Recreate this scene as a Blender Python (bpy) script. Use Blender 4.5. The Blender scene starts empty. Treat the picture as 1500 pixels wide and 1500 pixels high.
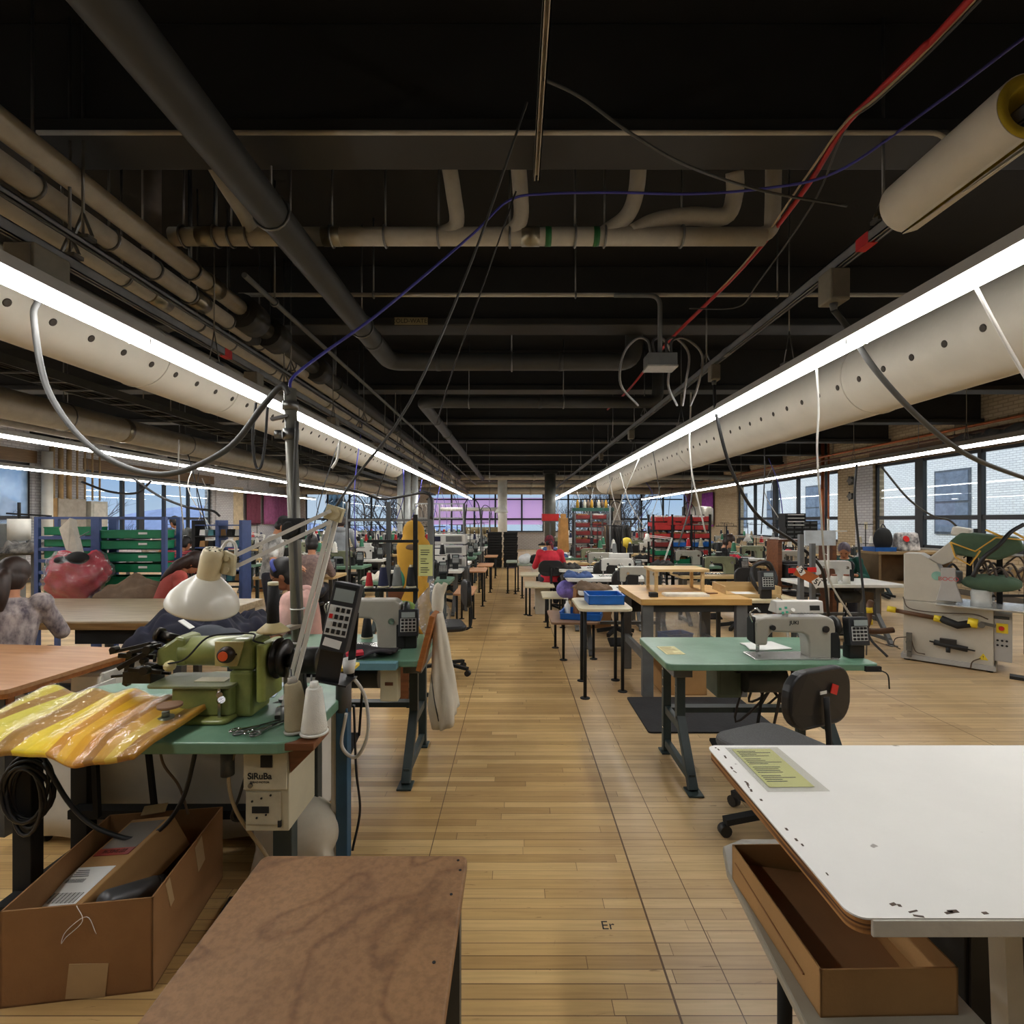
import bpy, bmesh, math, random
from mathutils import Vector, Matrix, Euler
random.seed(7)
PI = math.pi
SC = bpy.context.scene
COL = SC.collection
CAMH, F, CX, CY = 1.6, 750.0, 755.0, 762.0
# world position of something seen at photo pixel (px,py) standing d metres down the room
def X(px, d): return (px - CX) / F * d
def Z(py, d): return CAMH - (py - CY) / F * d
def W(px, py, d): return Vector((X(px, d), d, Z(py, d)))
def D(py, z=0.0): return (CAMH - z) * F / (py - CY)      # distance of a point at height z
def V(*a): return Vector(a)

# ---------------------------------------------------------------- materials
def lin(c):
    o = []
    for v in c[:3]:
        v = v / 255.0
        o.append(v / 12.92 if v <= 0.04045 else ((v + 0.055) / 1.055) ** 2.4)
    return (o[0], o[1], o[2], 1.0)
MATS = {}
def nodes_of(m):
    m.use_nodes = True
    nt = m.node_tree
    return nt, nt.nodes, nt.links, nt.nodes["Principled BSDF"]
def mat(name, col, rough=0.5, metal=0.0, var=0.15, scale=6.0, bump=0.0, bscale=60.0, spec=0.5, emit=None, alpha=1.0, trans=0.0, sss=0.0, col2=None, stretch=None, coat=0.0, sheen=0.0):
    if name in MATS: return MATS[name]
    m = bpy.data.materials.new(name); MATS[name] = m
    nt, N, L, b = nodes_of(m)
    c = lin(col)
    b.inputs["Roughness"].default_value = rough
    b.inputs["Metallic"].default_value = metal
    b.inputs["Specular IOR Level"].default_value = spec
    b.inputs["Alpha"].default_value = alpha
    b.inputs["Transmission Weight"].default_value = trans
    if coat: b.inputs["Coat Weight"].default_value = coat; b.inputs["Coat Roughness"].default_value = 0.12
    if sheen: b.inputs["Sheen Weight"].default_value = sheen
    tc = N.new("ShaderNodeTexCoord"); mp = N.new("ShaderNodeMapping")
    L.new(tc.outputs["Object"], mp.inputs["Vector"])
    if stretch: mp.inputs["Scale"].default_value = stretch
    if var > 0 or col2:
        no = N.new("ShaderNodeTexNoise"); no.inputs["Scale"].default_value = scale; no.inputs["Detail"].default_value = 5
        no.inputs["Roughness"].default_value = 0.6
        L.new(mp.outputs[0], no.inputs["Vector"])
        rp = N.new("ShaderNodeValToRGB")
        lo = lin(col2) if col2 else tuple(max(0, v * (1 - var)) for v in c[:3]) + (1,)
        hi = c if col2 else tuple(min(1, v * (1 + var)) for v in c[:3]) + (1,)
        rp.color_ramp.elements[0].position = 0.36; rp.color_ramp.elements[0].color = lo
        rp.color_ramp.elements[1].position = 0.64; rp.color_ramp.elements[1].color = hi
        L.new(no.outputs["Fac"], rp.inputs["Fac"]); L.new(rp.outputs[0], b.inputs["Base Color"])
    else:
        b.inputs["Base Color"].default_value = c
    if bump > 0:
        n2 = N.new("ShaderNodeTexNoise"); n2.inputs["Scale"].default_value = bscale; n2.inputs["Detail"].default_value = 4
        L.new(mp.outputs[0], n2.inputs["Vector"])
        bp = N.new("ShaderNodeBump"); bp.inputs["Strength"].default_value = bump; bp.inputs["Distance"].default_value = 0.01
        L.new(n2.outputs["Fac"], bp.inputs["Height"]); L.new(bp.outputs[0], b.inputs["Normal"])
    if emit:
        b.inputs["Emission Color"].default_value = lin(emit[0]); b.inputs["Emission Strength"].default_value = emit[1]
    return m
def wood(name, col, col2, axis=0, sc=3.0, rough=0.45, ring=14.0):
    if name in MATS: return MATS[name]
    s = [sc * 6] * 3; s[axis] = sc * 0.5
    return mat(name, col, rough, col2=col2, scale=1.6, stretch=s, bump=0.04, bscale=4)
def stripes(name, cols, axis, freq, rough=0.7, sharp=True, off=0.0):
    """fabric print made of bands along one axis of the object"""
    if name in MATS: return MATS[name]
    m = bpy.data.materials.new(name); MATS[name] = m
    nt, N, L, b = nodes_of(m); b.inputs["Roughness"].default_value = rough
    tc = N.new("ShaderNodeTexCoord"); sp = N.new("ShaderNodeSeparateXYZ"); L.new(tc.outputs["Object"], sp.inputs[0])
    mu = N.new("ShaderNodeMath"); mu.operation = "MULTIPLY_ADD"; mu.inputs[1].default_value = freq; mu.inputs[2].default_value = off
    fr = N.new("ShaderNodeMath"); fr.operation = "FRACT"
    L.new(sp.outputs[axis], mu.inputs[0]); L.new(mu.outputs[0], fr.inputs[0])
    rp = N.new("ShaderNodeValToRGB"); rp.color_ramp.interpolation = "CONSTANT" if sharp else "LINEAR"
    el = rp.color_ramp.elements
    while len(el) < len(cols): el.new(0.5)
    for i, c in enumerate(cols):
        el[i].position = i / len(cols); el[i].color = lin(c)
    L.new(fr.outputs[0], rp.inputs[0]); L.new(rp.outputs[0], b.inputs["Base Color"])
    return m
def see_through(name, tint, gloss=0.12, rough=0.02, haze=0.0, haze_col=(230, 235, 240), bump=0.0, bscale=8.0):
    """window glass, film, plastic sheet: tinted transparency with a reflecting face and some white haze"""
    if name in MATS: return MATS[name]
    m = bpy.data.materials.new(name); MATS[name] = m; m.use_nodes = True
    nt = m.node_tree; N = nt.nodes; L = nt.links; N.clear()
    out = N.new("ShaderNodeOutputMaterial"); tr = N.new("ShaderNodeBsdfTransparent"); tr.inputs[0].default_value = lin(tint)
    gl = N.new("ShaderNodeBsdfGlossy"); gl.inputs["Roughness"].default_value = rough
    fr = N.new("ShaderNodeLayerWeight"); fr.inputs[0].default_value = 0.5
    pw = N.new("ShaderNodeMath"); pw.operation = "POWER"; pw.inputs[1].default_value = 5; L.new(fr.outputs["Facing"], pw.inputs[0])
    mu = N.new("ShaderNodeMath"); mu.operation = "MULTIPLY_ADD"; mu.inputs[1].default_value = 0.8; mu.inputs[2].default_value = gloss
    L.new(pw.outputs[0], mu.inputs[0])
    mx = N.new("ShaderNodeMixShader"); L.new(mu.outputs[0], mx.inputs[0])
    base = tr.outputs[0]
    if haze > 0:
        df = N.new("ShaderNodeBsdfDiffuse"); df.inputs[0].default_value = lin(haze_col)
        tl = N.new("ShaderNodeBsdfTranslucent"); tl.inputs[0].default_value = lin(haze_col)
        ad = N.new("ShaderNodeMixShader"); ad.inputs[0].default_value = 0.5
        L.new(df.outputs[0], ad.inputs[1]); L.new(tl.outputs[0], ad.inputs[2])
        m2 = N.new("ShaderNodeMixShader")
        m2.inputs[0].default_value = haze
        if bump:
            no = N.new("ShaderNodeTexNoise"); no.inputs["Scale"].default_value = bscale
            tc = N.new("ShaderNodeTexCoord"); L.new(tc.outputs["Object"], no.inputs["Vector"])
            mm = N.new("ShaderNodeMath"); mm.operation = "MULTIPLY"; mm.inputs[1].default_value = haze * 2
            L.new(no.outputs["Fac"], mm.inputs[0]); L.new(mm.outputs[0], m2.inputs[0])
        L.new(tr.outputs[0], m2.inputs[1]); L.new(ad.outputs[0], m2.inputs[2]); base = m2.outputs[0]
    if bump:
        no2 = N.new("ShaderNodeTexNoise"); no2.inputs["Scale"].default_value = bscale * 2
        tc2 = N.new("ShaderNodeTexCoord"); L.new(tc2.outputs["Object"], no2.inputs["Vector"])
        bp = N.new("ShaderNodeBump"); bp.inputs["Strength"].default_value = bump; bp.inputs["Distance"].default_value = 0.03
        L.new(no2.outputs["Fac"], bp.inputs["Height"]); L.new(bp.outputs[0], gl.inputs["Normal"])
    L.new(base, mx.inputs[1]); L.new(gl.outputs[0], mx.inputs[2]); L.new(mx.outputs[0], out.inputs[0])
    return m
def brick_mat(name, c1, c2, mortar, bw=0.21, rh=0.075, axis="x", rough=0.8, mort=0.012, bump=0.4):
    if name in MATS: return MATS[name]
    m = bpy.data.materials.new(name); MATS[name] = m
    nt, N, L, b = nodes_of(m); b.inputs["Roughness"].default_value = rough
    tc = N.new("ShaderNodeTexCoord"); sp = N.new("ShaderNodeSeparateXYZ"); cb = N.new("ShaderNodeCombineXYZ")
    L.new(tc.outputs["Object"], sp.inputs[0])
    L.new(sp.outputs[0 if axis == "x" else 1], cb.inputs[0]); L.new(sp.outputs[2], cb.inputs[1])
    br = N.new("ShaderNodeTexBrick"); L.new(cb.outputs[0], br.inputs["Vector"])
    br.inputs["Color1"].default_value = lin(c1); br.inputs["Color2"].default_value = lin(c2); br.inputs["Mortar"].default_value = lin(mortar)
    br.inputs["Scale"].default_value = 1; br.inputs["Brick Width"].default_value = bw; br.inputs["Row Height"].default_value = rh
    br.inputs["Mortar Size"].default_value = mort
    L.new(br.outputs["Color"], b.inputs["Base Color"])
    bp = N.new("ShaderNodeBump"); bp.inputs["Strength"].default_value = bump; bp.inputs["Distance"].default_value = 0.01; bp.invert = True
    L.new(br.outputs["Fac"], bp.inputs["Height"]); L.new(bp.outputs[0], b.inputs["Normal"])
    return m

# ---------------------------------------------------------------- mesh builder
def frame(p0, p1):
    z = (Vector(p1) - Vector(p0)); ln = z.length; z.normalize()
    up = Vector((0, 0, 1)) if abs(z.z) < 0.95 else Vector((0, 1, 0))
    x = up.cross(z).normalized(); y = z.cross(x)
    return x, y, z, ln
def rotm(rx=0, ry=0, rz=0): return Euler((rx, ry, rz)).to_matrix()
def spl(pts, n=8):
    P = [Vector(p) for p in pts]; P = [P[0] * 2 - P[1]] + P + [P[-1] * 2 - P[-2]]
    out = []
    for i in range(1, len(P) - 2):
        a, b, c, d = P[i - 1], P[i], P[i + 1], P[i + 2]
        for k in range(n):
            t = k / n
            out.append(0.5 * ((2 * b) + (c - a) * t + (2 * a - 5 * b + 4 * c - d) * t * t + (3 * b - a - 3 * c + d) * t ** 3))
    out.append(P[-2].copy()); return out
def sag(p0, p1, drop, n=16):
    p0, p1 = Vector(p0), Vector(p1)
    return [p0.lerp(p1, i / n) - Vector((0, 0, drop * 4 * (i / n) * (1 - i / n))) for i in range(n + 1)]
def rrect(w, h, r, n=4):
    pts = []
    for cx, cy, a in ((w / 2 - r, h / 2 - r, 0), (-w / 2 + r, h / 2 - r, 90), (-w / 2 + r, -h / 2 + r, 180), (w / 2 - r, -h / 2 + r, 270)):
        for k in range(n + 1):
            t = math.radians(a + 90 * k / n); pts.append((cx + r * math.cos(t), cy + r * math.sin(t)))
    return pts
class MB:
    def __init__(s): s.v = []; s.f = []; s.s = []
    def add(s, vs, fs, smooth=False, T=None):
        o = len(s.v)
        for p in vs:
            p = Vector(p); s.v.append(T @ p if T is not None else p)
        for f in fs: s.f.append([i + o for i in f]); s.s.append(smooth)
        return s
    def box(s, c, sz, rx=0, ry=0, rz=0, top=(1, 1)):
        R = rotm(rx, ry, rz); c = Vector(c); x, y, z = [v / 2 for v in sz]; vs = []
        for k in (-1, 1):
            tx, ty = top if k > 0 else (1, 1)
            for a, b in ((-1, -1), (1, -1), (1, 1), (-1, 1)): vs.append(c + R @ Vector((a * x * tx, b * y * ty, k * z)))
        return s.add(vs, [(3, 2, 1, 0), (4, 5, 6, 7), (0, 1, 5, 4), (1, 2, 6, 5), (2, 3, 7, 6), (3, 0, 4, 7)])
    def bb(s, x0, x1, y0, y1, z0, z1): return s.box(((x0 + x1) / 2, (y0 + y1) / 2, (z0 + z1) / 2), (abs(x1 - x0), abs(y1 - y0), abs(z1 - z0)))
    def bar(s, p0, p1, w, h=None):
        h = h or w; x, y, z, ln = frame(p0, p1); vs = []
        for p in (Vector(p0), Vector(p1)):
            for a, b in ((-1, -1), (1, -1), (1, 1), (-1, 1)): vs.append(p + x * a * w / 2 + y * b * h / 2)
        return s.add(vs, [(3, 2, 1, 0), (4, 5, 6, 7), (0, 1, 5, 4), (1, 2, 6, 5), (2, 3, 7, 6), (3, 0, 4, 7)])
    def cyl(s, p0, p1, r0, r1=None, n=14, caps=True):
        r1 = r0 if r1 is None else r1; x, y, z, ln = frame(p0, p1); vs = []
        for p, r in ((Vector(p0), r0), (Vector(p1), r1)):
            for k in range(n):
                a = 2 * PI * k / n; vs.append(p + (x * math.cos(a) + y * math.sin(a)) * r)
        o = len(s.v)
        s.add(vs, [(k, (k + 1) % n, n + (k + 1) % n, n + k) for k in range(n)], True)
        if caps:
            s.f += [[o + k for k in range(n)][::-1], [o + n + k for k in range(n)]]; s.s += [False, False]
        return s
    def tube(s, pts, r, n=8, closed=False, flat=1.0):
        pts = [Vector(p) for p in pts]; m = len(pts); vs = []; x = None
        for i, p in enumerate(pts):
            if closed: t = pts[(i + 1) % m] - pts[i - 1]
            else: t = pts[min(i + 1, m - 1)] - pts[max(i - 1, 0)]
            if t.length < 1e-9: t = Vector((0, 0, 1))
            t.normalize()
            if x is None:
                up = Vector((0, 0, 1)) if abs(t.z) < 0.9 else Vector((0, 1, 0)); x = up.cross(t).normalized()
            else:
                x = (x - t * x.dot(t)); x = x.normalized() if x.length > 1e-6 else Vector((1, 0, 0))
            y = t.cross(x); rr = r[i] if isinstance(r, (list, tuple)) else r
            for k in range(n):
                a = 2 * PI * k / n; vs.append(p + (x * math.cos(a) + y * math.sin(a) * flat) * rr)
        fs = []
        for i in range(m if closed else m - 1):
            j = (i + 1) % m
            for k in range(n): fs.append((i * n + k, i * n + (k + 1) % n, j * n + (k + 1) % n, j * n + k))
        o = len(s.v); s.add(vs, fs, True)
        if not closed:
            s.f += [[o + k for k in range(n)][::-1], [o + (m - 1) * n + k for k in range(n)]]; s.s += [False, False]
        return s
    def lathe(s, prof, c=(0, 0, 0), n=24, R=None, smooth=True):
        c = Vector(c); vs = []; m = len(prof)
        for r, z in prof:
            for k in range(n):
                a = 2 * PI * k / n; p = Vector((r * math.cos(a), r * math.sin(a), z)); vs.append(c + (R @ p if R is not None else p))
        fs = [(i * n + k, i * n + (k + 1) % n, (i + 1) * n + (k + 1) % n, (i + 1) * n + k) for i in range(m - 1) for k in range(n)]
        o = len(s.v); s.add(vs, fs, smooth)
        if prof[0][0] > 1e-6: s.f.append([o + k for k in range(n)][::-1]); s.s.append(False)
        if prof[-1][0] > 1e-6: s.f.append([o + (m - 1) * n + k for k in range(n)]); s.s.append(False)
        return s
    def prism(s, poly, z0, z1, T=None):
        n = len(poly); vs = [(x, y, z0) for x, y in poly] + [(x, y, z1) for x, y in poly]
        fs = [tuple(range(n))[::-1], tuple(range(n, 2 * n))] + [(k, (k + 1) % n, n + (k + 1) % n, n + k) for k in range(n)]
        return s.add(vs, fs, False, T)
    def slab(s, x0, x1, y0, y1, z0, z1, r=0.03, n=4):
        return s.prism([(px + (x0 + x1) / 2, py + (y0 + y1) / 2) for px, py in rrect(x1 - x0, y1 - y0, r, n)], z0, z1)
    def sph(s, c, r, nu=16, nv=10, R=None):
        if not isinstance(r, (tuple, list)): r = (r, r, r)
        c = Vector(c); vs = []; fs = []
        for j in range(1, nv):
            t = PI * j / nv
            for k in range(nu):
                a = 2 * PI * k / nu; p = Vector((r[0] * math.sin(t) * math.cos(a), r[1] * math.sin(t) * math.sin(a), r[2] * math.cos(t)))
                vs.append(c + (R @ p if R is not None else p))
        top = len(vs); p = Vector((0, 0, r[2])); vs += [c + (R @ p if R is not None else p), c - (R @ p if R is not None else p)]
        for j in range(nv - 2):
            for k in range(nu): fs.append((j * nu + k, (j + 1) * nu + k, (j + 1) * nu + (k + 1) % nu, j * nu + (k + 1) % nu))
        for k in range(nu):
            fs.append((top, k, (k + 1) % nu)); fs.append((top + 1, (nv - 2) * nu + (k + 1) % nu, (nv - 2) * nu + k))
        return s.add(vs, fs, True)
    def grid(s, fn, nu, nv, smooth=True):
        vs = [fn(i / nu, j / nv) for j in range(nv + 1) for i in range(nu + 1)]
        fs = [(j * (nu + 1) + i, j * (nu + 1) + i + 1, (j + 1) * (nu + 1) + i + 1, (j + 1) * (nu + 1) + i) for j in range(nv) for i in range(nu)]
        return s.add(vs, fs, smooth)
    def tray(s, c, sz, t=0.006, rz=0, front=1.0):
        """open box: bottom and four walls"""
        cx, cy, cz = c; x, y, z = sz; R = rotm(0, 0, rz); C = Vector((cx, cy, cz))
        for (dx, dy, dz, a, b, h) in ((0, 0, t / 2, x, y, t), (-x / 2 + t / 2, 0, z / 2, t, y, z), (x / 2 - t / 2, 0, z / 2, t, y, z), (0, y / 2 - t / 2, z / 2, x, t, z), (0, -y / 2 + t / 2, z * front / 2, x, t, z * front)):
            s.box(C + R @ Vector((dx, dy, dz)), (a, b, h), rz=rz)
        return s
    def build(s, name, m, parent=None, loc=(0, 0, 0), rz=0, rx=0, ry=0, bevel=0, seg=2, solid=0, sub=0, remesh=0, smooth_it=0, label=None, loop_angle=0.6):
        me = bpy.data.meshes.new(name); me.from_pydata([tuple(p) for p in s.v], [], s.f); me.update()
        for p, f in zip(me.polygons, s.s): p.use_smooth = f
        if m is not None: me.materials.append(m)
        o = bpy.data.objects.new(name, me); COL.objects.link(o)
        o.location = loc; o.rotation_euler = (rx, ry, rz)
        if parent is not None: o.parent = parent
        if remesh:
            q = o.modifiers.new("remesh", "REMESH"); q.mode = "VOXEL"; q.voxel_size = remesh; q.use_smooth_shade = True
        if smooth_it:
            q = o.modifiers.new("smooth", "SMOOTH"); q.factor = 0.5; q.iterations = smooth_it
        if solid:
            q = o.modifiers.new("solid", "SOLIDIFY"); q.thickness = solid; q.offset = 0
        if bevel:
            q = o.modifiers.new("bevel", "BEVEL"); q.width = bevel; q.segments = seg; q.limit_method = "ANGLE"; q.angle_limit = loop_angle
        if sub:
            q = o.modifiers.new("sub", "SUBSURF"); q.levels = sub; q.render_levels = sub
        if label: o["label"] = label
        return o

LABELS = {}
def tag(o, label, cat, group=None, kind=None):
    o["label"] = label; o["category"] = cat
    if group: o["group"] = group
    if kind: o["kind"] = kind
    n = len(label.split())
    if not 4 <= n <= 16: print("LABELLEN", n, label)
    if label in LABELS: print("DUPLABEL", label)
    LABELS[label] = o
    return o
def struct(o): o["kind"] = "structure"; return o
def thing(name, label, cat, loc=(0, 0, 0), rz=0, group=None, kind=None):
    o = bpy.data.objects.new(name, None); COL.objects.link(o); o.empty_display_size = 0.1
    o.location = loc; o.rotation_euler = (0, 0, rz)
    return tag(o, label, cat, group, kind)
KIDS = {}
def kids(o): return [c for c in bpy.data.objects if c.parent is o]
def dup(root, loc, rz=0, label=None, group=None, tree=None):
    """copy a thing, its parts and their sub-parts; mesh data is shared"""
    r = root.copy(); COL.objects.link(r); r.location = loc; r.rotation_euler = (0, 0, rz)
    if label: tag(r, label, root["category"], group or root.get("group"))
    if root.name not in KIDS: KIDS[root.name] = [(c, kids(c)) for c in kids(root)]
    for ch, gk in KIDS[root.name]:
        c = ch.copy(); COL.objects.link(c); c.parent = r
        for g in gk:
            q = g.copy(); COL.objects.link(q); q.parent = c
    return r
def text(body, size, m, parent=None, loc=(0, 0, 0), rot=(PI / 2, 0, 0), name="lettering", ext=0.0006, align="CENTER", bold=0.0, sx=1.0):
    cu = bpy.data.curves.new(name, "FONT"); cu.body = body; cu.size = size; cu.extrude = ext; cu.align_x = align; cu.align_y = "CENTER"; cu.offset = bold
    t = bpy.data.objects.new("tmp_text", cu); COL.objects.link(t)
    dg = bpy.context.evaluated_depsgraph_get(); me = bpy.data.meshes.new_from_object(t.evaluated_get(dg))
    bpy.data.objects.remove(t); me.materials.clear(); me.materials.append(m)
    o = bpy.data.objects.new(name, me); COL.objects.link(o); o.location = loc; o.rotation_euler = rot; o.scale = (sx, 1, 1)
    if parent is not None: o.parent = parent
    return o
ORD = ["first", "second", "third", "fourth", "fifth", "sixth", "seventh", "eighth", "ninth", "tenth", "eleventh", "twelfth", "thirteenth", "fourteenth", "fifteenth", "sixteenth"]

# ---------------------------------------------------------------- palette
BLACK = mat("black_plastic", (26, 26, 27), 0.45, var=0.1)
SOFTBLACK = mat("black_matte", (20, 20, 20), 0.8, var=0.15)
CEILB = mat("ceiling_black_paint", (12, 12, 12), 0.75, var=0.25, scale=3)
BEAMP = mat("beam_black_paint", (36, 36, 34), 0.6, var=0.12, scale=4)
PIPEB = mat("pipe_black_paint", (50, 51, 49), 0.6, var=0.12, scale=5)
PIPEW = mat("pipe_beige_jacket", (170, 163, 148), 0.7, var=0.07, scale=9, bump=0.15)
DUCT = mat("duct_white_fabric", (200, 194, 180), 0.75, var=0.04, scale=3, bump=0.1, bscale=14)
STEEL = mat("steel", (120, 120, 118), 0.38, 0.85, var=0.15)
CHROME = mat("chrome", (200, 200, 200), 0.18, 1.0, var=0.05)
GREYP = mat("grey_paint", (96, 98, 98), 0.5, var=0.12)
DGREY = mat("dark_grey_paint", (58, 62, 64), 0.5, var=0.15)
LEGG = mat("dark_green_grey_leg", (48, 60, 60), 0.5, var=0.2)
WHITEP = mat("white_paint", (205, 202, 192), 0.5, var=0.06)
WHITE = mat("white_plastic", (228, 226, 218), 0.4, var=0.05)
CREAM = mat("cream_plastic", (205, 196, 165), 0.5, var=0.06)
BEIGE = mat("beige_enamel", (178, 172, 148), 0.42, var=0.06)
MACH = mat("machine_grey_enamel", (160, 156, 144), 0.35, var=0.06, coat=0.2)
MACHW = mat("machine_white_enamel", (205, 203, 196), 0.35, var=0.05, coat=0.2)
GREENT = mat("table_green_laminate", (112, 148, 124), 0.35, col2=(94, 132, 108), scale=5, bump=0.02)
GREENM = mat("machine_olive_enamel", (142, 148, 84), 0.33, col2=(112, 122, 66), scale=7, coat=0.3)
CARD = mat("cardboard", (146, 106, 66), 0.85, var=0.08, scale=5, bump=0.08, bscale=120)
CARDL = mat("cardboard_light", (168, 128, 80), 0.85, var=0.07, scale=5, bump=0.08, bscale=120)
PLYTOP = wood("pale_ply", (208, 180, 130), (192, 160, 108), 0)
PLYY = wood("pale_ply_long", (208, 180, 130), (190, 158, 106), 1)
PINE = wood("pine_bench_top", (205, 165, 98), (186, 140, 74), 0)
OAK = wood("worn_table_top", (176, 160, 132), (140, 124, 98), 0, rough=0.35)
OAKEDGE = wood("worn_table_edge", (150, 116, 70), (120, 88, 50), 0)
LAMT = wood("tan_laminate", (190, 142, 100), (172, 124, 84), 0, rough=0.4)
ORWOOD = wood("orange_wood", (172, 108, 52), (140, 82, 38), 0)
BRWOOD = wood("brown_wood", (120, 72, 42), (92, 54, 30), 0)
BLUEP = mat("blue_rack_paint", (62, 82, 132), 0.5, var=0.12)
BLUEPOST = mat("blue_post_paint", (44, 84, 112), 0.5, var=0.15)
GREENTRAY = mat("green_tray_plastic", (8, 118, 78), 0.45, var=0.12)
BLUETRAY = mat("blue_tray_plastic", (16, 92, 172), 0.45, var=0.1)
REDTRAY = mat("red_tray_plastic", (176, 42, 40), 0.45, var=0.14)
DREDTRAY = mat("dark_red_tray_plastic", (128, 40, 38), 0.5, var=0.14)
REDPL = mat("red_plastic", (205, 36, 34), 0.4, var=0.08)
YELLOW = mat("yellow_tape", (222, 190, 44), 0.5, var=0.08)
RUBBER = mat("rubber_black", (18, 18, 18), 0.7, var=0.1)
PAPERY = mat("yellow_paper", (222, 222, 150), 0.8, var=0.04)
PAPERW = mat("white_paper", (226, 226, 222), 0.8, var=0.04)
INK = mat("ink_black", (28, 28, 28), 0.8, var=0)
INKW = mat("print_white", (235, 235, 232), 0.6, var=0)
KEYS = mat("key_pale", (206, 208, 204), 0.5, var=0)
LCD = mat("lcd_grey", (150, 160, 158), 0.15, var=0.04)
COPPER = mat("copper_pipe", (170, 98, 60), 0.4, 0.6, var=0.15)
CLOTHW = mat("canvas_white", (206, 198, 180), 0.9, var=0.06, bump=0.25, bscale=14)
NAVY = mat("navy_cloth", (22, 23, 40), 0.9, var=0.3, bump=0.3, bscale=18)
BROWNC = mat("brown_cloth", (112, 92, 74), 0.9, var=0.15, bump=0.3, bscale=18)
REDC = mat("red_cloth", (196, 44, 62), 0.85, var=0.2, bump=0.3, bscale=12)
DARKC = mat("charcoal_cloth", (48, 45, 42), 0.9, var=0.25, bump=0.3, bscale=14)
MUST = mat("mustard_cloth", (196, 148, 50), 0.85, var=0.08, bump=0.15, bscale=20)
GREYFAB = mat("grey_seat_fabric", (92, 92, 92), 0.95, var=0.12, scale=120, bump=0.2, bscale=200)
CLEARPL = see_through("clear_plastic", (236, 238, 240), 0.10, 0.12, 0.12, bump=0.6, bscale=14)
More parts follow.
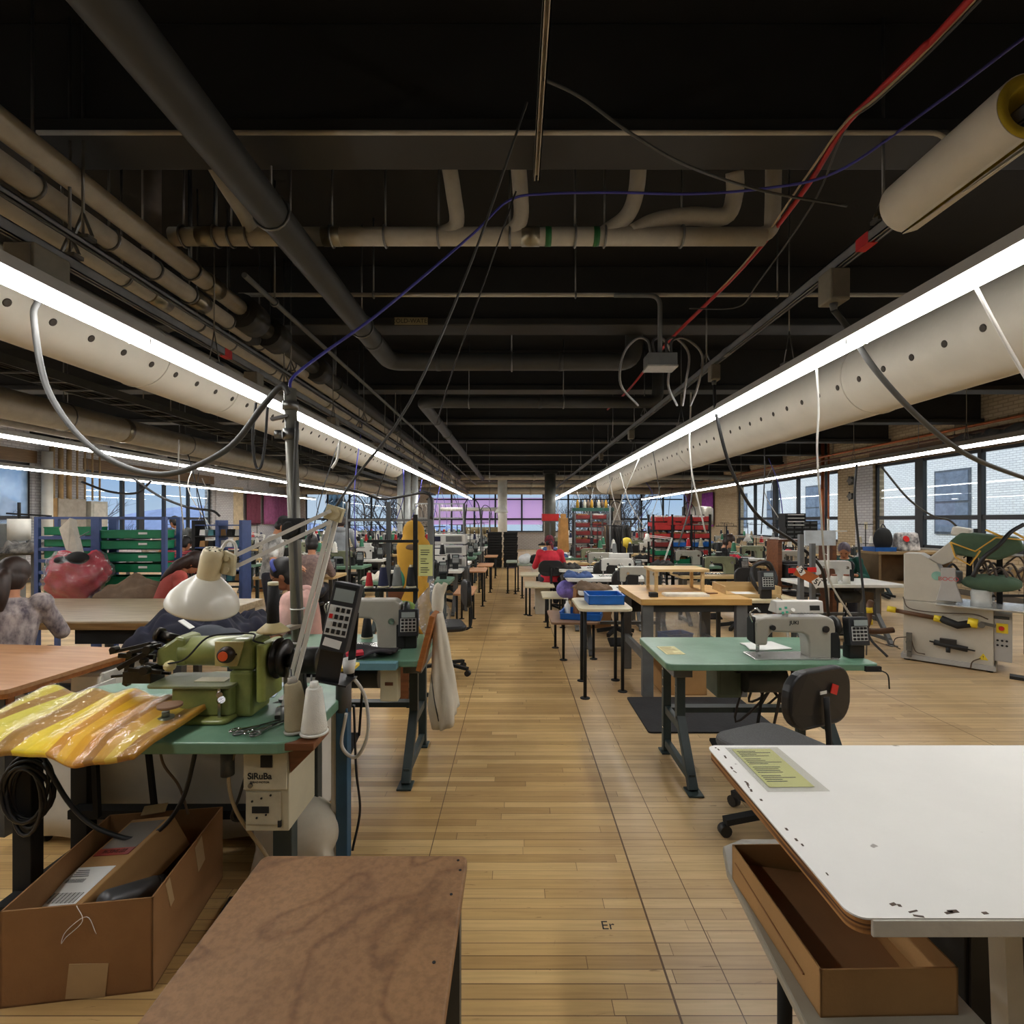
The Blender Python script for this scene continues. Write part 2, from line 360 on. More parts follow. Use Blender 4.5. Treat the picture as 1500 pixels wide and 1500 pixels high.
# ================================================================ THE ROOM
XL, XR, Y0, Y1, HC = -12.5, 9.6, -3.0, 28.0, 4.25
SILL, HEAD, TRANS = 0.95, 3.08, 1.66
def floor_mat():
    m = bpy.data.materials.new("maple_strip_floor"); nt, N, L, b = nodes_of(m)
    tc = N.new("ShaderNodeTexCoord")
    def mapping(sc, loc=(0, 0, 0)):
        q = N.new("ShaderNodeMapping"); q.inputs["Scale"].default_value = sc; q.inputs["Location"].default_value = loc; L.new(tc.outputs["Object"], q.inputs[0]); return q
    def noise(scale, detail, mp, dist=0.0):
        q = N.new("ShaderNodeTexNoise"); q.inputs["Scale"].default_value = scale; q.inputs["Detail"].default_value = detail; q.inputs["Distortion"].default_value = dist
        L.new(mp.outputs[0], q.inputs["Vector"]); return q
    def ramp(src, stops):
        q = N.new("ShaderNodeValToRGB"); e = q.color_ramp.elements
        while len(e) < len(stops): e.new(0.5)
        for i, (p, c) in enumerate(stops): e[i].position = p; e[i].color = c
        L.new(src, q.inputs[0]); return q
    def mix(a, bb, fac, mode="MULTIPLY"):
        q = N.new("ShaderNodeMix"); q.data_type = "RGBA"; q.blend_type = mode
        if isinstance(fac, float): q.inputs[0].default_value = fac
        else: L.new(fac, q.inputs[0])
        L.new(a, q.inputs[6])
        if hasattr(bb, "is_linked"): L.new(bb, q.inputs[7])
        else: q.inputs[7].default_value = bb
        return q
    sp = N.new("ShaderNodeSeparateXYZ"); L.new(tc.outputs["Object"], sp.inputs[0])
    def ma(op, a, b2=None, c=None):
        q = N.new("ShaderNodeMath"); q.operation = op
        for i, v in enumerate((a, b2, c)):
            if v is None: continue
            if hasattr(v, "is_linked"): L.new(v, q.inputs[i])
            else: q.inputs[i].default_value = v
        return q.outputs[0]
    def wn(a, b2=None):
        q = N.new("ShaderNodeTexWhiteNoise"); q.noise_dimensions = "2D"; cb = N.new("ShaderNodeCombineXYZ"); L.new(a, cb.inputs[0])
        if b2 is not None: L.new(b2, cb.inputs[1])
        L.new(cb.outputs[0], q.inputs["Vector"]); return q.outputs["Value"]
    yr = ma("DIVIDE", sp.outputs[1], 0.057); row = ma("FLOOR", yr); fy = ma("FRACT", yr)
    rrow = wn(row); xr = ma("DIVIDE", ma("MULTIPLY_ADD", rrow, 7.0, sp.outputs[0]), 1.35); bid = ma("FLOOR", xr); fx = ma("FRACT", xr)
    tone = wn(bid, row)
    bc = ramp(tone, [(0.0, lin((182, 147, 94))), (0.5, lin((204, 169, 113))), (1.0, lin((220, 188, 132)))])
    edge = ma("MINIMUM", fy, ma("SUBTRACT", 1.0, fy)); gapw = ma("MULTIPLY_ADD", wn(row, row), 0.035, 0.01); gap = ma("LESS_THAN", edge, gapw)
    ends = ma("LESS_THAN", ma("MINIMUM", fx, ma("SUBTRACT", 1.0, fx)), 0.0011)
    line = ma("MAXIMUM", gap, ends)
    class _o: pass
    br = _o(); br.outputs = {"Fac": line}
    # the boards right of the long seam are greyer
    gt = N.new("ShaderNodeMath"); gt.operation = "GREATER_THAN"; gt.inputs[1].default_value = 0.53; L.new(sp.outputs[0], gt.inputs[0])
    grey = mix(bc.outputs[0], lin((216, 198, 172)), ma("MULTIPLY", gt.outputs[0], 0.28), "MIX")
    gr = noise(1.0, 6, mapping((3.0, 60, 1)), 0.6)
    gcol = ramp(gr.outputs["Fac"], [(0.3, (0.8, 0.77, 0.72, 1)), (0.6, (1.04, 1.03, 1.0, 1))])
    c2 = mix(grey.outputs[2], gcol.outputs[0], 0.7)
    st = noise(0.8, 8, mapping((1, 1, 1)))
    scol = ramp(st.outputs["Fac"], [(0.34, (0.72, 0.67, 0.6, 1)), (0.56, (1, 1, 1, 1))])
    c3 = mix(c2.outputs[2], scol.outputs[0], 0.75)
    sc = noise(7, 3, mapping((0.8, 7, 1)), 2.0)
    kcol = ramp(sc.outputs["Fac"], [(0.25, (0.3, 0.22, 0.15, 1)), (0.3, (1, 1, 1, 1))])
    c4a = mix(c3.outputs[2], kcol.outputs[0], 0.75)
    sd = noise(5, 4, mapping((7, 1.2, 1)), 2.5)
    dcol = ramp(sd.outputs["Fac"], [(0.23, (0.45, 0.36, 0.28, 1)), (0.27, (1, 1, 1, 1))])
    c4b = mix(c4a.outputs[2], dcol.outputs[0], 0.6)
    lf = ma("MULTIPLY", line, ma("MULTIPLY_ADD", wn(row, bid), 0.6, 0.4))
    c4 = mix(c4b.outputs[2], lin((92, 62, 34)), lf, "MIX")
    # dark long seams across the boards
    prev = c4
    for sx, w in ((0.53, 0.004), (0.735, 0.002), (-0.41, 0.0022), (-2.9, 0.003), (3.4, 0.003), (5.6, 0.003), (-6.0, 0.003)):
        sb = N.new("ShaderNodeMath"); sb.operation = "SUBTRACT"; sb.inputs[1].default_value = sx; L.new(sp.outputs[0], sb.inputs[0])
        ab = N.new("ShaderNodeMath"); ab.operation = "ABSOLUTE"; L.new(sb.outputs[0], ab.inputs[0])
        lt = N.new("ShaderNodeMath"); lt.operation = "LESS_THAN"; lt.inputs[1].default_value = w; L.new(ab.outputs[0], lt.inputs[0])
        prev = mix(prev.outputs[2], lin((96, 68, 36)), lt.outputs[0], "MIX")
    L.new(prev.outputs[2], b.inputs["Base Color"])
    rr = ramp(st.outputs["Fac"], [(0.3, (0.5, 0.5, 0.5, 1)), (0.65, (0.3, 0.3, 0.3, 1))]); L.new(rr.outputs[0], b.inputs["Roughness"])
    b.inputs["Specular IOR Level"].default_value = 0.45
    bp = N.new("ShaderNodeBump"); bp.inputs["Strength"].default_value = 0.25; bp.inputs["Distance"].default_value = 0.003; bp.invert = True
    L.new(br.outputs["Fac"], bp.inputs["Height"]); L.new(bp.outputs[0], b.inputs["Normal"])
    return m
FLOOR = struct(MB().bb(XL - 0.3, XR + 0.3, Y0 - 0.2, Y1 + 0.3, -0.2, 0).build("floor", floor_mat()))
text("Er", 0.06, mat("floor_ink", (48, 44, 40), 0.8, var=0), FLOOR, (0.364, 2.02, 0.0004), (0, 0, 0), name="floor_mark", ext=0.0003)
struct(MB().bb(XL - 0.3, XR + 0.3, Y0 - 0.2, Y1 + 0.3, HC, HC + 0.2).build("ceiling", CEILB))
for k in range(-1, 10):
    y = 2.785 + 2.61 * k; m = MB()
    m.bb(XL, XR, y - 0.145, y + 0.145, 3.6, 3.68); m.bb(XL, XR, y - 0.06, y + 0.06, 3.68, HC)
    o = m.build("ceiling_beam", BEAMP, bevel=0.012); struct(o)
text("COLD-WATER", 0.062, mat("label_print", (58, 52, 40), 0.8, var=0), MB().box((0, 0, 0), (0.34, 0.004, 0.075)).build("pipe_label", mat("label_tan", (150, 138, 104), 0.8)), (0, -0.0025, 0))
tag(bpy.data.objects["pipe_label"], "tan COLD-WATER label stuck on the second black ceiling beam", "label").location = (X(602, 5.24), 2.785 + 2.61 - 0.147, 3.641)

BRW = brick_mat("painted_brick_grey", (196, 194, 194), (184, 182, 184), (160, 158, 158), axis="y")
BRB = brick_mat("painted_brick_beige", (186, 166, 134), (174, 152, 120), (150, 130, 100), axis="y")
BRF = brick_mat("painted_brick_far", (188, 180, 172), (178, 170, 160), (150, 144, 138), axis="x")
HEADM = wood("header_timber", (120, 96, 66), (98, 76, 50), 1)
def wall(name, axis, fix, a0, a1, openings, mt, head_mt):
    """wall along one axis with window openings from SILL to HEAD"""
    m = MB(); t = 0.3; s = -1 if fix < 0 else 1
    def bb(u0, u1, z0, z1):
        if axis == "y": m.bb(fix, fix + s * t, u0, u1, z0, z1)
        else: m.bb(u0, u1, fix, fix + t, z0, z1)
    bb(a0, a1, 0, SILL); bb(a0, a1, HEAD, HC); u = a0
    for o0, o1 in openings: bb(u, o0, SILL, HEAD); u = o1
    bb(u, a1, SILL, HEAD)
    return struct(m.build(name, mt))
LW = [(6.6, 13.25), (14.9, 21.1)]
RW = [(7.6, 13.75), (15.25, 22.2)]
FW = [(-11.5, -6.35), (-4.75, 1.55), (1.85, 5.2), (5.75, 9.3)]
wall("wall_left", "y", XL, Y0, Y1, LW, BRW, None)
wall("wall_right", "y", XR, Y0, Y1, RW, BRB, None)
wall("wall_far", "x", Y1, XL, XR, FW, BRF, None)
struct(MB().bb(XL, XR, Y0 - 0.2, Y0, 0, HC).build("wall_near", mat("wall_near_paint", (120, 116, 110), 0.8)))
for i, (y0, y1, x, mm) in enumerate(((13.75, 14.3, XR, BRW), (21.1, 23.0, XL, BRW))):
    pass
FRAME = mat("window_frame_black", (24, 24, 26), 0.5, var=0.1)
GLASS = see_through("window_glass", (238, 244, 246), 0.03, 0.0)
LILAC = see_through("lilac_film", (250, 222, 250), 0.02, 0.2, 0.62, (254, 226, 254))
SHEET = see_through("plastic_sheet_window", (205, 224, 240), 0.06, 0.25, 0.30, (225, 235, 245), bump=0.9, bscale=2.2)
win_n = [0]
def window(axis, fix, o0, o1, mull, film=None, thick=(), low=True):
    win_n[0] += 1; n = "window_%d" % win_n[0]; s = 1 if fix > 0 else -1
    off = 0.1 * s
    def P(m, u0, u1, z0, z1, th=0.06, sh=0.0):
        c = fix + off + sh * s
        if axis == "y": m.bb(c - th / 2, c + th / 2, u0, u1, z0, z1)
        else: m.bb(u0, u1, c - th / 2, c + th / 2, z0, z1)
    fr = MB(); w = 0.07
    P(fr, o0, o1, SILL, SILL + w); P(fr, o0, o1, HEAD - w, HEAD); P(fr, o0, o0 + w, SILL, HEAD); P(fr, o1 - w, o1, SILL, HEAD)
    root = struct(fr.build(n, FRAME))
    us = [o0] + list(mull) + [o1]
    for k, u in enumerate(mull):
        m = MB(); ww = 0.12 if k in thick else 0.045; P(m, u - ww, u + ww, SILL, HEAD, 0.1); m.build("mullion", FRAME, root)
    m = MB(); P(m, o0, o1, TRANS - 0.05, TRANS + 0.05, 0.07); m.build("transom", FRAME, root)
    m = MB(); c = fix
    if axis == "y": m.bb(c - 0.02 * s - 0.09 * s, c + 0.02 * s, o0, o1, SILL - 0.03, SILL)
    else: m.bb(o0, o1, c - 0.11, c + 0.02, SILL - 0.03, SILL)
    m.build("sill", mat("sill_paint", (150, 146, 138), 0.6), root)
    for a, b2 in zip(us[:-1], us[1:]):
        m = MB(); P(m, a, b2, SILL, HEAD, 0.006, 0.01); m.build("glass", GLASS, root)
        if film is not None:
            lo, hi, fm = film
            m = MB(); P(m, a + 0.05, b2 - 0.05, lo, hi, 0.004, -0.03); m.build("film", fm, root)
    return root
window("y", XL, *LW[0], (8.2, 9.9, 11.6), (SILL, HEAD - 0.15, SHEET))
window("y", XL, *LW[1], (16.4, 17.2, 18.35, 19.7), thick=(1,))
window("y", XR, *RW[0], (9.0, 10.65, 12.25), thick=(2,))
window("y", XR, *RW[1], (16.0, 17.55, 19.1, 20.7), thick=(2,))
window("x", Y1, *FW[0], (-10.3, -9.1, -7.9))
window("x", Y1, *FW[1], (-3.5, -2.25, -1.1, 0.35), (1.36, 2.82, LILAC))
window("x", Y1, *FW[2], (2.9, 4.1))
window("x", Y1, *FW[3], (6.9, 8.1))
# headers, downstand, base trim
n = 0
for (axis, fix, ops) in (("y", XL, LW), ("y", XR, RW)):
    for o0, o1 in ops:
        n += 1; s = 1 if fix > 0 else -1
        struct(MB().bb(fix - 0.03 * s, fix, o0 - 0.1, o1 + 0.1, HEAD, HEAD + 0.32).build("trim_%d" % n, HEADM))
for s, x in (("left", XL), ("right", XR)):
    g = 0.02 if x < 0 else -0.02
    struct(MB().bb(x, x + g, Y0, Y1, 0, 0.12).build("baseboard_" + s, mat("baseboard_paint", (84, 76, 66), 0.6)))
# grey painted brick patch by the right window, wooden board pier on the left wall
struct(MB().bb(XR - 0.012, XR, 13.75, 14.45, 0.12, HEAD).build("trim_%d" % (n + 1), BRW))
struct(MB().bb(XL, XL + 0.05, 21.3, 22.6, 0.12, HEAD).build("trim_%d" % (n + 2), BRW))
struct(MB().bb(XL, XL + 0.06, 22.6, 23.4, 0.12, HEAD).build("trim_%d" % (n + 3), mat("pale_board", (190, 172, 140), 0.7)))

# ---------------------------------------------------------------- outside
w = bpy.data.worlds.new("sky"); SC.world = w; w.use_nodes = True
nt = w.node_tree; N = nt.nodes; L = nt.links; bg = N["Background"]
tc = N.new("ShaderNodeTexCoord"); sp = N.new("ShaderNodeSeparateXYZ"); L.new(tc.outputs["Generated"], sp.inputs[0])
rp = N.new("ShaderNodeValToRGB"); L.new(sp.outputs[2], rp.inputs[0])
for i, (p, c) in enumerate(((0.0, (206, 224, 246)), (0.12, (150, 190, 244)), (0.45, (226, 230, 240)))):
    if i > 1: rp.color_ramp.elements.new(p)
    rp.color_ramp.elements[i].position = p; rp.color_ramp.elements[i].color = lin(c)
cl = N.new("ShaderNodeTexNoise"); cl.inputs["Scale"].default_value = 3.0; cl.inputs["Detail"].default_value = 6
L.new(tc.outputs["Generated"], cl.inputs["Vector"])
cr = N.new("ShaderNodeValToRGB"); cr.color_ramp.elements[0].position = 0.45; cr.color_ramp.elements[1].position = 0.7
L.new(cl.outputs["Fac"], cr.inputs[0])
mx = N.new("ShaderNodeMix"); mx.data_type = "RGBA"; L.new(cr.outputs[0], mx.inputs[0]); L.new(rp.outputs[0], mx.inputs[6]); mx.inputs[7].default_value = lin((226, 232, 242))
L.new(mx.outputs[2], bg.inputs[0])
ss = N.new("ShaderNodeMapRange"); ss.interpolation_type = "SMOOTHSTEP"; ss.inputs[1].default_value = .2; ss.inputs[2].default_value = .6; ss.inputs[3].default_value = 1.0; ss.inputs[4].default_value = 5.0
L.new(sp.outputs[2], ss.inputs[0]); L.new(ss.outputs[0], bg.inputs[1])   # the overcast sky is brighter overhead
o = MB().bb(-90, 90, -40, 160, -6.2, -6).build("ground", mat("outside_ground", (96, 100, 92), 0.9, scale=0.3)); struct(o)
OB = brick_mat("white_brick_outside", (246, 242, 236), (234, 230, 226), (196, 194, 192), 0.22, 0.075, "y", 0.8, 0.01, 0.3)
bl = thing("building", "white brick building close outside the right hand windows", "building", (15.5, 0, -6))
m = MB(); m.bb(0, 6, 2, 42, 0, 15); m.build("wall", OB, bl)
for k, (y, z) in enumerate(((13.2, 7.1), (17.4, 7.1), (21.6, 7.1), (25.8, 7.1), (30.0, 7.1), (34.2, 7.1))):
    f = MB().bb(-0.04, 0.05, y, y + 1.5, z, z + 2.3).build("window", mat("outside_window_frame", (90, 94, 100), 0.5), bl)
    MB().bb(-0.06, 0, y + 0.08, y + 1.42, z + 0.08, z + 1.1).bb(-0.06, 0, y + 0.08, y + 1.42, z + 1.18, z + 2.22).build("pane", mat("outside_pane", (120, 130, 146), 0.1), f)
bl2 = thing("house", "grey house with a gable roof beyond the left windows", "house", (-34, 26, -6))
MB().bb(-5, 5, -6, 6, 0, 7).build("wall", mat("house_wall", (132, 120, 132), 0.8), bl2)
MB().prism([(-6.4, 0), (6.4, 0), (0, 3.4)], -5.4, 5.4, Matrix.Translation((0, 0, 7)) @ rotm(PI / 2, 0, PI / 2).to_4x4()).build("roof", mat("house_roof", (96, 88, 100), 0.9), bl2)
hl = MB(); hl.grid(lambda u, v: V(-110 + 220 * u, 120 + 60 * v, -6 + 12 * (0.55 + 0.3 * math.sin(7 * u + 1) + 0.15 * math.sin(19 * u)) * math.sin(PI * v)), 40, 8)
o = struct(hl.build("hills", mat("hill_blue", (86, 98, 128), 0.95, scale=0.4)))
BARK = mat("bare_bark", (62, 54, 56), 0.9)
def bare_tree(loc, h, label, seed):
    rn = random.Random(seed); t = thing("bare_tree", label, "tree", loc, 0, "bare trees outside the windows")
    m = MB(); tips = []
    m.tube(spl([(0, 0, 0), (0.1, 0.05, h * 0.3), (0, 0.1, h * 0.55)], 5), [0.28 - 0.012 * i for i in range(11)], 8); m.build("trunk", BARK, t)
    m = MB()
    def br(p, d, ln, r, k):
        q = p + d * ln; mid = p.lerp(q, 0.5) + V(rn.uniform(-.1, .1), rn.uniform(-.1, .1), rn.uniform(0, .1)) * ln
        m.tube([p, mid, q], [r, r * .8, r * .6], 5)
        if k > 0:
            for _ in range(4 if k > 1 else 3):
                e = (d + V(rn.uniform(-.9, .9), rn.uniform(-.9, .9), rn.uniform(-.2, .7))).normalized(); br(p.lerp(q, rn.uniform(.5, 1)), e, ln * rn.uniform(.55, .8), r * .5, k - 1)
    for i in range(6):
        a = i * 1.05 + rn.uniform(-.3, .3); br(V(0, 0.05, h * rn.uniform(.3, .55)), V(math.cos(a) * .7, math.sin(a) * .7, .8).normalized(), h * .2, .1, 4)
    m.build("branches", BARK, t); return t
for i, (x, y, h, lb) in enumerate(((-9.0, 37, 12, "bare tree outside the far window left of the lilac film"), (-23, 27, 11, "bare tree outside the left wall window, right pane"), (5.2, 38, 11.5, "bare tree outside the far window right of the lilac film"), (8.6, 41, 12.5, "bare tree outside the far right corner window"), (-24, 22, 10, "bare tree outside the left wall window, centre pane"))):
    bare_tree((x, y, -6), h, lb, i + 3)
FIR = mat("fir_needles", (52, 72, 84), 0.95, var=0.4, scale=3)
t = thing("conifer", "dark blue conifer outside the far left window", "tree", (-12.6, 36, -6))
m = MB()
rn = random.Random(4)
for k in range(16):
    z = 1.5 + k * 0.62; r = 2.3 * (1 - k / 17.5)
    for j in range(9):
        a = j * 0.7 + k * 0.4; m.tube([(0, 0, z + .5), (math.cos(a) * r * .6, math.sin(a) * r * .6, z + .25), (math.cos(a) * r, math.sin(a) * r, z - .15)], [.24, .2, .03], 5)
m.build("branches", FIR, t); MB().cyl((0, 0, 0), (0, 0, 12), .2, .05).build("trunk", BARK, t)

# ---------------------------------------------------------------- lights
LEDM = bpy.data.materials.new("led_diffuser"); nt, N, L, b = nodes_of(LEDM)
b.inputs["Base Color"].default_value = (0.9, 0.9, 0.9, 1); b.inputs["Emission Color"].default_value = (1.0, 0.98, 0.95, 1); b.inputs["Emission Strength"].default_value = 29.0
HOUS = mat("light_housing_white", (196, 194, 188), 0.45, var=0.04)
def light_row(x, y0, y1, z, label, joints):
    t = thing("linear_light", label, "ceiling light", (x, 0, z), 0, "rows of linear lights")
    m = MB(); m.prism([(-.075, .015), (.075, .015), (.045, .085), (-.045, .085)], -y1, -y0, rotm(PI / 2, 0, 0).to_4x4()); m.build("housing", HOUS, t)
    js = [y0] + [j for j in joints if y0 < j < y1] + [y1]
    for a, c in zip(js[:-1], js[1:]):
        m = MB(); m.prism([(-.062, .014), (-.05, -.016), (.05, -.016), (.062, .014)], -(c - .006), -(a + .006), rotm(PI / 2, 0, 0).to_4x4()); m.build("diffuser", LEDM, t)
        MB().bb(-.063, .063, c - .006, c + .006, -.017, .02).build("joint", HOUS, t)
    y = y0 + 1.6
    while y < y1:
        m = MB(); m.tube([(-.04, y, .085), (0, y, .33)], .004, 5); m.tube([(.04, y, .085), (0, y, .33)], .004, 5); m.tube([(0, y, .33), (0, y, (3.594 if abs((y - 2.785 + 1.305) % 2.61 - 1.305) < .2 else HC - .006) - z)], .005, 5); m.bb(-.05, .05, y - .035, y + .035, .085, .1)
        m.build("suspension_cable", STEEL, t); y += 2.44
    return t
JN = [3.0 - 2.44 + 2.44 * k for k in range(-2, 12)]
light_row(-2.2, -.3, 25.3, 2.65, "long bright light row just left of the aisle", JN)
light_row(2.0, -.3, 26.8, 2.65, "long bright light row just right of the aisle", JN)
light_row(-6.4, -1.6, 26.0, 2.65, "bright light row over the middle of the left side", JN)
light_row(-10.2, -1.6, 26.0, 2.66, "bright light row nearest the left windows", JN)
light_row(6.45, -1.6, 26.0, 2.65, "bright light row nearest the right windows", JN)

# ---------------------------------------------------------------- fabric ducts
def duct(x, z, r, y0, y1, label, holes_side, seams):
    t = thing("air_duct", label, "duct", (x, 0, z), 0)
    m = MB(); ys = [y0 + (y1 - y0) * k / 40 for k in range(41)]
    m.tube([(0, y, 0) for y in ys] + [(0, y1 + .1, 0), (0, y1 + .16, 0)], [r] * 41 + [r * .9, r * .55], 40); m.build("fabric_tube", DUCT, t)
    a = math.radians(holes_side); hm = MB()
    y = y0 + .3
    while y < y1 - .3:
        c = V(math.cos(a) * r, y, math.sin(a) * r); nrm = V(math.cos(a), 0, math.sin(a))
        hm.lathe([(.012, .001), (.02, .004), (.026, 0)], c, 12, frame(V(0, 0, 0), nrm) and Matrix((frame(V(0, 0, 0), nrm)[0], frame(V(0, 0, 0), nrm)[1], nrm)).transposed()); y += .29
    hm.build("vent_holes", mat("vent_dark", (60, 54, 46), 0.8), t)
    for sy in seams:
        m = MB(); m.tube([(math.cos(q) * (r + .002), sy, math.sin(q) * (r + .002)) for q in [2 * PI * k / 40 for k in range(40)]], .006, 5, closed=True); m.build("seam", DUCT, t)
    return t
duct(3.25, 2.89, .33, .3, 18.5, "fat white fabric air duct behind the right light row", 195, (4.6, 9.2, 13.8))
duct(-3.13, 2.98, .27, .3, 13.2, "fat white fabric air duct behind the left light row", -31, (4.25, 5.3, 9.2))

# ---------------------------------------------------------------- pipes
def pipe(name, label, cat, pts, r, mt, group=None, n=14, rods=(), collars=(), collar_mt=None, cr=1.15, cl=.1, bend=None):
    """a pipe run; pts in world space; hangers and couplings are its parts"""
    base = Vector(pts[0]); t = thing(name, label, cat, base, 0, group)
    P = [Vector(p) - base for p in pts]; path = []
    for i, p in enumerate(P):
        if 0 < i < len(P) - 1 and bend:
            a = (P[i - 1] - p).normalized() * bend; c = (P[i + 1] - p).normalized() * bend
            for k in range(7):
                u = k / 6; path.append(p + a * (1 - u) ** 2 + c * u ** 2)
        else: path.append(p)
    m = MB(); m.tube(path, r, n); m.build("pipe_run", mt, t)
    for c in collars:
        seg, u = int(c), c - int(c); a, b2 = P[seg], P[seg + 1]; q = a.lerp(b2, u); d = (b2 - a).normalized()
        MB().cyl(q - d * cl / 2, q + d * cl / 2, r * cr, n=18).build("coupling", collar_mt or STEEL, t)
    for c in rods:
        seg, u = int(c), c - int(c); q = P[seg].lerp(P[seg + 1], u)
        m = MB(); m.cyl(q + V(0, 0, r), V(q.x, q.y, HC - base.z), .007, n=6); d = (P[seg + 1] - P[seg]).normalized()
        sx = d.cross(V(0, 0, 1)).normalized()
        ring = [q + sx * math.cos(a) * (r + .008) + V(0, 0, 1) * math.sin(a) * (r + .008) for a in [2 * PI * k / 16 for k in range(16)]]
        m.tube(ring, .008, 6, closed=True); m.build("hanger", STEEL, t)
    return t
pipe("black_pipe", "thick black pipe running overhead left of aisle then turning right", "pipe", [(-1.38, -1.2, 3.34), (-1.38, 5.62, 3.34), (1.3, 5.62, 3.34), (1.3, 5.62, 4.2)], .095, PIPEB, bend=.16, n=20, rods=(0.3, 0.6, 0.85, 1.5), collars=(0.9, 1.2, 1.7), collar_mt=PIPEB, cr=1.05, cl=.05)
pipe("black_pipe", "thick black pipe crossing overhead farther back then running away left", "pipe", [(2.1, 7.55, 4.2), (2.1, 7.55, 3.34), (-1.38, 7.55, 3.34), (-1.38, 21.4, 3.34)], .085, PIPEB, bend=.15, n=16, rods=(1.4, 1.8, 2.2, 2.5, 2.8), collars=(1.5, 2.1), collar_mt=PIPEB, cr=1.05, cl=.05)
SLV = mat("coupling_band_metal", (140, 132, 112), 0.3, 0.8)
pipe("insulated_pipe", "beige insulated pipe, upper right of the three overhead at left", "pipe", [(-2.36, -1.2, 3.42), (-2.36, 4.4, 3.42)], .066, PIPEW, "three beige pipes overhead at left", rods=(0.5, 0.88), collars=(.925,), collar_mt=SLV, cl=.16)
pipe("insulated_pipe", "beige insulated pipe, middle of the three overhead at left", "pipe", [(-2.46, -1.2, 3.3), (-2.46, 26, 3.3)], .06, PIPEW, "three beige pipes overhead at left", rods=(.1, .14, .158, .172, .186, .205, .225, .25, .3, .4, .5, .6, .7, .8), collars=(.19, .36, .52, .7), collar_mt=SLV, cl=.16)
pipe("insulated_pipe", "beige insulated pipe, lower left of the three overhead at left", "pipe", [(-2.55, -1.2, 3.18), (-2.55, 26, 3.18)], .062, PIPEW, "three beige pipes overhead at left", rods=(.12, .15, .166, .195, .212, .24, .33, .44, .55, .66, .77), collars=(.178, .3, .47, .62), collar_mt=SLV, cl=.18)
pipe("black_pipe", "short fat black pipe stub ending at the three beige pipes", "pipe", [(-2.36, 4.38, 3.4), (-2.36, 5.1, 3.39), (-2.36, 21.4, 3.38)], .085, PIPEB, rods=(1.1, 1.3, 1.5, 1.7), collars=(0.18, .8, 1.06), collar_mt=PIPEB, cr=1.75, cl=.24)
pipe("black_pipe", "black side branch left of the fat black pipe stub", "pipe", [(-2.4, 4.75, 3.3), (-3.2, 4.75, 3.28), (-3.2, 6.5, 3.28)], .075, PIPEB, bend=.12, collars=(.3,), collar_mt=PIPEB)
pipe("conduit", "thin grey conduit pair beside the beige pipes overhead at left", "conduit", [(-1.88, 3.55, 3.3), (-1.88, 26, 3.28)], .02, GREYP, rods=(.02, .2, .4, .6, .8))
pp = pipe("waste_pipe", "beige pipe crossing overhead with green taped bands", "pipe", [(X(252, 3.43), 3.43, 3.5), (X(1120, 3.43), 3.43, 3.5)], .058, PIPEW, rods=(.02, .075, .1, .13, .2, .27, .36, .45, .57, .68, .73, .86), collars=(.06, .27, .605), collar_mt=SLV, cr=1.06, cl=.12, n=18)
b0 = pp.location.copy()
for px in (803, 873):
    q = V(X(px, 3.43), 3.43, 3.5) - b0; MB().cyl(q - V(.02, 0, 0), q + V(.02, 0, 0), .0605, n=18).build("green_band", mat("green_tape", (20, 92, 40), 0.6), pp)
def riser(pts, r=.05):
    MB().tube(spl([Vector(p) - b0 for p in pts], 6), r, 14).build("riser", PIPEW, pp)
riser([(X(640, 3.43), 3.43, 3.5), (X(668, 3.4), 3.4, 3.56), (X(664, 3.3), 3.3, 3.72), (X(652, 3.2), 3.2, 3.98), (X(648, 3.2), 3.2, 4.22)])
riser([(X(742, 3.43), 3.43, 3.5), (X(762, 3.38), 3.38, 3.58), (X(762, 3.3), 3.3, 3.74), (X(756, 3.2), 3.2, 3.98), (X(756, 3.2), 3.2, 4.22)])
riser([(X(885, 3.43), 3.43, 3.52), (X(918, 3.4), 3.4, 3.62), (X(932, 3.34), 3.34, 3.75), (X(936, 3.25), 3.25, 3.95), (X(936, 3.2), 3.2, 4.22)], .052)
riser([(X(925, 3.43), 3.43, 3.52), (X(960, 3.43), 3.43, 3.6), (X(1010, 3.42), 3.42, 3.63), (X(1062, 3.4), 3.4, 3.62), (X(1076, 3.36), 3.36, 3.74), (X(1076, 3.3), 3.3, 3.85)], .056)
riser([(X(1105, 3.43), 3.43, 3.5), (X(1128, 3.42), 3.42, 3.54), (X(1132, 3.4), 3.4, 3.68), (X(1134, 3.35), 3.35, 4.2)], .05)
riser([(X(372, 3.43), 3.43, 3.5), (X(362, 3.38), 3.38, 3.6), (X(325, 3.25), 3.25, 3.78), (X(285, 3.1), 3.1, 4.0), (X(260, 3.0), 3.0, 4.22)], .055)
pipe("wall_riser", "square beige riser box hanging behind the three beige pipes", "riser", [(X(222, 3.5), 3.5, 4.2), (X(222, 3.5), 3.5, 3.46)], .07, mat("riser_grey", (120, 112, 104), 0.7), n=4)
pipe("conduit", "long thin beige conduit crossing overhead behind the beige pipe", "conduit", [(X(350, 4.5), 4.5, 3.58), (9.4, 4.5, 3.58)], .018, PIPEW, rods=(.1, .25, .4, .6))
pipe("conduit", "thin beige conduit clipped along the first black beam", "conduit", [(X(55, 2.61), 2.61, 3.575), (X(1385, 2.61), 2.61, 3.575), (X(1400, 2.61), 2.61, 3.4)], .011, PIPEW, bend=.08)
jx = X(965, 4.5)
pipe("conduit", "conduit elbow dropping to the grey overhead junction box", "conduit", [(jx - .4, 4.46, 3.56), (jx, 4.46, 3.56), (jx, 4.46, 3.02)], .02, GREYP, bend=.1)
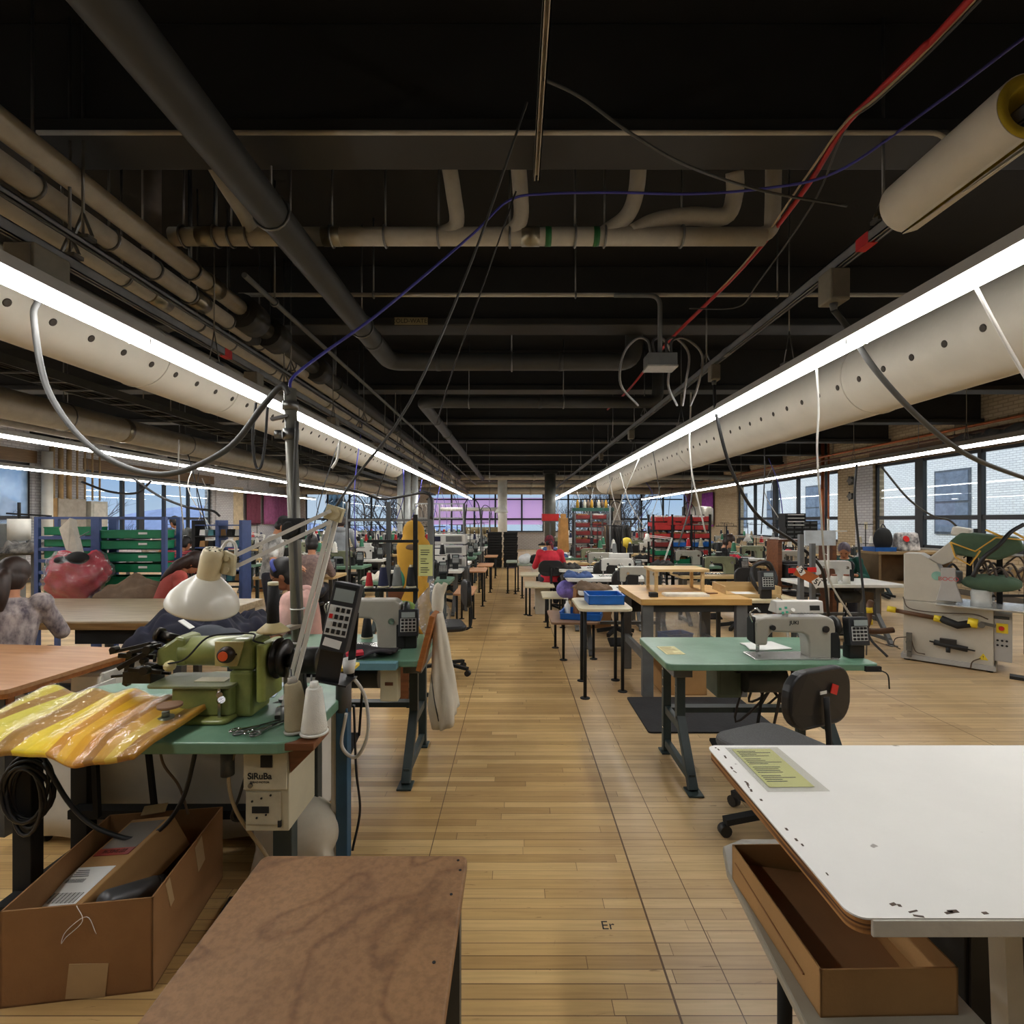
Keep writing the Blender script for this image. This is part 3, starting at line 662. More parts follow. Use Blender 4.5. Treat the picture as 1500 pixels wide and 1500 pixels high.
t = thing("junction_box", "grey junction box with looping conduits hung over the aisle's right", "electrical box", (jx, 4.46, 2.98))
MB().box((0, 0, 0), (.25, .18, .11)).build("box_body", GREYP, t, bevel=.006); MB().box((0, 0, -.06), (.26, .19, .015)).build("lid", mat("box_lid", (150, 148, 140), 0.5), t)
for k, (dx, e) in enumerate(((-.08, -.2), (.06, .26), (.1, .34), (-.04, .2))):
    MB().tube(spl([(dx, 0, .05), (dx * 1.2, .05, .2), (dx + e * .5, .12, .24), (dx + e, .2, .12), (dx + e, .3, -.12), (e + .2, .8, -.2)], 6), .011, 8).build("flex_conduit", mat("flex_conduit_grey", (128, 128, 128), 0.45, 0.6), t)
pipe("big_pipe", "fat beige insulated pipe overhead on the left side", "pipe", [(-5.6, 2.6, 2.88), (-5.6, 26.0, 2.88)], .17, PIPEW, n=22, rods=(.06, .16, .26, .36, .46, .56, .66, .76, .86), collars=(.2, .4, .6, .8), collar_mt=SLV, cr=1.04)
pipe("grey_pipe", "pale grey pipe below the fat beige pipe at left", "pipe", [(-6.1, 3.4, 2.78), (-6.1, 27, 2.78)], .06, mat("pipe_pale", (150, 146, 140), 0.6), rods=(.1, .3, .5, .7))
for k, (y, z, r, lb) in enumerate(((21.8, 3.42, .11, "beige pipe crossing overhead near the far wall, nearest of three"), (24.6, 3.3, .1, "beige pipe crossing overhead near the far wall, middle of three"), (26.4, 3.1, .17, "fat beige pipe crossing overhead in front of the lilac windows"))):
    pipe("crossing_pipe", lb, "pipe", [(-11.8, y, z), (9.2, y, z)], r, PIPEW, "pipes crossing at the far end", rods=(.1, .3, .5, .7, .9), collars=(.35, .6), collar_mt=PIPEW)
# cable tray, strut rails
def rail(x, z, y0, y1, label, w=.05, h=.06):
    t = thing("strut_rail", label, "rail", (x, 0, z)); m = MB()
    m.bb(-w / 2, w / 2, y0, y1, h / 2 - .006, h / 2); m.bb(-w / 2, -w / 2 + .006, y0, y1, -h / 2, h / 2); m.bb(w / 2 - .006, w / 2, y0, y1, -h / 2, h / 2)
    m.bb(-w / 2, -w * .2, y0, y1, -h / 2, -h / 2 + .006); m.bb(w * .2, w / 2, y0, y1, -h / 2, -h / 2 + .006); m.build("channel", mat("strut_steel", (128, 130, 132), .45, .1), t)
    y = y0 + 1.2
    while y < y1:
        m = MB(); m.cyl((0, y, h / 2), (0, y, HC - z), .008, n=6); m.bb(-.05, .05, y - .03, y + .03, h / 2, h / 2 + .02); m.bar((-.05, y, h / 2 + .02), (0, y, .16), .012); m.bar((.05, y, h / 2 + .02), (0, y, .16), .012); m.build("hanger", STEEL, t)
        MB().bb(-w / 2 - .002, w / 2 + .002, y - .55, y - .45, -h / 2 + .002, h / 2 + .002).build("joint_plate", mat("joint_grey", (130, 132, 134), 0.4, 0.5), t)
        y += 2.5
    return t
RR = rail(1.94, 3.14, -1, 26.5, "dark grey strut rail running overhead right of the aisle")
MB().bb(-.027, .027, 2.78, 2.88, -.032, .032).build("red_tag", mat("red_tag", (190, 40, 44), 0.6), RR)
RL = rail(-2.35, 2.95, -1, 25.5, "dark grey strut rail running overhead left of the aisle")
MB().bb(-.027, .027, 4.1, 4.2, -.032, .032).build("red_tag", mat("red_tag", (190, 40, 44), 0.6), RL)
rail(-2.28, 3.06, -1, 25.5, "thin dark rail beside the left overhead strut rail", .035, .03)
rail(.12, 3.56, .2, 2.93, "short pale strut pointing down the aisle at the ceiling", .035, .04)
bpy.data.objects["strut_rail.003"].children[0].data.materials[0] = mat("strut_pale", (170, 162, 148), 0.5)
t = thing("cable_tray", "dark steel cable tray with wires overhead at left", "cable tray", (-4.2, 0, 2.84)); m = MB()
m.bb(-.16, -.15, .5, 26, 0, .08); m.bb(.15, .16, .5, 26, 0, .08)
for k in range(84): m.bb(-.15, .15, .7 + k * .3, .73 + k * .3, 0, .015)
m.build("ladder", DGREY, t); m = MB()
for k in range(6): m.tube([(-.12 + k * .045 + .02 * math.sin(y * 1.7 + k), y, .03 + .01 * (k % 2)) for y in [.5 + j * .75 for j in range(35)]], .011, 6)
m.build("wires", SOFTBLACK, t)
m = MB()
for k in range(10): m.cyl((0.16, 1 + k * 2.5, .04), (.16, 1 + k * 2.5, HC - 2.84), .007, n=6); m.cyl((-0.16, 1 + k * 2.5, .04), (-.16, 1 + k * 2.5, HC - 2.84), .007, n=6)
m.build("hanger_rods", STEEL, t)
# insulation sleeve lying on the right rail
t = thing("insulation_sleeve", "white pipe insulation sleeve with yellow ends slipped over the right rail", "insulation", (1.94, 1.93, 3.16))
def ring_prof(ro, ri, ln, a0, a1, n=40):
    m = MB(); vs = []
    for k in range(n + 1):
        a = a0 + (a1 - a0) * k / n
        for r, y in ((ro, 0), (ri, 0), (ri, ln), (ro, ln)): vs.append((r * math.cos(a), y, r * math.sin(a)))
    fs = []
    for k in range(n):
        for j in range(4): fs.append((k * 4 + j, k * 4 + (j + 1) % 4, (k + 1) * 4 + (j + 1) % 4, (k + 1) * 4 + j))
    fs += [(0, 1, 2, 3), (n * 4 + 3, n * 4 + 2, n * 4 + 1, n * 4)]
    return m.add(vs, fs, True)
ring_prof(.128, .124, .62, math.radians(-86), math.radians(262)).build("jacket", mat("sleeve_white", (214, 206, 190), 0.6, var=0.04), t, bevel=.001)
ring_prof(.1235, .082, .615, math.radians(-84), math.radians(260)).build("core", mat("fibreglass_yellow", (196, 172, 48), 0.9, bump=0.3), t)
MB().add([(.06, 0, -.113), (.06, .62, -.113), (-.012, .62, -.134), (-.02, 0.0, -.165)], [(0, 1, 2, 3)]).build("flap", mat("sleeve_white", (0, 0, 0)), t, solid=.003)
# junction boxes on the rails
def rail_box(x, y, z, label, sz=(.12, .13, .19)):
    t = thing("drop_box", label, "electrical box", (x, y, z)); MB().box((0, 0, -sz[2] / 2), sz).build("box_body", mat("drop_box_tan", (124, 118, 104), 0.5), t, bevel=.008)
    MB().box((0, -sz[1] / 2 - .003, -sz[2] / 2), (sz[0] * .8, .006, sz[2] * .85)).build("cover", mat("drop_cover", (112, 106, 94), 0.5), t)
    MB().cyl((0, 0, -sz[2]), (0, 0, -sz[2] - .04), .024, .018, n=12).build("gland", GREYP, t); return t
rail_box(1.94, 3.12, 3.11, "tan drop box under the right rail, nearest camera")
rail_box(1.94, 5.0, 3.11, "tan drop box under the right rail, second from camera", (.09, .1, .15))
rail_box(1.94, 8.6, 3.11, "tan drop box under the right rail, third from camera", (.09, .1, .15))
rail_box(1.94, 11.6, 3.11, "tan drop box under the right rail, fourth from camera", (.09, .1, .15))
rail_box(-2.35, 2.52, 2.92, "tan drop box under the left rail, nearest camera", (.15, .2, .2))
rail_box(-2.35, 4.6, 2.92, "tan drop box under the left rail, second from camera")
rail_box(-2.35, 6.6, 2.92, "tan drop box under the left rail, third from camera")
rail_box(-2.35, 8.8, 2.92, "tan drop box under the left rail, fourth from camera")
rail_box(-2.35, 11.2, 2.92, "tan drop box under the left rail, fifth from camera")
# ---------------------------------------------------------------- cords
def cord(label, pts, r, mt, smooth=8, cat="cable", name="power_cable", group=None):
    P = spl(pts, smooth) if smooth else [Vector(p) for p in pts]; base = P[0].copy()
    o = MB().tube([p - base for p in P], r, 8).build(name, mt, None, base); return tag(o, label, cat, group)
CG = mat("cord_grey", (66, 66, 64), 0.5, var=0.05); CW = mat("cord_white", (196, 194, 188), 0.5, var=0.04); CB = mat("cord_black", (24, 24, 26), 0.5, var=0.05)
CBL = mat("cord_violet_blue", (62, 62, 150), 0.5, var=0.05); CR = mat("cord_red", (170, 36, 36), 0.5, var=0.1)
cord("thick grey cable swagging from the left rail to the grey pole", [(-2.35, 2.52, 2.68), W(50, 470, 2.5), W(72, 575, 2.48), W(140, 660, 2.45), W(235, 695, 2.42), W(330, 660, 2.4), W(385, 595, 2.4), W(412, 566, 2.4), W(424, 578, 2.4)], .014, CG)
cord("thick grey cable swagging from the nearest right drop box", [(1.94, 3.12, 2.88), W(1240, 478, 3.14), W(1285, 545, 3.2), W(1350, 615, 3.35), W(1420, 668, 3.6), W(1500, 700, 4.0), W(1560, 720, 4.6), W(1540, 790, 5.0)], .017, CG)
cord("black cable drooping from the second right drop box", [(1.94, 5.0, 2.92), W(1050, 610, 5.0), W(1072, 690, 5.1), W(1110, 755, 5.3), W(1165, 795, 5.5), W(1198, 825, 5.6), W(1208, 850, 5.7), W(1214, 905, 5.8)], .017, CB)
cord("black cable arching along the left side to a grey upright", [W(505, 715, 6.4), W(530, 722, 6.5), W(560, 731, 6.6), W(595, 726, 6.6), W(622, 722, 6.5), W(632, 732, 6.5), W(631, 760, 6.5)], .016, CB)
cord("violet blue air hose strung from the grey pole across the ceiling", [W(424, 572, 2.4), W(430, 552, 2.45), W(470, 520, 2.6), W(560, 455, 2.8), W(690, 345, 3.1), W(745, 294, 3.2), W(800, 284, 3.2), W(900, 282, 3.15), W(1010, 284, 3.1), W(1120, 276, 3.0), W(1225, 252, 2.8), W(1360, 160, 2.5), W(1500, 55, 2.2), W(1600, -20, 2.1)], .0075, CBL, name="air_hose")
cord("thin grey wire looping from the ceiling strut to the right rail", [W(796, 116, 2.28), W(850, 142, 2.33), W(925, 196, 2.42), W(1010, 244, 2.55), W(1120, 280, 2.8), W(1240, 302, 3.05)], .007, CG, name="wire")
cord("straight pale cord slanting from the ceiling down to the lamp", [W(772, 150, 2.36), W(690, 385, 2.36), W(600, 590, 2.3), W(520, 700, 2.25), W(492, 742, 2.2)], .006, CG, 4, name="thin_cable")
cord("thin dark cord slanting beside the straight pale cord", [W(756, 280, 3.0), W(700, 440, 3.3), W(664, 540, 3.6), W(640, 620, 3.8)], .005, CB, 4, name="thin_cable")
cord("red cable bundle strung along the ceiling right of the aisle", [(1.7, .4, 3.52), W(1420, 0, 1.92), W(1350, 72, 2.12), W(1275, 146, 2.38), W(1232, 192, 2.56), W(1170, 290, 3.1), W(1080, 400, 4.0), W(975, 505, 5.6), W(920, 572, 7.6), W(890, 600, 9.5)], .016, CR, name="cable_bundle")
cord("white wire hanging beside the red cable bundle", [(1.75, .6, 3.52), W(1436, 0, 1.9), W(1290, 142, 2.34), W(1238, 190, 2.54), W(1190, 300, 3.05), W(1110, 415, 3.9), W(1080, 450, 4.2), W(1010, 452, 4.6)], .006, CG, name="wire")
cord("beige wire tied to the red cable bundle", [(1.73, .6, 3.5), W(1428, 0, 1.91), W(1290, 138, 2.32), W(1236, 182, 2.5), W(1180, 260, 2.9), W(1085, 392, 3.9), W(985, 492, 5.4)], .006, mat("cord_beige", (170, 150, 120), 0.6), name="wire")
cord("white cord hanging from the right light row, nearest camera", [W(1428, 418, 2.25), W(1462, 482, 2.3), W(1492, 535, 2.35), W(1530, 600, 2.4)], .008, CW, name="thin_cable")
cord("white cord hanging from the right light row above the workbench", [W(1196, 540, 3.4), W(1199, 600, 3.45), W(1197, 660, 3.5), W(1202, 740, 3.6), W(1212, 840, 3.9), W(1245, 900, 4.1), W(1262, 920, 4.1)], .007, CW, name="thin_cable")
cord("black loop of cable hanging from the left rail", [W(375, 590, 3.4), W(370, 640, 3.42), W(374, 680, 3.45), W(382, 684, 3.45), W(388, 650, 3.45), W(392, 596, 3.4)], .009, CB)
cord("pale cord hanging from the left light row past the lamp arm", [W(498, 645, 4.6), W(494, 672, 4.6), W(486, 686, 4.6)], .012, CW, name="thin_cable")
cord("black cable sagging across the left windows", [W(120, 706, 9), W(160, 720, 9), W(200, 722, 9), W(222, 704, 9)], .02, CB)
cord("long black cable sagging from the left lights to a lamp", [W(197, 702, 8.5), W(232, 726, 8.5), W(275, 743, 8.4), W(310, 748, 8.4), W(322, 756, 8.4)], .02, CB)
cord("grey cord slanting past the right windows", [W(1290, 682, 8), W(1330, 730, 8), W(1365, 755, 8), W(1390, 762, 8), W(1405, 775, 8)], .016, CG, name="thin_cable")
cord("black cable with a loop dropping behind the press machine", [W(1500, 768, 5.2), W(1480, 780, 5.2), W(1462, 800, 5.2), W(1440, 818, 5.25), W(1425, 845, 5.3)], .02, CB)
cord("black cable hanging straight down before the brick pier", [W(1255, 680, 6.0), W(1252, 730, 6), W(1258, 800, 6), W(1266, 880, 5.9), W(1272, 930, 5.8), W(1300, 962, 5.6)], .013, CB)
rc = random.Random(21)
for k in range(26):
    side = -1 if k % 2 else 1; y = 6.0 + k * .62; xx = side * (2.1 + rc.uniform(-.15, .5)); z0 = 2.62 if k % 3 else 3.1; z1 = rc.uniform(1.15, 1.6)
    p0 = V(xx, y, z0); p1 = V(xx + rc.uniform(-.5, .6), y + rc.uniform(-.3, .5), z1); mid = p0.lerp(p1, .5) + V(rc.uniform(-.12, .12), rc.uniform(-.1, .1), 0)
    mt = (CW, CB, CG, CBL)[k % 4]; nm = ("white", "black", "grey", "violet blue")[k % 4]
    cord("%s cord drooping to the sewing tables, %s down the %s light row" % (nm, ORD[k // 2] if k // 2 < 16 else "last", "left" if side < 0 else "right"), [p0, mid, p1], rc.uniform(.007, .011), mt, 6, name="hanging_cable", group="cords drooping to the machines")
for k in range(10):
    x = -4.6 - (k % 5) * .9; y = 7 + k * 1.6
    cord("thin %s cord hanging over the left work tables, %s from camera" % (("white", "black")[k % 2], ORD[k]), [V(x, y, 2.7), V(x + .15 * math.sin(k * 2), y, 2.2), V(x + .3 * math.sin(k), y + .1, 1.45)], .009, (CW, CB)[k % 2], 5, name="hanging_cable", group="cords hanging over the left tables")
for k in range(8):
    x = 3.6 + (k % 4) * .9; y = 7.4 + k * 1.7
    cord("thin %s cord hanging over the right work tables, %s from camera" % (("black", "violet", "white")[k % 3], ORD[k]), [V(x, y, 2.7), V(x + .2 * math.sin(k * 2), y, 2.2), V(x + .4 * math.sin(k), y + .1, 1.4)], .009, (CB, CBL, CW)[k % 3], 5, name="hanging_cable", group="cords hanging over the right tables")
# ================================================================ BUILDERS
BED = mat("bed_metal", (176, 176, 172), 0.25, 0.7, var=0.05)
def leg_frame(t, x, yf, yb, ztop, m=None, w=.055, detail=True):
    """one end of a sewing stand: straight rear leg, bent front leg, foot rail, top bracket (local coordinates)"""
    m = m or LEGG; ym = yb - (yb - yf) * .55
    a = MB(); a.bar((x, yb, 0.01), (x, yb, ztop - .1), w, w * .8); a.bb(x - w * .8, x + w * .8, yb - .05, yb + .05, 0, .012); a.build("leg", m, t, bevel=.004)
    a = MB(); a.bar((x, ym, ztop - .1), (x, ym, .34), w, w * .8); a.bar((x, ym, .36), (x, yf, 0.012), w, w * .8); a.bb(x - w * .8, x + w * .8, yf - .06, yf + .05, 0, .012); a.build("leg", m, t, bevel=.004)
    if detail:
        a = MB(); a.bar((x, yb, .07), (x, yf + .02, .07), .035, .045); a.bar((x, yb, .3), (x, ym, .3), .035, .05); a.build("foot_rail", m, t)
        a = MB()
        for z in (.18, .46, .52, .58): a.cyl((x - w * .5 - .002, yb - .022, z), (x - w * .5 - .006, yb - .022, z), .008, n=8)
        for z in (.5, .55): a.cyl((x - w * .5 - .002, ym, z), (x - w * .5 - .006, ym, z), .008, n=8)
        a.build("bolts", CHROME, t)
    MB().bb(x - .06, x + .06, ym - .06, yb + .06, ztop - .1, ztop).build("bracket", GREYP, t, bevel=.004)
def sewing_table(label, x0, x1, y0, y1, z, top=None, edge=None, legm=None, th=.04, group=None, motor=True, cross=True, name="sewing_table", inset=.19, r=.05):
    cx, cy = (x0 + x1) / 2, (y0 + y1) / 2; w, d = (x1 - x0) / 2, (y1 - y0) / 2
    t = thing(name, label, "table", (cx, cy, 0), 0, group)
    MB().slab(-w, w, -d, d, z - th, z, r).build("tabletop", top or GREENT, t, bevel=.006)
    for s in (-1, 1): leg_frame(t, s * (w - inset), -d + .02, d - .14, z - th, legm)
    if cross: MB().bar((-w + inset, d - .14, .3), (w - inset, d - .14, .3), .07, .035).build("crossbar", legm or LEGG, t)
    if motor:
        m = MB(); m.cyl((.0, .05, z - th - .17), (.26, .05, z - th - .17), .085, n=18); m.bb(.06, .2, 0, .1, z - th - .09, z - th); m.build("motor", DGREY, t)
        m = MB(); m.bb(-.12, .1, -.12, .1, z - th - .08, z - th); m.build("oil_pan", SOFTBLACK, t)
        m = MB(); m.box((-.05, .02, .1), (.3, .2, .02), rx=.25); m.bar((.1, .1, .12), (.14, .06, z - th - .2), .014); m.build("treadle", SOFTBLACK, t)
    return t
ARMP = [(-.25, .085), (-.255, .235), (-.235, .262), (-.19, .272), (.19, .272), (.225, .25), (.235, .2), (.235, .0), (.075, .0), (.07, .1), (.06, .145), (.03, .165), (-.15, .172), (-.175, .14), (-.18, .085)]
def machine(label, loc, rz=0, body=None, panel=False, brand=None, group=None, head=None, tall=1.0, name="sewing_machine"):
    t = thing(name, label, "sewing machine", loc, rz, group)
    body = body or MACH
    T = Matrix.Translation((0, .055, 0)) @ rotm(PI / 2, 0, 0).to_4x4()
    MB().prism([(x, z * tall) for x, z in ARMP], 0, .11, T).build("arm", body, t, bevel=.014, seg=3)
    MB().slab(-.27, .24, -.09, .09, -.004, .008, .012).build("bed_plate", BED, t, bevel=.003)
    MB().prism([(-.262, .1), (-.262, .23), (-.248, .25), (-.248, .085)], -.045, .045, Matrix.Translation((0, 0, 0)) @ rotm(PI / 2, 0, 0).to_4x4()).build("face_plate", head or SOFTBLACK, t, bevel=.003)
    m = MB(); m.cyl((-.215, -.01, .09), (-.215, -.01, .03), .006, n=8); m.cyl((-.215, -.01, .03), (-.215, -.01, .008), .002, n=6); m.build("needle_bar", CHROME, t)
    m = MB(); m.cyl((-.215, .012, .1), (-.215, .012, .02), .006, n=8); m.box((-.215, -.004, .012), (.016, .04, .006)); m.build("presser_foot", CHROME, t)
    m = MB(); m.lathe([(.02, 0), (.062, .004), (.066, .02), (.055, .034), (.02, .04)], (.238, 0, .2 * tall), 22, rotm(0, PI / 2, 0)); m.build("handwheel", BLACK, t)
    m = MB(); m.prism([(.2, 0), (.262, 0), (.262, .1), (.25, .16), (.2, .16)], -.05, .06, Matrix.Translation((0, 0, 0)) @ rotm(PI / 2, 0, 0).to_4x4()); m.build("motor_cover", SOFTBLACK, t, bevel=.01)
    m = MB(); m.cyl((-.155, -.056, .19), (-.155, -.075, .19), .016, n=12); m.cyl((.17, -.056, .18), (.17, -.066, .18), .02, n=14); m.build("dial", CHROME if not panel else BLACK, t)
    MB().tube(spl([(-.06, 0, .262 * tall), (-.06, 0, .34), (-.1, 0, .36)], 4), .003, 5).build("thread_pin", CHROME, t); m = MB(); m.tube(spl([(-.25, -.03, .2), (-.275, -.03, .27), (-.24, -.03, .3), (-.2, 0, .275)], 5), .006, 6); m.build("thread_guide", CHROME, t)
    if panel:
        c = MB().prism([(-.05, .0), (.06, 0), (.02, .075), (-.04, .075)], -.145, .145, Matrix.Translation((.02, 0, .272)) @ rotm(PI / 2, 0, PI / 2).to_4x4()).build("control_panel", MACHW, t, bevel=.006)
    if brand: text(brand, .03, INK, t, (-.02, -.0565, .218), name="brand_lettering", bold=.0008)
    return t
def controller(label, loc, rz=0, rx=0, s=1.0, group=None, big=False):
    t = thing("control_box", label, "controller", loc, rz, group)
    R = rotm(rx, 0, 0)
    def A(m): return m
    c = MB().prism([(-.045, .0), (.045, 0), (.045, .09), (-.045, .09)], -.05, .04, None)
    MB().box((0, .02, .045 * s), (.1 * s, .06 * s, .09 * s)).build("stand", BLACK, t, bevel=.006)
    cs = MB().box((0, 0, .165 * s), (.125 * s, .06 * s, .17 * s), rx=-.12).build("case", mat("controller_case", (40, 42, 46), 0.5, var=0.08), t, bevel=.006)
    y = -.031 * s
    MB().box((0, y - .008 * s, .222 * s), (.085 * s, .004, .034 * s), rx=-.12).build("screen", LCD, t)
    kp = MB().box((0, y + .001 * s, .155 * s), (.1 * s, .004, .085 * s), rx=-.12).build("keypad", KEYS, t)
    m = MB()
    for i in range(4):
        for j in range(4): m.box(((-.036 + .024 * i) * s, y - .002 * s - (j - 1.5) * -.0022 * s, (.124 + .021 * j) * s), (.017 * s, .006, .014 * s), rx=-.12)
    m.build("keys", BLACK, kp); return t
def task_chair(label, loc, rz=0, seat=None, back=None, group=None, ht=.5, name="task_chair"):
    """operator's swivel chair, facing +y locally"""
    t = thing(name, label, "chair", loc, rz, group)
    m = MB(); m.grid(lambda u, v: V(-.23 + .46 * u, -.21 + .44 * v, ht + .02 - .03 * math.sin(PI * u) * math.sin(PI * v) - .05 * max(0, v - .75) * 4 * .4), 10, 10)
    MB().slab(-.23, .23, -.21, .23, ht - .03, ht + .025, .1, 6).build("seat", seat or GREYFAB, t, bevel=.022, seg=3)
    b = MB(); pl = rrect(.43, .27, .11, 6)
    b.grid(lambda u, v: V(0, 0, 0), 1, 1) if False else None
    n = len(pl); vs = []
    for k, y in enumerate((-.024, .024)):
        for px, pz in pl: vs.append((px, -.235 + y + .25 * px * px, ht + .33 + pz))
    b.add(vs, [tuple(range(n)), tuple(range(n, 2 * n))[::-1]] + [(i, n + i, n + (i + 1) % n, (i + 1) % n) for i in range(n)])
    b.build("backrest", back or BLACK, t, bevel=.012, seg=3)
    m = MB(); m.tube(spl([(0, -.05, ht - .04), (0, -.24, ht - .05), (0, -.285, ht + .05), (0, -.272, ht + .34)], 5), .022, 4, flat=.5); m.build("back_bar", SOFTBLACK, t)
    m = MB(); m.cyl((0, 0, .1), (0, 0, ht - .03), .025, n=12); m.cyl((0, 0, .1), (0, 0, .28), .034, n=12); m.build("post", SOFTBLACK, t)
    for k in range(5):
        a = k * 2 * PI / 5 + .3; c, s = math.cos(a), math.sin(a)
        l = MB().bar((0, 0, .11), (c * .27, s * .27, .075), .045, .03).build("leg", SOFTBLACK, t)
        m = MB(); m.cyl((c * .27 - s * .02, s * .27 + c * .02, .03), (c * .27 + s * .02, s * .27 - c * .02, .03), .03, n=12); m.build("caster", BLACK, l)
    return t
def cone_spool(label, loc, col, h=.16, r=.045, rz=0, tilt=(0, 0), group=None, base=None):
    t = thing("thread_cone", label, "thread spool", loc, 0, group); t.rotation_euler = (tilt[0], tilt[1], rz)
    MB().lathe([(r, .008), (r * 1.03, .02), (r * .62, h * .92), (r * .55, h * .95)], n=16).build("thread", col, t)
    MB().lathe([(r * 1.12, 0), (r * 1.12, .008), (r * .9, .01)], n=16).lathe([(r * .4, h * .93), (r * .32, h * 1.06), (r * .2, h * 1.06)], n=12).build("core", base or WHITE, t)
    return t
THREADS = [mat("thread_%s" % n, c, .8, var=.1, bump=.3, bscale=220) for n, c in (("white", (222, 220, 210)), ("black", (26, 26, 30)), ("navy", (30, 34, 66)), ("grey", (120, 122, 120)), ("red", (176, 36, 40)), ("tan", (168, 156, 126)), ("green", (60, 120, 90)))]
TNAME = ["white", "black", "navy", "grey", "red", "tan", "green"]
def thread_stand(label, loc, rz=0, h=.75, pins=2, group=None):
    t = thing("thread_stand", label, "thread stand", loc, rz, group)
    MB().cyl((0, 0, 0), (0, 0, h), .01, n=8).build("pole", SOFTBLACK, t)
    MB().box((0, 0, .005), (.08, .08, .01)).build("foot_plate", SOFTBLACK, t)
    m = MB(); m.bb(-.17, .17, -.02, .02, h * .42, h * .42 + .012)
    for k in range(pins):
        x = -.12 + .24 * k / max(1, pins - 1); m.cyl((x, 0, h * .42), (x, 0, h * .42 + .14), .004, n=6); m.cyl((x, 0, h * .42 + .01), (x, 0, h * .42 + .018), .045, n=12)
    m.build("spool_tray", SOFTBLACK, t)
    m = MB(); m.bb(-.17, .17, -.008, .008, h - .012, h)
    for k in range(pins):
        x = -.12 + .24 * k / max(1, pins - 1); m.tube([(x, .0, h), (x, 0, h + .03), (x, -.02, h + .03)], .003, 5)
    m.build("guide_arm", SOFTBLACK, t); return t
def floor_leg(t, x, y, z, r=.016, m=None, fl=.045):
    MB().cyl((x, y, .006), (x, y, z), r, n=12).lathe([(fl, 0), (fl, .006), (r * 1.3, .012)], (x, y, 0), 16).build("leg", m or SOFTBLACK, t)
def side_table(label, x0, x1, y0, y1, z, top, legs, group=None, th=.025, r=.05, edge=None):
    t = thing("side_table", label, "side table", ((x0 + x1) / 2, (y0 + y1) / 2, 0), 0, group); w, d = (x1 - x0) / 2, (y1 - y0) / 2
    MB().slab(-w, w, -d, d, z - th, z, r).build("tabletop", top, t, bevel=.004)
    for lx, ly in legs: floor_leg(t, lx - (x0 + x1) / 2, ly - (y0 + y1) / 2, z - th)
    return t
def tray_thing(label, loc, sz, mt, rz=0, group=None, name="tray", cat="tray", holes=False, front=1.0, lip=True):
    t = thing(name, label, cat, loc, rz, group)
    MB().tray((0, 0, 0), sz, .007, 0, front).build("tray_body", mt, t, bevel=.002)
    if lip:
        x, y, z = sz; m = MB()
        for a in ([(-x / 2, -y / 2, z * front), (x / 2, -y / 2, z * front)], [(-x / 2, y / 2, z), (x / 2, y / 2, z)], [(-x / 2, -y / 2, z), (-x / 2, y / 2, z)], [(x / 2, -y / 2, z), (x / 2, y / 2, z)]): m.bar(a[0], a[1], .016, .012)
        m.build("rim", mt, t)
    return t

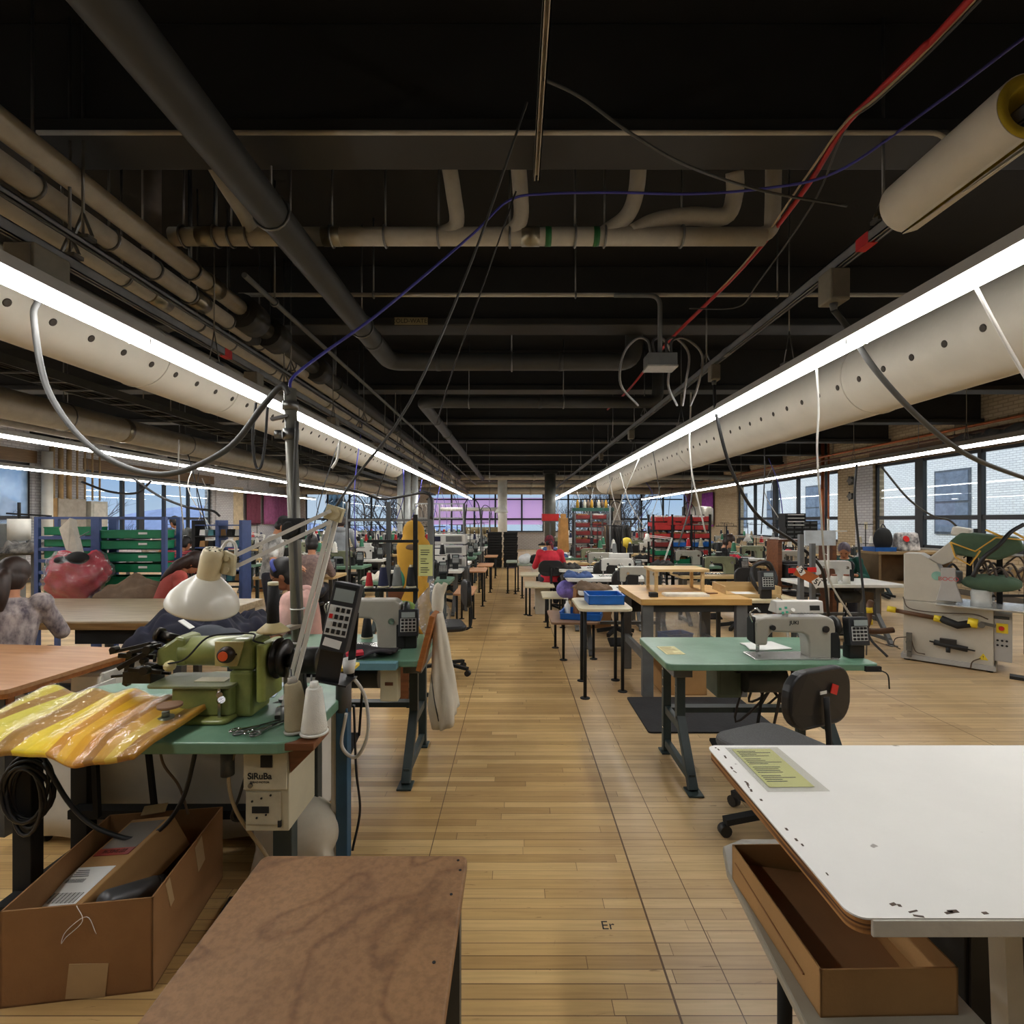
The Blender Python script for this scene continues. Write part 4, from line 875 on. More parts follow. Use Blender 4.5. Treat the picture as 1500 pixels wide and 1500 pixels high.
# ---------------------------------------------------------------- people
SKIN = {k: mat("skin_" + k, c, .5, var=.05, spec=.35) for k, c in (("tan", (178, 124, 92)), ("brown", (140, 92, 64)), ("light", (206, 152, 122)))}
HAIR = {k: mat("hair_" + k, c, .55, var=.35, scale=40, stretch=(1, 1, .15)) for k, c in (("black", (22, 18, 17)), ("brown", (44, 28, 20)), ("auburn", (40, 22, 17)), ("greyviolet", (96, 86, 98)))}
EYE = mat("eye_dark", (24, 18, 16), .2, var=0); LIP = mat("lip", (150, 76, 68), .5, var=0)
def person(label, loc, rz, pose="sit", lean=.15, bow=.35, turn=0.0, hands=None, skin="tan", hair="black", style="short", top=None, trousers=None, sleeves="long", hat=None, glasses=False, seat_h=.5, height=1.0, vox=.011, extra=None, shoes=None):
    """figure facing +y locally, root on the floor; body is one remeshed surface, hair and clothes are its children"""
    t = thing("person", label, "person", loc, rz); sk = SKIN[skin]
    H = V(0, 0, seat_h + .06) if pose == "sit" else V(0, 0, .93 * height)
    R = rotm(-lean, 0, 0)
    def up(z, y=0, x=0): return H + R @ V(x, y, z)
    chest, neck = up(.33), up(.5)
    hr = rotm(-(lean + bow), 0, turn)
    HR = rotm(0, 0, turn) @ rotm(-(lean + bow), 0, 0)
    head = neck + R @ V(0, .01, .05) + HR @ V(0, .025, .115)
    hands = hands or ([V(-.17, .42, seat_h + .29), V(.17, .42, seat_h + .29)] if pose == "sit" else [V(-.2, .3, 1.0), V(.2, .3, 1.0)])
    hips = [H + V(-.09, 0, -.02), H + V(.09, 0, -.02)]
    if pose == "sit":
        knees = [V(-.13, .42, seat_h + .05), V(.13, .42, seat_h + .05)]; ank = [V(-.13, .36, .08), V(.13, .36, .08)]
    else:
        knees = [V(-.1, .03, .5 * height), V(.1, .03, .5 * height)]; ank = [V(-.11, -.02, .08), V(.11, -.02, .08)]
    sh = [up(.45, 0, -.175), up(.45, 0, .175)]
    elb = []
    for i, s in enumerate((-1, 1)):
        a, b = sh[i], Vector(hands[i]); dd = (b - a); ln = min(dd.length, .54); mid = a + dd.normalized() * ln / 2
        if dd.length > .54: hands[i] = a + dd.normalized() * .54; b = hands[i]
        h = math.sqrt(max(.0, .28 ** 2 - (ln / 2) ** 2)); out = V(s * .6, -.25, -1); out = (out - dd.normalized() * out.dot(dd.normalized())).normalized(); elb.append(mid + out * h)
    def ell(m, c, rx, ry, rz_, rot=R): m.sph(c, (rx, ry, rz_), 16, 10, rot)
    def torso(m, g):
        prev = None; rings = [(-.06, .165, .115), (.04, .16, .11), (.15, .138, .1), (.27, .155, .112), (.38, .172, .115), (.45, .15, .092), (.5, .075, .066)]
        vs = []
        for z, rx, ry in rings:
            for k in range(18):
                a = 2 * PI * k / 18; vs.append(up(z, math.sin(a) * (ry + g), math.cos(a) * (rx + g)))
        nr = len(rings); fs = [(i * 18 + k, i * 18 + (k + 1) % 18, (i + 1) * 18 + (k + 1) % 18, (i + 1) * 18 + k) for i in range(nr - 1) for k in range(18)]
        fs += [tuple(range(18))[::-1], tuple(range((nr - 1) * 18, nr * 18))]; m.add(vs, fs, True)
        for i in (0, 1): m.sph(sh[i], (.066 + g, .066 + g, .066 + g), 12, 8)
    def limb(m, pts, rs):
        for (a, b), (r0, r1) in zip(zip(pts[:-1], pts[1:]), zip(rs[:-1], rs[1:])):
            m.cyl(a, b, r0, r1, 12); m.sph(b, r1, 12, 8)
        m.sph(pts[0], rs[0], 12, 8)
    m = MB(); torso(m, 0)
    for i, s in enumerate((-1, 1)):
        hd = Vector(hands[i]); limb(m, [sh[i], elb[i], hd], [.05, .04, .027])
        d = (hd - elb[i]).normalized(); sx = d.cross(V(0, 0, 1)).normalized() * -s
        m.sph(hd + d * .045, (.036, .036, .022), 10, 8); m.sph(hd + d * .06, (.03, .036, .02), 10, 8)
        for f in range(4):
            o = sx * (.03 - .02 * f); ln = (.062, .072, .068, .055)[f]; p = hd + d * .075 + o
            m.tube([p - d * .02, p + d * ln * .6 - V(0, 0, .006), p + d * ln - V(0, 0, .022)], [.0105, .0095, .007], 7)
        p = hd + d * .03 + sx * .03; m.tube([p - sx * .012, p + sx * .02 + d * .02, p + sx * .022 + d * .045 - V(0, 0, .01)], [.013, .011, .008], 7)
        limb(m, [hips[i], knees[i], ank[i]], [.085, .058, .038]); m.box(ank[i] + V(0, .06, -.045), (.08, .2, .06))
    m.cyl(neck - R @ V(0, 0, .06), head - HR @ V(0, .03, .05), .056, .05, 14)
    m.sph(head, (.074, .094, .112), 20, 14, HR); m.sph(head + HR @ V(0, .035, -.055), (.055, .055, .058), 16, 10, HR)
    m.sph(head + HR @ V(0, .1, -.02), (.013, .02, .024), 10, 8, HR)
    for s in (-1, 1): m.sph(head + HR @ V(s * .075, -.005, -.015), (.012, .02, .032), 10, 8, HR)
    m.build("body", sk, t, remesh=vox * .75, smooth_it=3)
    for s in (-1, 1): MB().sph(head + HR @ V(s * .03, .083, .005), (.012, .01, .008), 10, 6, HR).build("eye", EYE, t)
    MB().sph(head + HR @ V(0, .087, -.066), (.024, .008, .007), 10, 6, HR).build("mouth", LIP, t)
    g = .014; m = MB(); torso(m, g)
    for i in (0, 1):
        hd = Vector(hands[i]); 
        if sleeves == "long": limb(m, [sh[i], elb[i], elb[i].lerp(hd, .86)], [.064, .054, .042])
        else: limb(m, [sh[i], sh[i].lerp(elb[i], .72)], [.066, .06])
    if style == "hood":
        m.sph(neck + R @ V(0, -.06, 0), (.12, .075, .06), 14, 8, R)
    m.build("shirt", top, t, remesh=vox, smooth_it=2)
    m = MB()
    for i in (0, 1): limb(m, [hips[i], knees[i], ank[i] + V(0, 0, .03)], [.105, .074, .058])
    ell(m, up(-.02), .168, .125, .1); m.build("trousers", trousers or mat("trousers_dark", (40, 42, 52), .85), t, remesh=vox, smooth_it=2)
    for i in (0, 1): MB().box(ank[i] + V(0, .055, -.045), (.095, .25, .07), top=(.8, .85)).build("shoe", shoes or SOFTBLACK, t, bevel=.02)
    hm = HAIR[hair]; m = MB(); B = lambda x, y, z: head + HR @ V(x, y, z)
    if style != "cap" and style != "scarf":
        hk = 1.14 if style in ("ponytail", "long") else 1.04; m.sph(B(0, -.022, .03), (.086 * hk, .098 * hk, .1 * hk), 20, 14, HR); m.sph(B(0, -.04, -.025), (.082 * hk, .078 * hk, .088 * hk), 16, 10, HR)
    if style == "ponytail":
        m.sph(B(0, -.125, .0), (.034, .034, .034), 12, 8, HR); m.tube(spl([B(0, -.11, 0), B(.0, -.155, -.06), B(.01, -.165, -.17), B(.01, -.14, -.28)], 5), [.03, .036, .042, .045, .048, .05, .05, .05, .048, .045, .042, .038, .034, .028, .02, .012], 12)
    if style == "long":
        for s in (-1, 0, 1): m.tube(spl([B(s * .05, -.06, .03), B(s * .075, -.08, -.1), B(s * .08, -.07, -.22), B(s * .06, -.05, -.36)], 5), [.05, .055, .058, .06, .06, .06, .06, .058, .055, .05, .046, .04, .034, .026, .018, .01], 12)
    if style == "bun": m.sph(B(0, -.12, .05), .045, 14, 10)
    if style in ("cap", "scarf"): m.sph(B(0, -.03, -.02), (.078, .08, .08), 16, 10, HR)
    m.build("hair", hm, t, remesh=.008, smooth_it=2)
    if hat is not None:
        m = MB()
        if style == "cap":
            m.sph(B(0, -.012, .05), (.09, .104, .08), 20, 12, HR); m.sph(B(0, .09, .035), (.07, .075, .014), 16, 8, HR)
        elif style == "scarf":
            m.sph(B(0, -.015, .035), (.09, .102, .094), 20, 12, HR); m.sph(B(0, -.1, -.035), (.04, .04, .03), 12, 8, HR)
            m.tube(spl([B(0, -.11, -.04), B(.02, -.14, -.1), B(.03, -.14, -.18)], 4), [.02, .024, .026, .026, .026, .024, .022, .02, .012], 8)
        else:
            ring = [B(math.cos(a) * .088, -.02 + math.sin(a) * .0 + .03, .045 + math.sin(a) * .09) for a in [PI * k / 14 for k in range(15)]]
            m.tube(ring, .014, 8, flat=1.0)
        m.build("headband" if style not in ("cap", "scarf") else style, hat, t)
    if glasses:
        m = MB()
        for s in (-1, 1):
            m.tube([B(s * .032 + math.cos(a) * .024, .098, .005 + math.sin(a) * .019) for a in [2 * PI * k / 14 for k in range(14)]], .0022, 5, closed=True); m.tube([B(s * .056, .096, .01), B(s * .08, 0, .008)], .002, 5)
        m.build("glasses", SOFTBLACK, t)
    t["head_pos"] = 0; del t["head_pos"]
    return t
# ================================================================ FOREGROUND
# worn brown table at the bottom of the picture
HARD = mat("stained_hardboard", (152, 114, 76), .6, col2=(134, 97, 62), scale=1.6, bump=.12, bscale=90)
def stained():
    m = HARD; nt = m.node_tree; N = nt.nodes; L = nt.links; b = N["Principled BSDF"]
    src = b.inputs["Base Color"].links[0].from_socket
    tc = N.new("ShaderNodeTexCoord"); n1 = N.new("ShaderNodeTexNoise"); n1.inputs["Scale"].default_value = 70; n1.inputs["Detail"].default_value = 5; L.new(tc.outputs["Object"], n1.inputs["Vector"])
    r1 = N.new("ShaderNodeValToRGB"); r1.color_ramp.elements[0].position = .36; r1.color_ramp.elements[0].color = (.72, .68, .64, 1); r1.color_ramp.elements[1].position = .6; r1.color_ramp.elements[1].color = (1.15, 1.1, 1.05, 1); L.new(n1.outputs["Fac"], r1.inputs[0])
    mx = N.new("ShaderNodeMix"); mx.data_type = "RGBA"; mx.blend_type = "MULTIPLY"; mx.inputs[0].default_value = .6; L.new(src, mx.inputs[6]); L.new(r1.outputs[0], mx.inputs[7])
    n2 = N.new("ShaderNodeTexNoise"); n2.inputs["Scale"].default_value = 1.3; n2.inputs["Detail"].default_value = 3; n2.inputs["Distortion"].default_value = .7; L.new(tc.outputs["Object"], n2.inputs["Vector"])
    r2 = N.new("ShaderNodeValToRGB"); e = r2.color_ramp.elements; e[0].position = .5; e[0].color = (1, 1, 1, 1); e[1].position = .512; e[1].color = (.5, .42, .36, 1); q = e.new(.525); q.color = (1, 1, 1, 1); L.new(n2.outputs["Fac"], r2.inputs[0])
    m2 = N.new("ShaderNodeMix"); m2.data_type = "RGBA"; m2.blend_type = "MULTIPLY"; m2.inputs[0].default_value = .6; L.new(mx.outputs[2], m2.inputs[6]); L.new(r2.outputs[0], m2.inputs[7]); L.new(m2.outputs[2], b.inputs["Base Color"])
stained()
t = thing("work_table", "low stained brown hardboard table at the aisle's near end", "table", (-.425, 1.0, 0))
MB().slab(-.29, .29, -.47, .452, .622, .65, .022).build("tabletop", HARD, t, bevel=.005)
MB().slab(-.285, .285, -.465, .447, .598, .622, .022).build("edge_board", BRWOOD, t)
for sx in (-1, 1):
    for sy in (-1, 1): MB().bar((sx * .25, sy * .42, 0), (sx * .25, sy * .42, .6), .045).build("leg", DGREY, t)
m = MB(); m.bb(-.27, .27, .40, .42, .52, .6); m.bb(-.27, .27, -.42, -.40, .52, .6); m.build("apron", ORWOOD, t)
m = MB()
for px, py in ((.265, .43), (.275, .39), (.262, .3), (.25, .1), (.255, -.1)): m.cyl((px, py, .65), (px, py, .6508), .004, n=8)
m.build("screw_holes", SOFTBLACK, t)
# cardboard box on the floor at left, with things in it
bx = thing("cardboard_box", "big open brown cardboard box on the floor at lower left", "box", (-1.50, 1.985, 0), .14)
m = MB(); w, d, h = .46, .56, .317; th = .006
m.bb(-w / 2, w / 2, -d / 2, -d / 2 + th, 0, h); m.bb(-w / 2, w / 2, d / 2 - th, d / 2, 0, h); m.bb(-w / 2, -w / 2 + th, -d / 2, d / 2, 0, h); m.bb(w / 2 - th, w / 2, -d / 2, d / 2, 0, h); m.bb(-w / 2, w / 2, -d / 2, d / 2, 0, th); m.build("carton", CARD, bx)
TAPE = mat("packing_tape", (178, 150, 112), .3, var=.06)
m = MB(); m.box((w / 2 + .001, .06, h - .07), (.002, .06, .12), rx=.25); m.build("tape", TAPE, bx); MB().box((w / 2 + .001, -.17, h - .06), (.002, .028, .11), rx=.3).build("tape", TAPE, bx); MB().box((.03, -d / 2 - .001, .06), (.12, .002, .115), ry=.1).build("tape", TAPE, bx)
MB().box((-.05, d / 2 + .0, h + .01), (.09, .05, .004), rx=.3, rz=.2).build("tape", TAPE, bx)
m = MB(); m.tube(spl([(.0, -d / 2 - .004, h), (.02, -d / 2 - .008, h - .05), (-.03, -d / 2 - .006, h - .1), (-.045, -d / 2 - .005, h - .12), (-.03, -d / 2 - .005, h - .08), (.03, -d / 2 - .004, h - .04), (.06, -d / 2 - .005, h - .1)], 6), .0012, 5); m.build("loose_string", PAPERW, bx)
pk = thing("parcel", "smaller taped parcel with labels tilted inside the big cardboard box", "parcel", (-1.57, 2.0, .205), .14); pk.rotation_euler = (.3, -.26, -.34)
MB().box((0, 0, 0), (.26, .42, .15)).build("carton", CARDL, pk, bevel=.004)
MB().bb(-.11, .1, .05, .19, .0755, .077).build("packing_pouch", see_through("pouch_film", (240, 240, 240), .1, .15, .5, (196, 192, 186)), pk)
s = MB().bb(-.11, .1, .028, .06, .0765, .0785).build("red_strip", mat("strip_red", (150, 48, 36), .5), pk); text("PACKING LIST", .022, mat("strip_ink", (70, 20, 18), .6, var=0), s, (0, .044, .079), (0, 0, 0))
s = MB().bb(-.12, .1, -.18, -.02, .0755, .0765).build("address_label", PAPERW, pk)
m = MB()
for k in range(22): m.bb(-.09 + k * .008, -.09 + k * .008 + (.002 if k % 3 else .005), -.165, -.125, .0766, .0769)
for k in range(22): m.bb(-.1 + k * .005, -.1 + k * .005 + (.0015 if k % 2 else .003), -.085, -.07, .0766, .0769)
for k in range(4): m.bb(-.1, .0 - .01 * k, -.06 + k * .008, -.057 + k * .008, .0766, .0769)
m.build("print", INK, s)
tb = thing("bottle", "grey cylindrical can lying inside the big cardboard box", "can", (-1.41, 1.86, .235), .2); tb.rotation_euler = (PI / 2 - .3, 0, -.45)
MB().lathe([(.038, 0), (.04, .01), (.04, .17), (.034, .185), (.02, .19)], (0, 0, -.1), 20).build("can_body", mat("can_grey", (92, 92, 94), .4, .4), tb); MB().cyl((0, 0, -.125), (0, 0, -.1), .037, n=20).build("cap", BLACK, tb)
o = tag(MB().box((0, 0, 0), (.05, .26, .02)).build("strap", SOFTBLACK, None, (-1.16, 2.02, .012), .1), "black strap end lying on the floor beside the cardboard box", "strap")
# green table with the olive machine, at left
ta = thing("sewing_table", "green sewing table under the olive hemming machine at left", "table", (-1.465, 2.29, 0))
MB().slab(-.645, .64, -.36, .36, .715, .76, .09, 8).build("tabletop", GREENT, ta, bevel=.006)
for x in (-.6, .49):
    for y in (-.12, .16): MB().bb(x - .04, x + .04, y - .03, y + .03, 0, .715).build("leg", LEGG if x > 0 else SOFTBLACK, ta, bevel=.004)
    MB().bb(x - .03, x + .03, -.24, .28, 0, .05).build("foot_rail", SOFTBLACK, ta)
MB().bar((-.6, .1, .24), (.49, .1, .24), .06, .04).build("crossbar", SOFTBLACK, ta)
m = MB(); m.prism([(.35, .06), (.39, .06), (.5, .27), (.46, .27)], .7595, .7608); m.build("belt_slot", SOFTBLACK, ta)
MB().bar((-.42, .02, .26), (-.44, .02, .72), .022).build("pedal_rod", SOFTBLACK, ta)
MB().bar((-.22, .1, .26), (-.27, .1, .72), .02).build("pedal_rod", SOFTBLACK, ta)
MB().cyl((.335, -.28, .6), (.335, -.28, .715), .025, n=14).build("switch_housing", DGREY, ta)
# olive blind-hem machine
om = thing("hemming_machine", "olive green blind hemming machine with an orange knob on its plate", "sewing machine", (-1.28, 2.26, .76))
m = MB(); m.slab(-.2, .1, -.17, .16, .0, .02, .03)
m.prism([(-.16, -.12), (.09, -.12), (.1, .12), (-.12, .12)], .02, .14); m.build("base", GREENM, om, bevel=.012, seg=3)
m = MB(); m.slab(-.26, .1, -.14, .06, .14, .152, .03); m.build("work_plate", mat("plate_olive_worn", (130, 134, 92), .4, col2=(100, 104, 74)), om, bevel=.003)
MB().bb(-.09, .04, -.08, -.02, .152, .1545).build("label_plate", CREAM, om)
m = MB(); m.cyl((-.18, .0, .265), (.08, .0, .265), .062, .066, n=24); m.build("arm", GREENM, om, bevel=.008)
m = MB(); m.prism([(.06, -.085), (.16, -.085), (.16, .085), (.06, .085)], .0, .2); m.prism([(.05, .2), (.165, .2), (.165, .31), (.15, .335), (.07, .335), (.05, .31)], -.08, .08, rotm(PI / 2, 0, 0).to_4x4()); m.build("column", GREENM, om, bevel=.016, seg=3)
m = MB(); m.prism([(-.27, .21), (-.14, .21), (-.14, .33), (-.18, .34), (-.27, .28)], -.065, .055, rotm(PI / 2, 0, 0).to_4x4()); m.build("head", GREENM, om, bevel=.014)
pl = MB().prism([(.005, .22), (.1, .22), (.13, .325), (.005, .325)], .082, .09, rotm(PI / 2, 0, 0).to_4x4()).build("front_plate", mat("plate_cream_worn", (196, 184, 128), .35, col2=(176, 160, 100)), om, bevel=.002)
m = MB(); m.lathe([(.034, 0), (.036, .01), (.03, .03), (.024, .034)], (.06, -.09, .272), 22, rotm(PI / 2, 0, 0)); m.bar((.02, -.092, .272), (.1, -.092, .272), .006); kb = m.build("knob", mat("knob_dark", (48, 34, 28), .4), pl)
MB().cyl((.06, -.122, .272), (.06, -.128, .272), .02, n=18).build("knob_cap", mat("knob_orange", (214, 84, 40), .4), kb)
m = MB(); m.slab(-.02, .02, -.09, .09, 0, .24, .02); o = m.build("belt_guard", mat("guard_olive_light", (162, 170, 92), .35, coat=.2), om, (.2, -.01, .07), bevel=.012, seg=3)
m = MB(); m.lathe([(.03, 0), (.085, .004), (.088, .014), (.07, .018), (.07, .03), (.082, .034), (.082, .046), (.03, .05)], (.228, -.01, .235), 28, rotm(0, PI / 2, 0)); m.build("handwheel", mat("wheel_dark", (38, 32, 28), .35, .3), om)
m = MB(); m.cyl((.28, -.01, .225), (.31, -.01, .225), .03, n=18); m.cyl((.31, -.01, .225), (.42, -.01, .225), .058, n=24); m.build("motor", mat("motor_black", (30, 27, 24), .4), om, bevel=.006)
m = MB(); m.bb(.27, .29, -.03, .01, .02, .2); m.box((.27, -.06, .012), (.04, .1, .016), rz=.4); m.build("motor_bracket", STEEL, om)
mech = mat("mech_dark_steel", (58, 54, 48), .35, .8, var=.3)
rn = random.Random(5)
m = MB()
for k in range(9):
    y = rn.uniform(-.1, .02); z = rn.uniform(.16, .31); m.bar((-.27 + rn.uniform(-.02, .04), y, z), (-.42 + rn.uniform(-.03, .08), y + rn.uniform(-.05, .05), z + rn.uniform(-.06, .02)), rn.uniform(.012, .022))
for k in range(7): c = V(rn.uniform(-.42, -.27), rn.uniform(-.1, 0), rn.uniform(.16, .3)); m.cyl(c, c + V(0, -.03, 0), rn.uniform(.012, .024), n=12)
m.prism([(-.42, .13), (-.4, .12), (-.38, .24), (-.36, .29), (-.4, .27)], .02, .05, rotm(PI / 2, 0, 0).to_4x4()); m.box((-.33, -.04, .17), (.12, .09, .05)); m.bar((-.29, -.06, .31), (-.46, -.06, .27), .014); m.bar((-.29, -.02, .34), (-.2, -.02, .3), .03)
m.build("needle_linkage", mech, om, bevel=.002)
m = MB(); m.cyl((-.19, -.03, .32), (-.26, -.03, .34), .02, n=12); m.cyl((-.26, -.03, .34), (-.28, -.03, .345), .03, n=12); m.build("tension_knob", mech, om)
MB().lathe([(.022, 0), (.022, .02), (.012, .026), (.008, .04)], (-.19, -.072, .22), 14, rotm(PI / 2, 0, 0)).build("tension_dial", mat("dial_cream", (208, 196, 140), .35), om)
m = MB(); m.cyl((-.12, -.21, .0), (-.12, -.21, .055), .034, .03, n=20); m.cyl((-.12, -.21, .055), (-.12, -.21, .075), .014, n=12); m.build("knee_cup", mat("cup_metal_green", (126, 132, 116), .35, .5), om)
m = MB(); m.cyl((-.11, -.2, .09), (-.11, -.2, .1), .045, n=22); m.build("disc", mat("disc_brown", (136, 104, 82), .4), om)
m = MB(); m.bar((.05, -.13, .02), (.05, -.13, .14), .012); m.cyl((.05, -.13, .09), (.07, -.15, .1), .014, n=10); m.cyl((.05, -.13, .12), (.06, -.15, .12), .012, n=10); m.build("side_lever", CHROME, om)
m = MB(); m.tube(spl([(-.2, -.09, .23), (-.1, -.12, .26), (-.03, -.09, .34), (.03, -.03, .345), (.14, -.03, .345), (.17, -.09, .33), (.2, -.06, .31)], 6), .004, 6); m.build("thread_tube", SOFTBLACK, om)
tag(MB().box((0, 0, 0), (.32, .22, .004), rz=.2).build("paper_sheet", mat("paper_blue_white", (196, 210, 230), .7, var=.03), None, (-1.32, 2.5, .763)), "pale blue paper sheet on the green table behind the olive machine", "paper")
# yellow fabric bundle in clear plastic
YB = stripes("yellow_swatch_bands", [(214, 206, 78), (222, 214, 90), (206, 190, 66), (160, 120, 48), (218, 210, 84), (230, 218, 96), (224, 208, 80), (158, 118, 48), (172, 128, 52), (240, 214, 50), (248, 220, 44), (250, 214, 36), (214, 150, 30), (244, 190, 30), (232, 170, 26), (206, 140, 30), (168, 116, 40), (210, 160, 52), (222, 190, 76), (170, 120, 44), (190, 140, 52), (176, 126, 46)], 0, 1.08, .4, off=.47)
YB.node_tree.nodes["Principled BSDF"].inputs["Coat Weight"].default_value = .25
c = [V(-2.16, 2.36, 0), V(-1.29, 2.19, 0), V(-1.33, 1.79, 0), V(-2.06, 1.84, 0)]
def ysurf(u, v, dz=0):
    a = c[3].lerp(c[2], u); b = c[0].lerp(c[1], u); p = a.lerp(b, v)
    z = .785 + .04 * v + .012 * math.sin(u * 26) * (.4 + .6 * v) + .008 * math.sin(u * 9 + v * 3)
    if v < .2: z -= (0.2 - v) * .16 * (1 + .5 * math.sin(u * 11)) ; p += V(0, -.02 * math.sin(u * 8 + 1) * (0.2 - v) * 5, 0)
    return V(p.x + 1.75, p.y - 2.05, z + dz)
yb = thing("fabric_bundle", "yellow fabric swatches folded in clear plastic at the table's front left", "fabric", (-1.75, 2.05, 0))
MB().grid(lambda u, v: ysurf(u, v), 70, 24).build("fabric_layers", YB, yb, solid=.022)
MB().grid(lambda u, v: ysurf(u * 1.02 - .01, v * 1.03 - .02, .016 + .003 * math.sin(u * 60 + v * 17) * math.sin(v * 33)), 70, 30).build("plastic_wrap", see_through("wrap_film", (252, 250, 244), .03, .1, .03, bump=.35, bscale=12), yb)
# scissors, thread cones, brackets, controller
def snips(label, loc, rz):
    t = thing("scissors", label, "scissors", loc, rz)
    for s in (-1, 1):
        m = MB(); m.bar((0, 0, 0), (s * -.006, .13, 0), .012, .004); m.tube([(s * .02 + math.cos(a) * .014, -.085 + math.sin(a) * .02, .002) for a in [2 * PI * k / 14 for k in range(14)]], .004, 6, closed=True); m.bar((0, 0, 0), (s * .014, -.068, .002), .009, .005); m.build("blade", CHROME if s < 0 else STEEL, t)
    return t
snips("steel scissors on the green table's right corner, nearer the machine", (-1.04, 2.08, .765), -.75); snips("steel scissors on the green table's right corner, nearer the thread cones", (-.985, 2.07, .768), -.5)
t = thing("rocker_switch", "small cream rocker switch on the green table by the belt slot", "switch", (-1.015, 2.3, .76), -.5); MB().box((0, 0, .008), (.035, .1, .016)).build("plate", CREAM, t, bevel=.003); MB().box((0, 0, .018), (.014, .04, .01), rx=.2).build("rocker", REDPL, t)
br = thing("spool_bracket", "brown wooden bracket holding two thread cones off the green table", "bracket", (-.83, 2.02, .74))
m = MB(); m.box((0, 0, .0), (.13, .16, .03)); m.prism([(-.06, -.02), (.06, -.02), (-.05, -.13)], -.02, .02, rotm(PI / 2, 0, 0).to_4x4()); m.build("board", BRWOOD, br, bevel=.003)
m = MB(); m.cyl((-.035, .02, .0), (-.075, .04, .26), .004, n=6); m.cyl((.03, -.01, 0), (.025, 0, .25), .004, n=6); m.build("pins", STEEL, br)
cone_spool("tan thread cone on the wooden bracket below the big controller", (-.862, 2.04, .765), THREADS[5], .2, .05, tilt=(0, -.14), base=mat("thread_grey_pale", (170, 166, 156), .7)); cone_spool("white thread cone on the wooden bracket below the big controller", (-.79, 2.01, .765), THREADS[0], .19, .048, base=WHITE)
bp = thing("blue_post", "blue square post with taped top beside the green table", "post", (-.812, 2.42, 0))
MB().bb(-.027, .027, -.03, .03, 0, .72).build("post_body", BLUEPOST, bp, bevel=.003); MB().bb(-.052, -.028, -.02, .03, 0, .72).build("white_strip", WHITEP, bp); m = MB(); m.cyl((0, 0, .7), (0, 0, .9), .036, n=14); m.build("tape_wrap", mat("tape_grey", (84, 84, 86), .35), bp); MB().bb(-.05, .06, -.05, .05, .9, .915).build("cap_plate", YELLOW, bp)
kc = thing("control_box", "big black keypad controller tilted on a wedge stand by the pole", "controller", (-.745, 2.08, 1.03)); kc.rotation_euler = (-.1, .2, .06)
MB().box((0, 0, .18), (.105, .085, .275)).build("case", mat("controller_case", (40, 42, 46), 0.5), kc, bevel=.005)
MB().box((0, -.0435, .268), (.078, .003, .05)).build("screen", LCD, kc); MB().box((0, -.0435, .302), (.09, .004, .012)).build("visor", SOFTBLACK, kc)
kp = MB().box((-.002, -.0435, .165), (.088, .003, .12)).build("keypad", KEYS, kc)
for j in range(4):
    for i in range(4): MB().box((-.034 + .0215 * i, -.046, .122 + .029 * j), (.014, .004, .018)).build("key", REDPL if (i, j) == (0, 2) else (KEYS if i == 0 and j in (1, 3) else BLACK), kp, bevel=.001)
MB().box((-.005, -.0435, .075), (.07, .003, .032), ry=.1).build("torn_sticker", PAPERW, kc)
m = MB(); m.box((-.005, .0, -.01), (.095, .006, .16), rx=.2); m.box((.02, .09, -.09), (.12, .2, .006)); m.bar((.055, .17, -.09), (.04, .04, .2), .03, .008); m.build("wedge_stand", BLACK, kc)
# beige control unit below the green table
cu = thing("motor_control_unit", "beige motor control unit hung under the green table's right end", "control unit", (-.965, 2.1, .385))
MB().bb(-.09, .08, -.1, .16, 0, .33).build("case", BEIGE, cu, bevel=.004); MB().bb(-.094, .075, -.108, -.1, .165, .325).build("upper_panel", mat("beige_panel", (190, 184, 160), .45), cu, bevel=.003); MB().bb(-.085, .05, -.106, -.1, .03, .155).build("lower_panel", mat("beige_panel2", (170, 164, 142), .45), cu)
MB().bb(-.025, .02, -.113, -.107, .255, .3).build("switch", SOFTBLACK, cu); text("SiRuBa", .034, INK, cu, (-.03, -.1085, .218), bold=.001); text("SERVO MOTOR", .011, INK, cu, (-.03, -.1085, .195))
MB().cyl((-.065, -.108, .183), (-.065, -.114, .183), .009, n=12).build("lock", STEEL, cu); p = MB().bb(-.06, .005, -.109, -.106, .075, .1).build("connector_strip", SOFTBLACK, cu)
m = MB()
for k in range(5): m.cyl((-.06 + .018 * k, -.106, .12 - .07 * (k % 2) + .006 * k), (-.06 + .018 * k, -.109, .12 - .07 * (k % 2) + .006 * k), .004, n=8)
m.build("screws", SOFTBLACK, cu); MB().bb(.04, .052, -.109, -.1, .02, .045).build("slot", SOFTBLACK, cu)
cord("beige cord hanging from the green table to the floor by the white bag", [(-1.1, 2.02, .71), (-1.12, 2.0, .6), (-1.1, 2.02, .45), (-1.02, 2.08, .25), (-.97, 2.12, .1)], .007, mat("cord_tan", (150, 132, 100), .6), name="cable")
cord("dark cord curling under the green table beside the control unit", [(-1.06, 2.06, .66), (-1.1, 2.04, .5), (-1.14, 2.06, .4), (-1.08, 2.1, .37), (-1.02, 2.1, .37)], .006, CB, name="cable")
m = MB()
for k in range(7): a = k * .9; m.tube([(math.cos(q) * (.085 + .01 * math.sin(a)), .02 * math.sin(a + q), math.sin(q) * (.13 + .012 * math.cos(a)) - .01 * k) for q in [2 * PI * j / 20 for j in range(20)]], .0075, 6, closed=True)
tag(m.build("cable_coil", CB, None, (-2.02, 2.12, .5)), "coil of black cable hung on the green table's left leg", "cable")
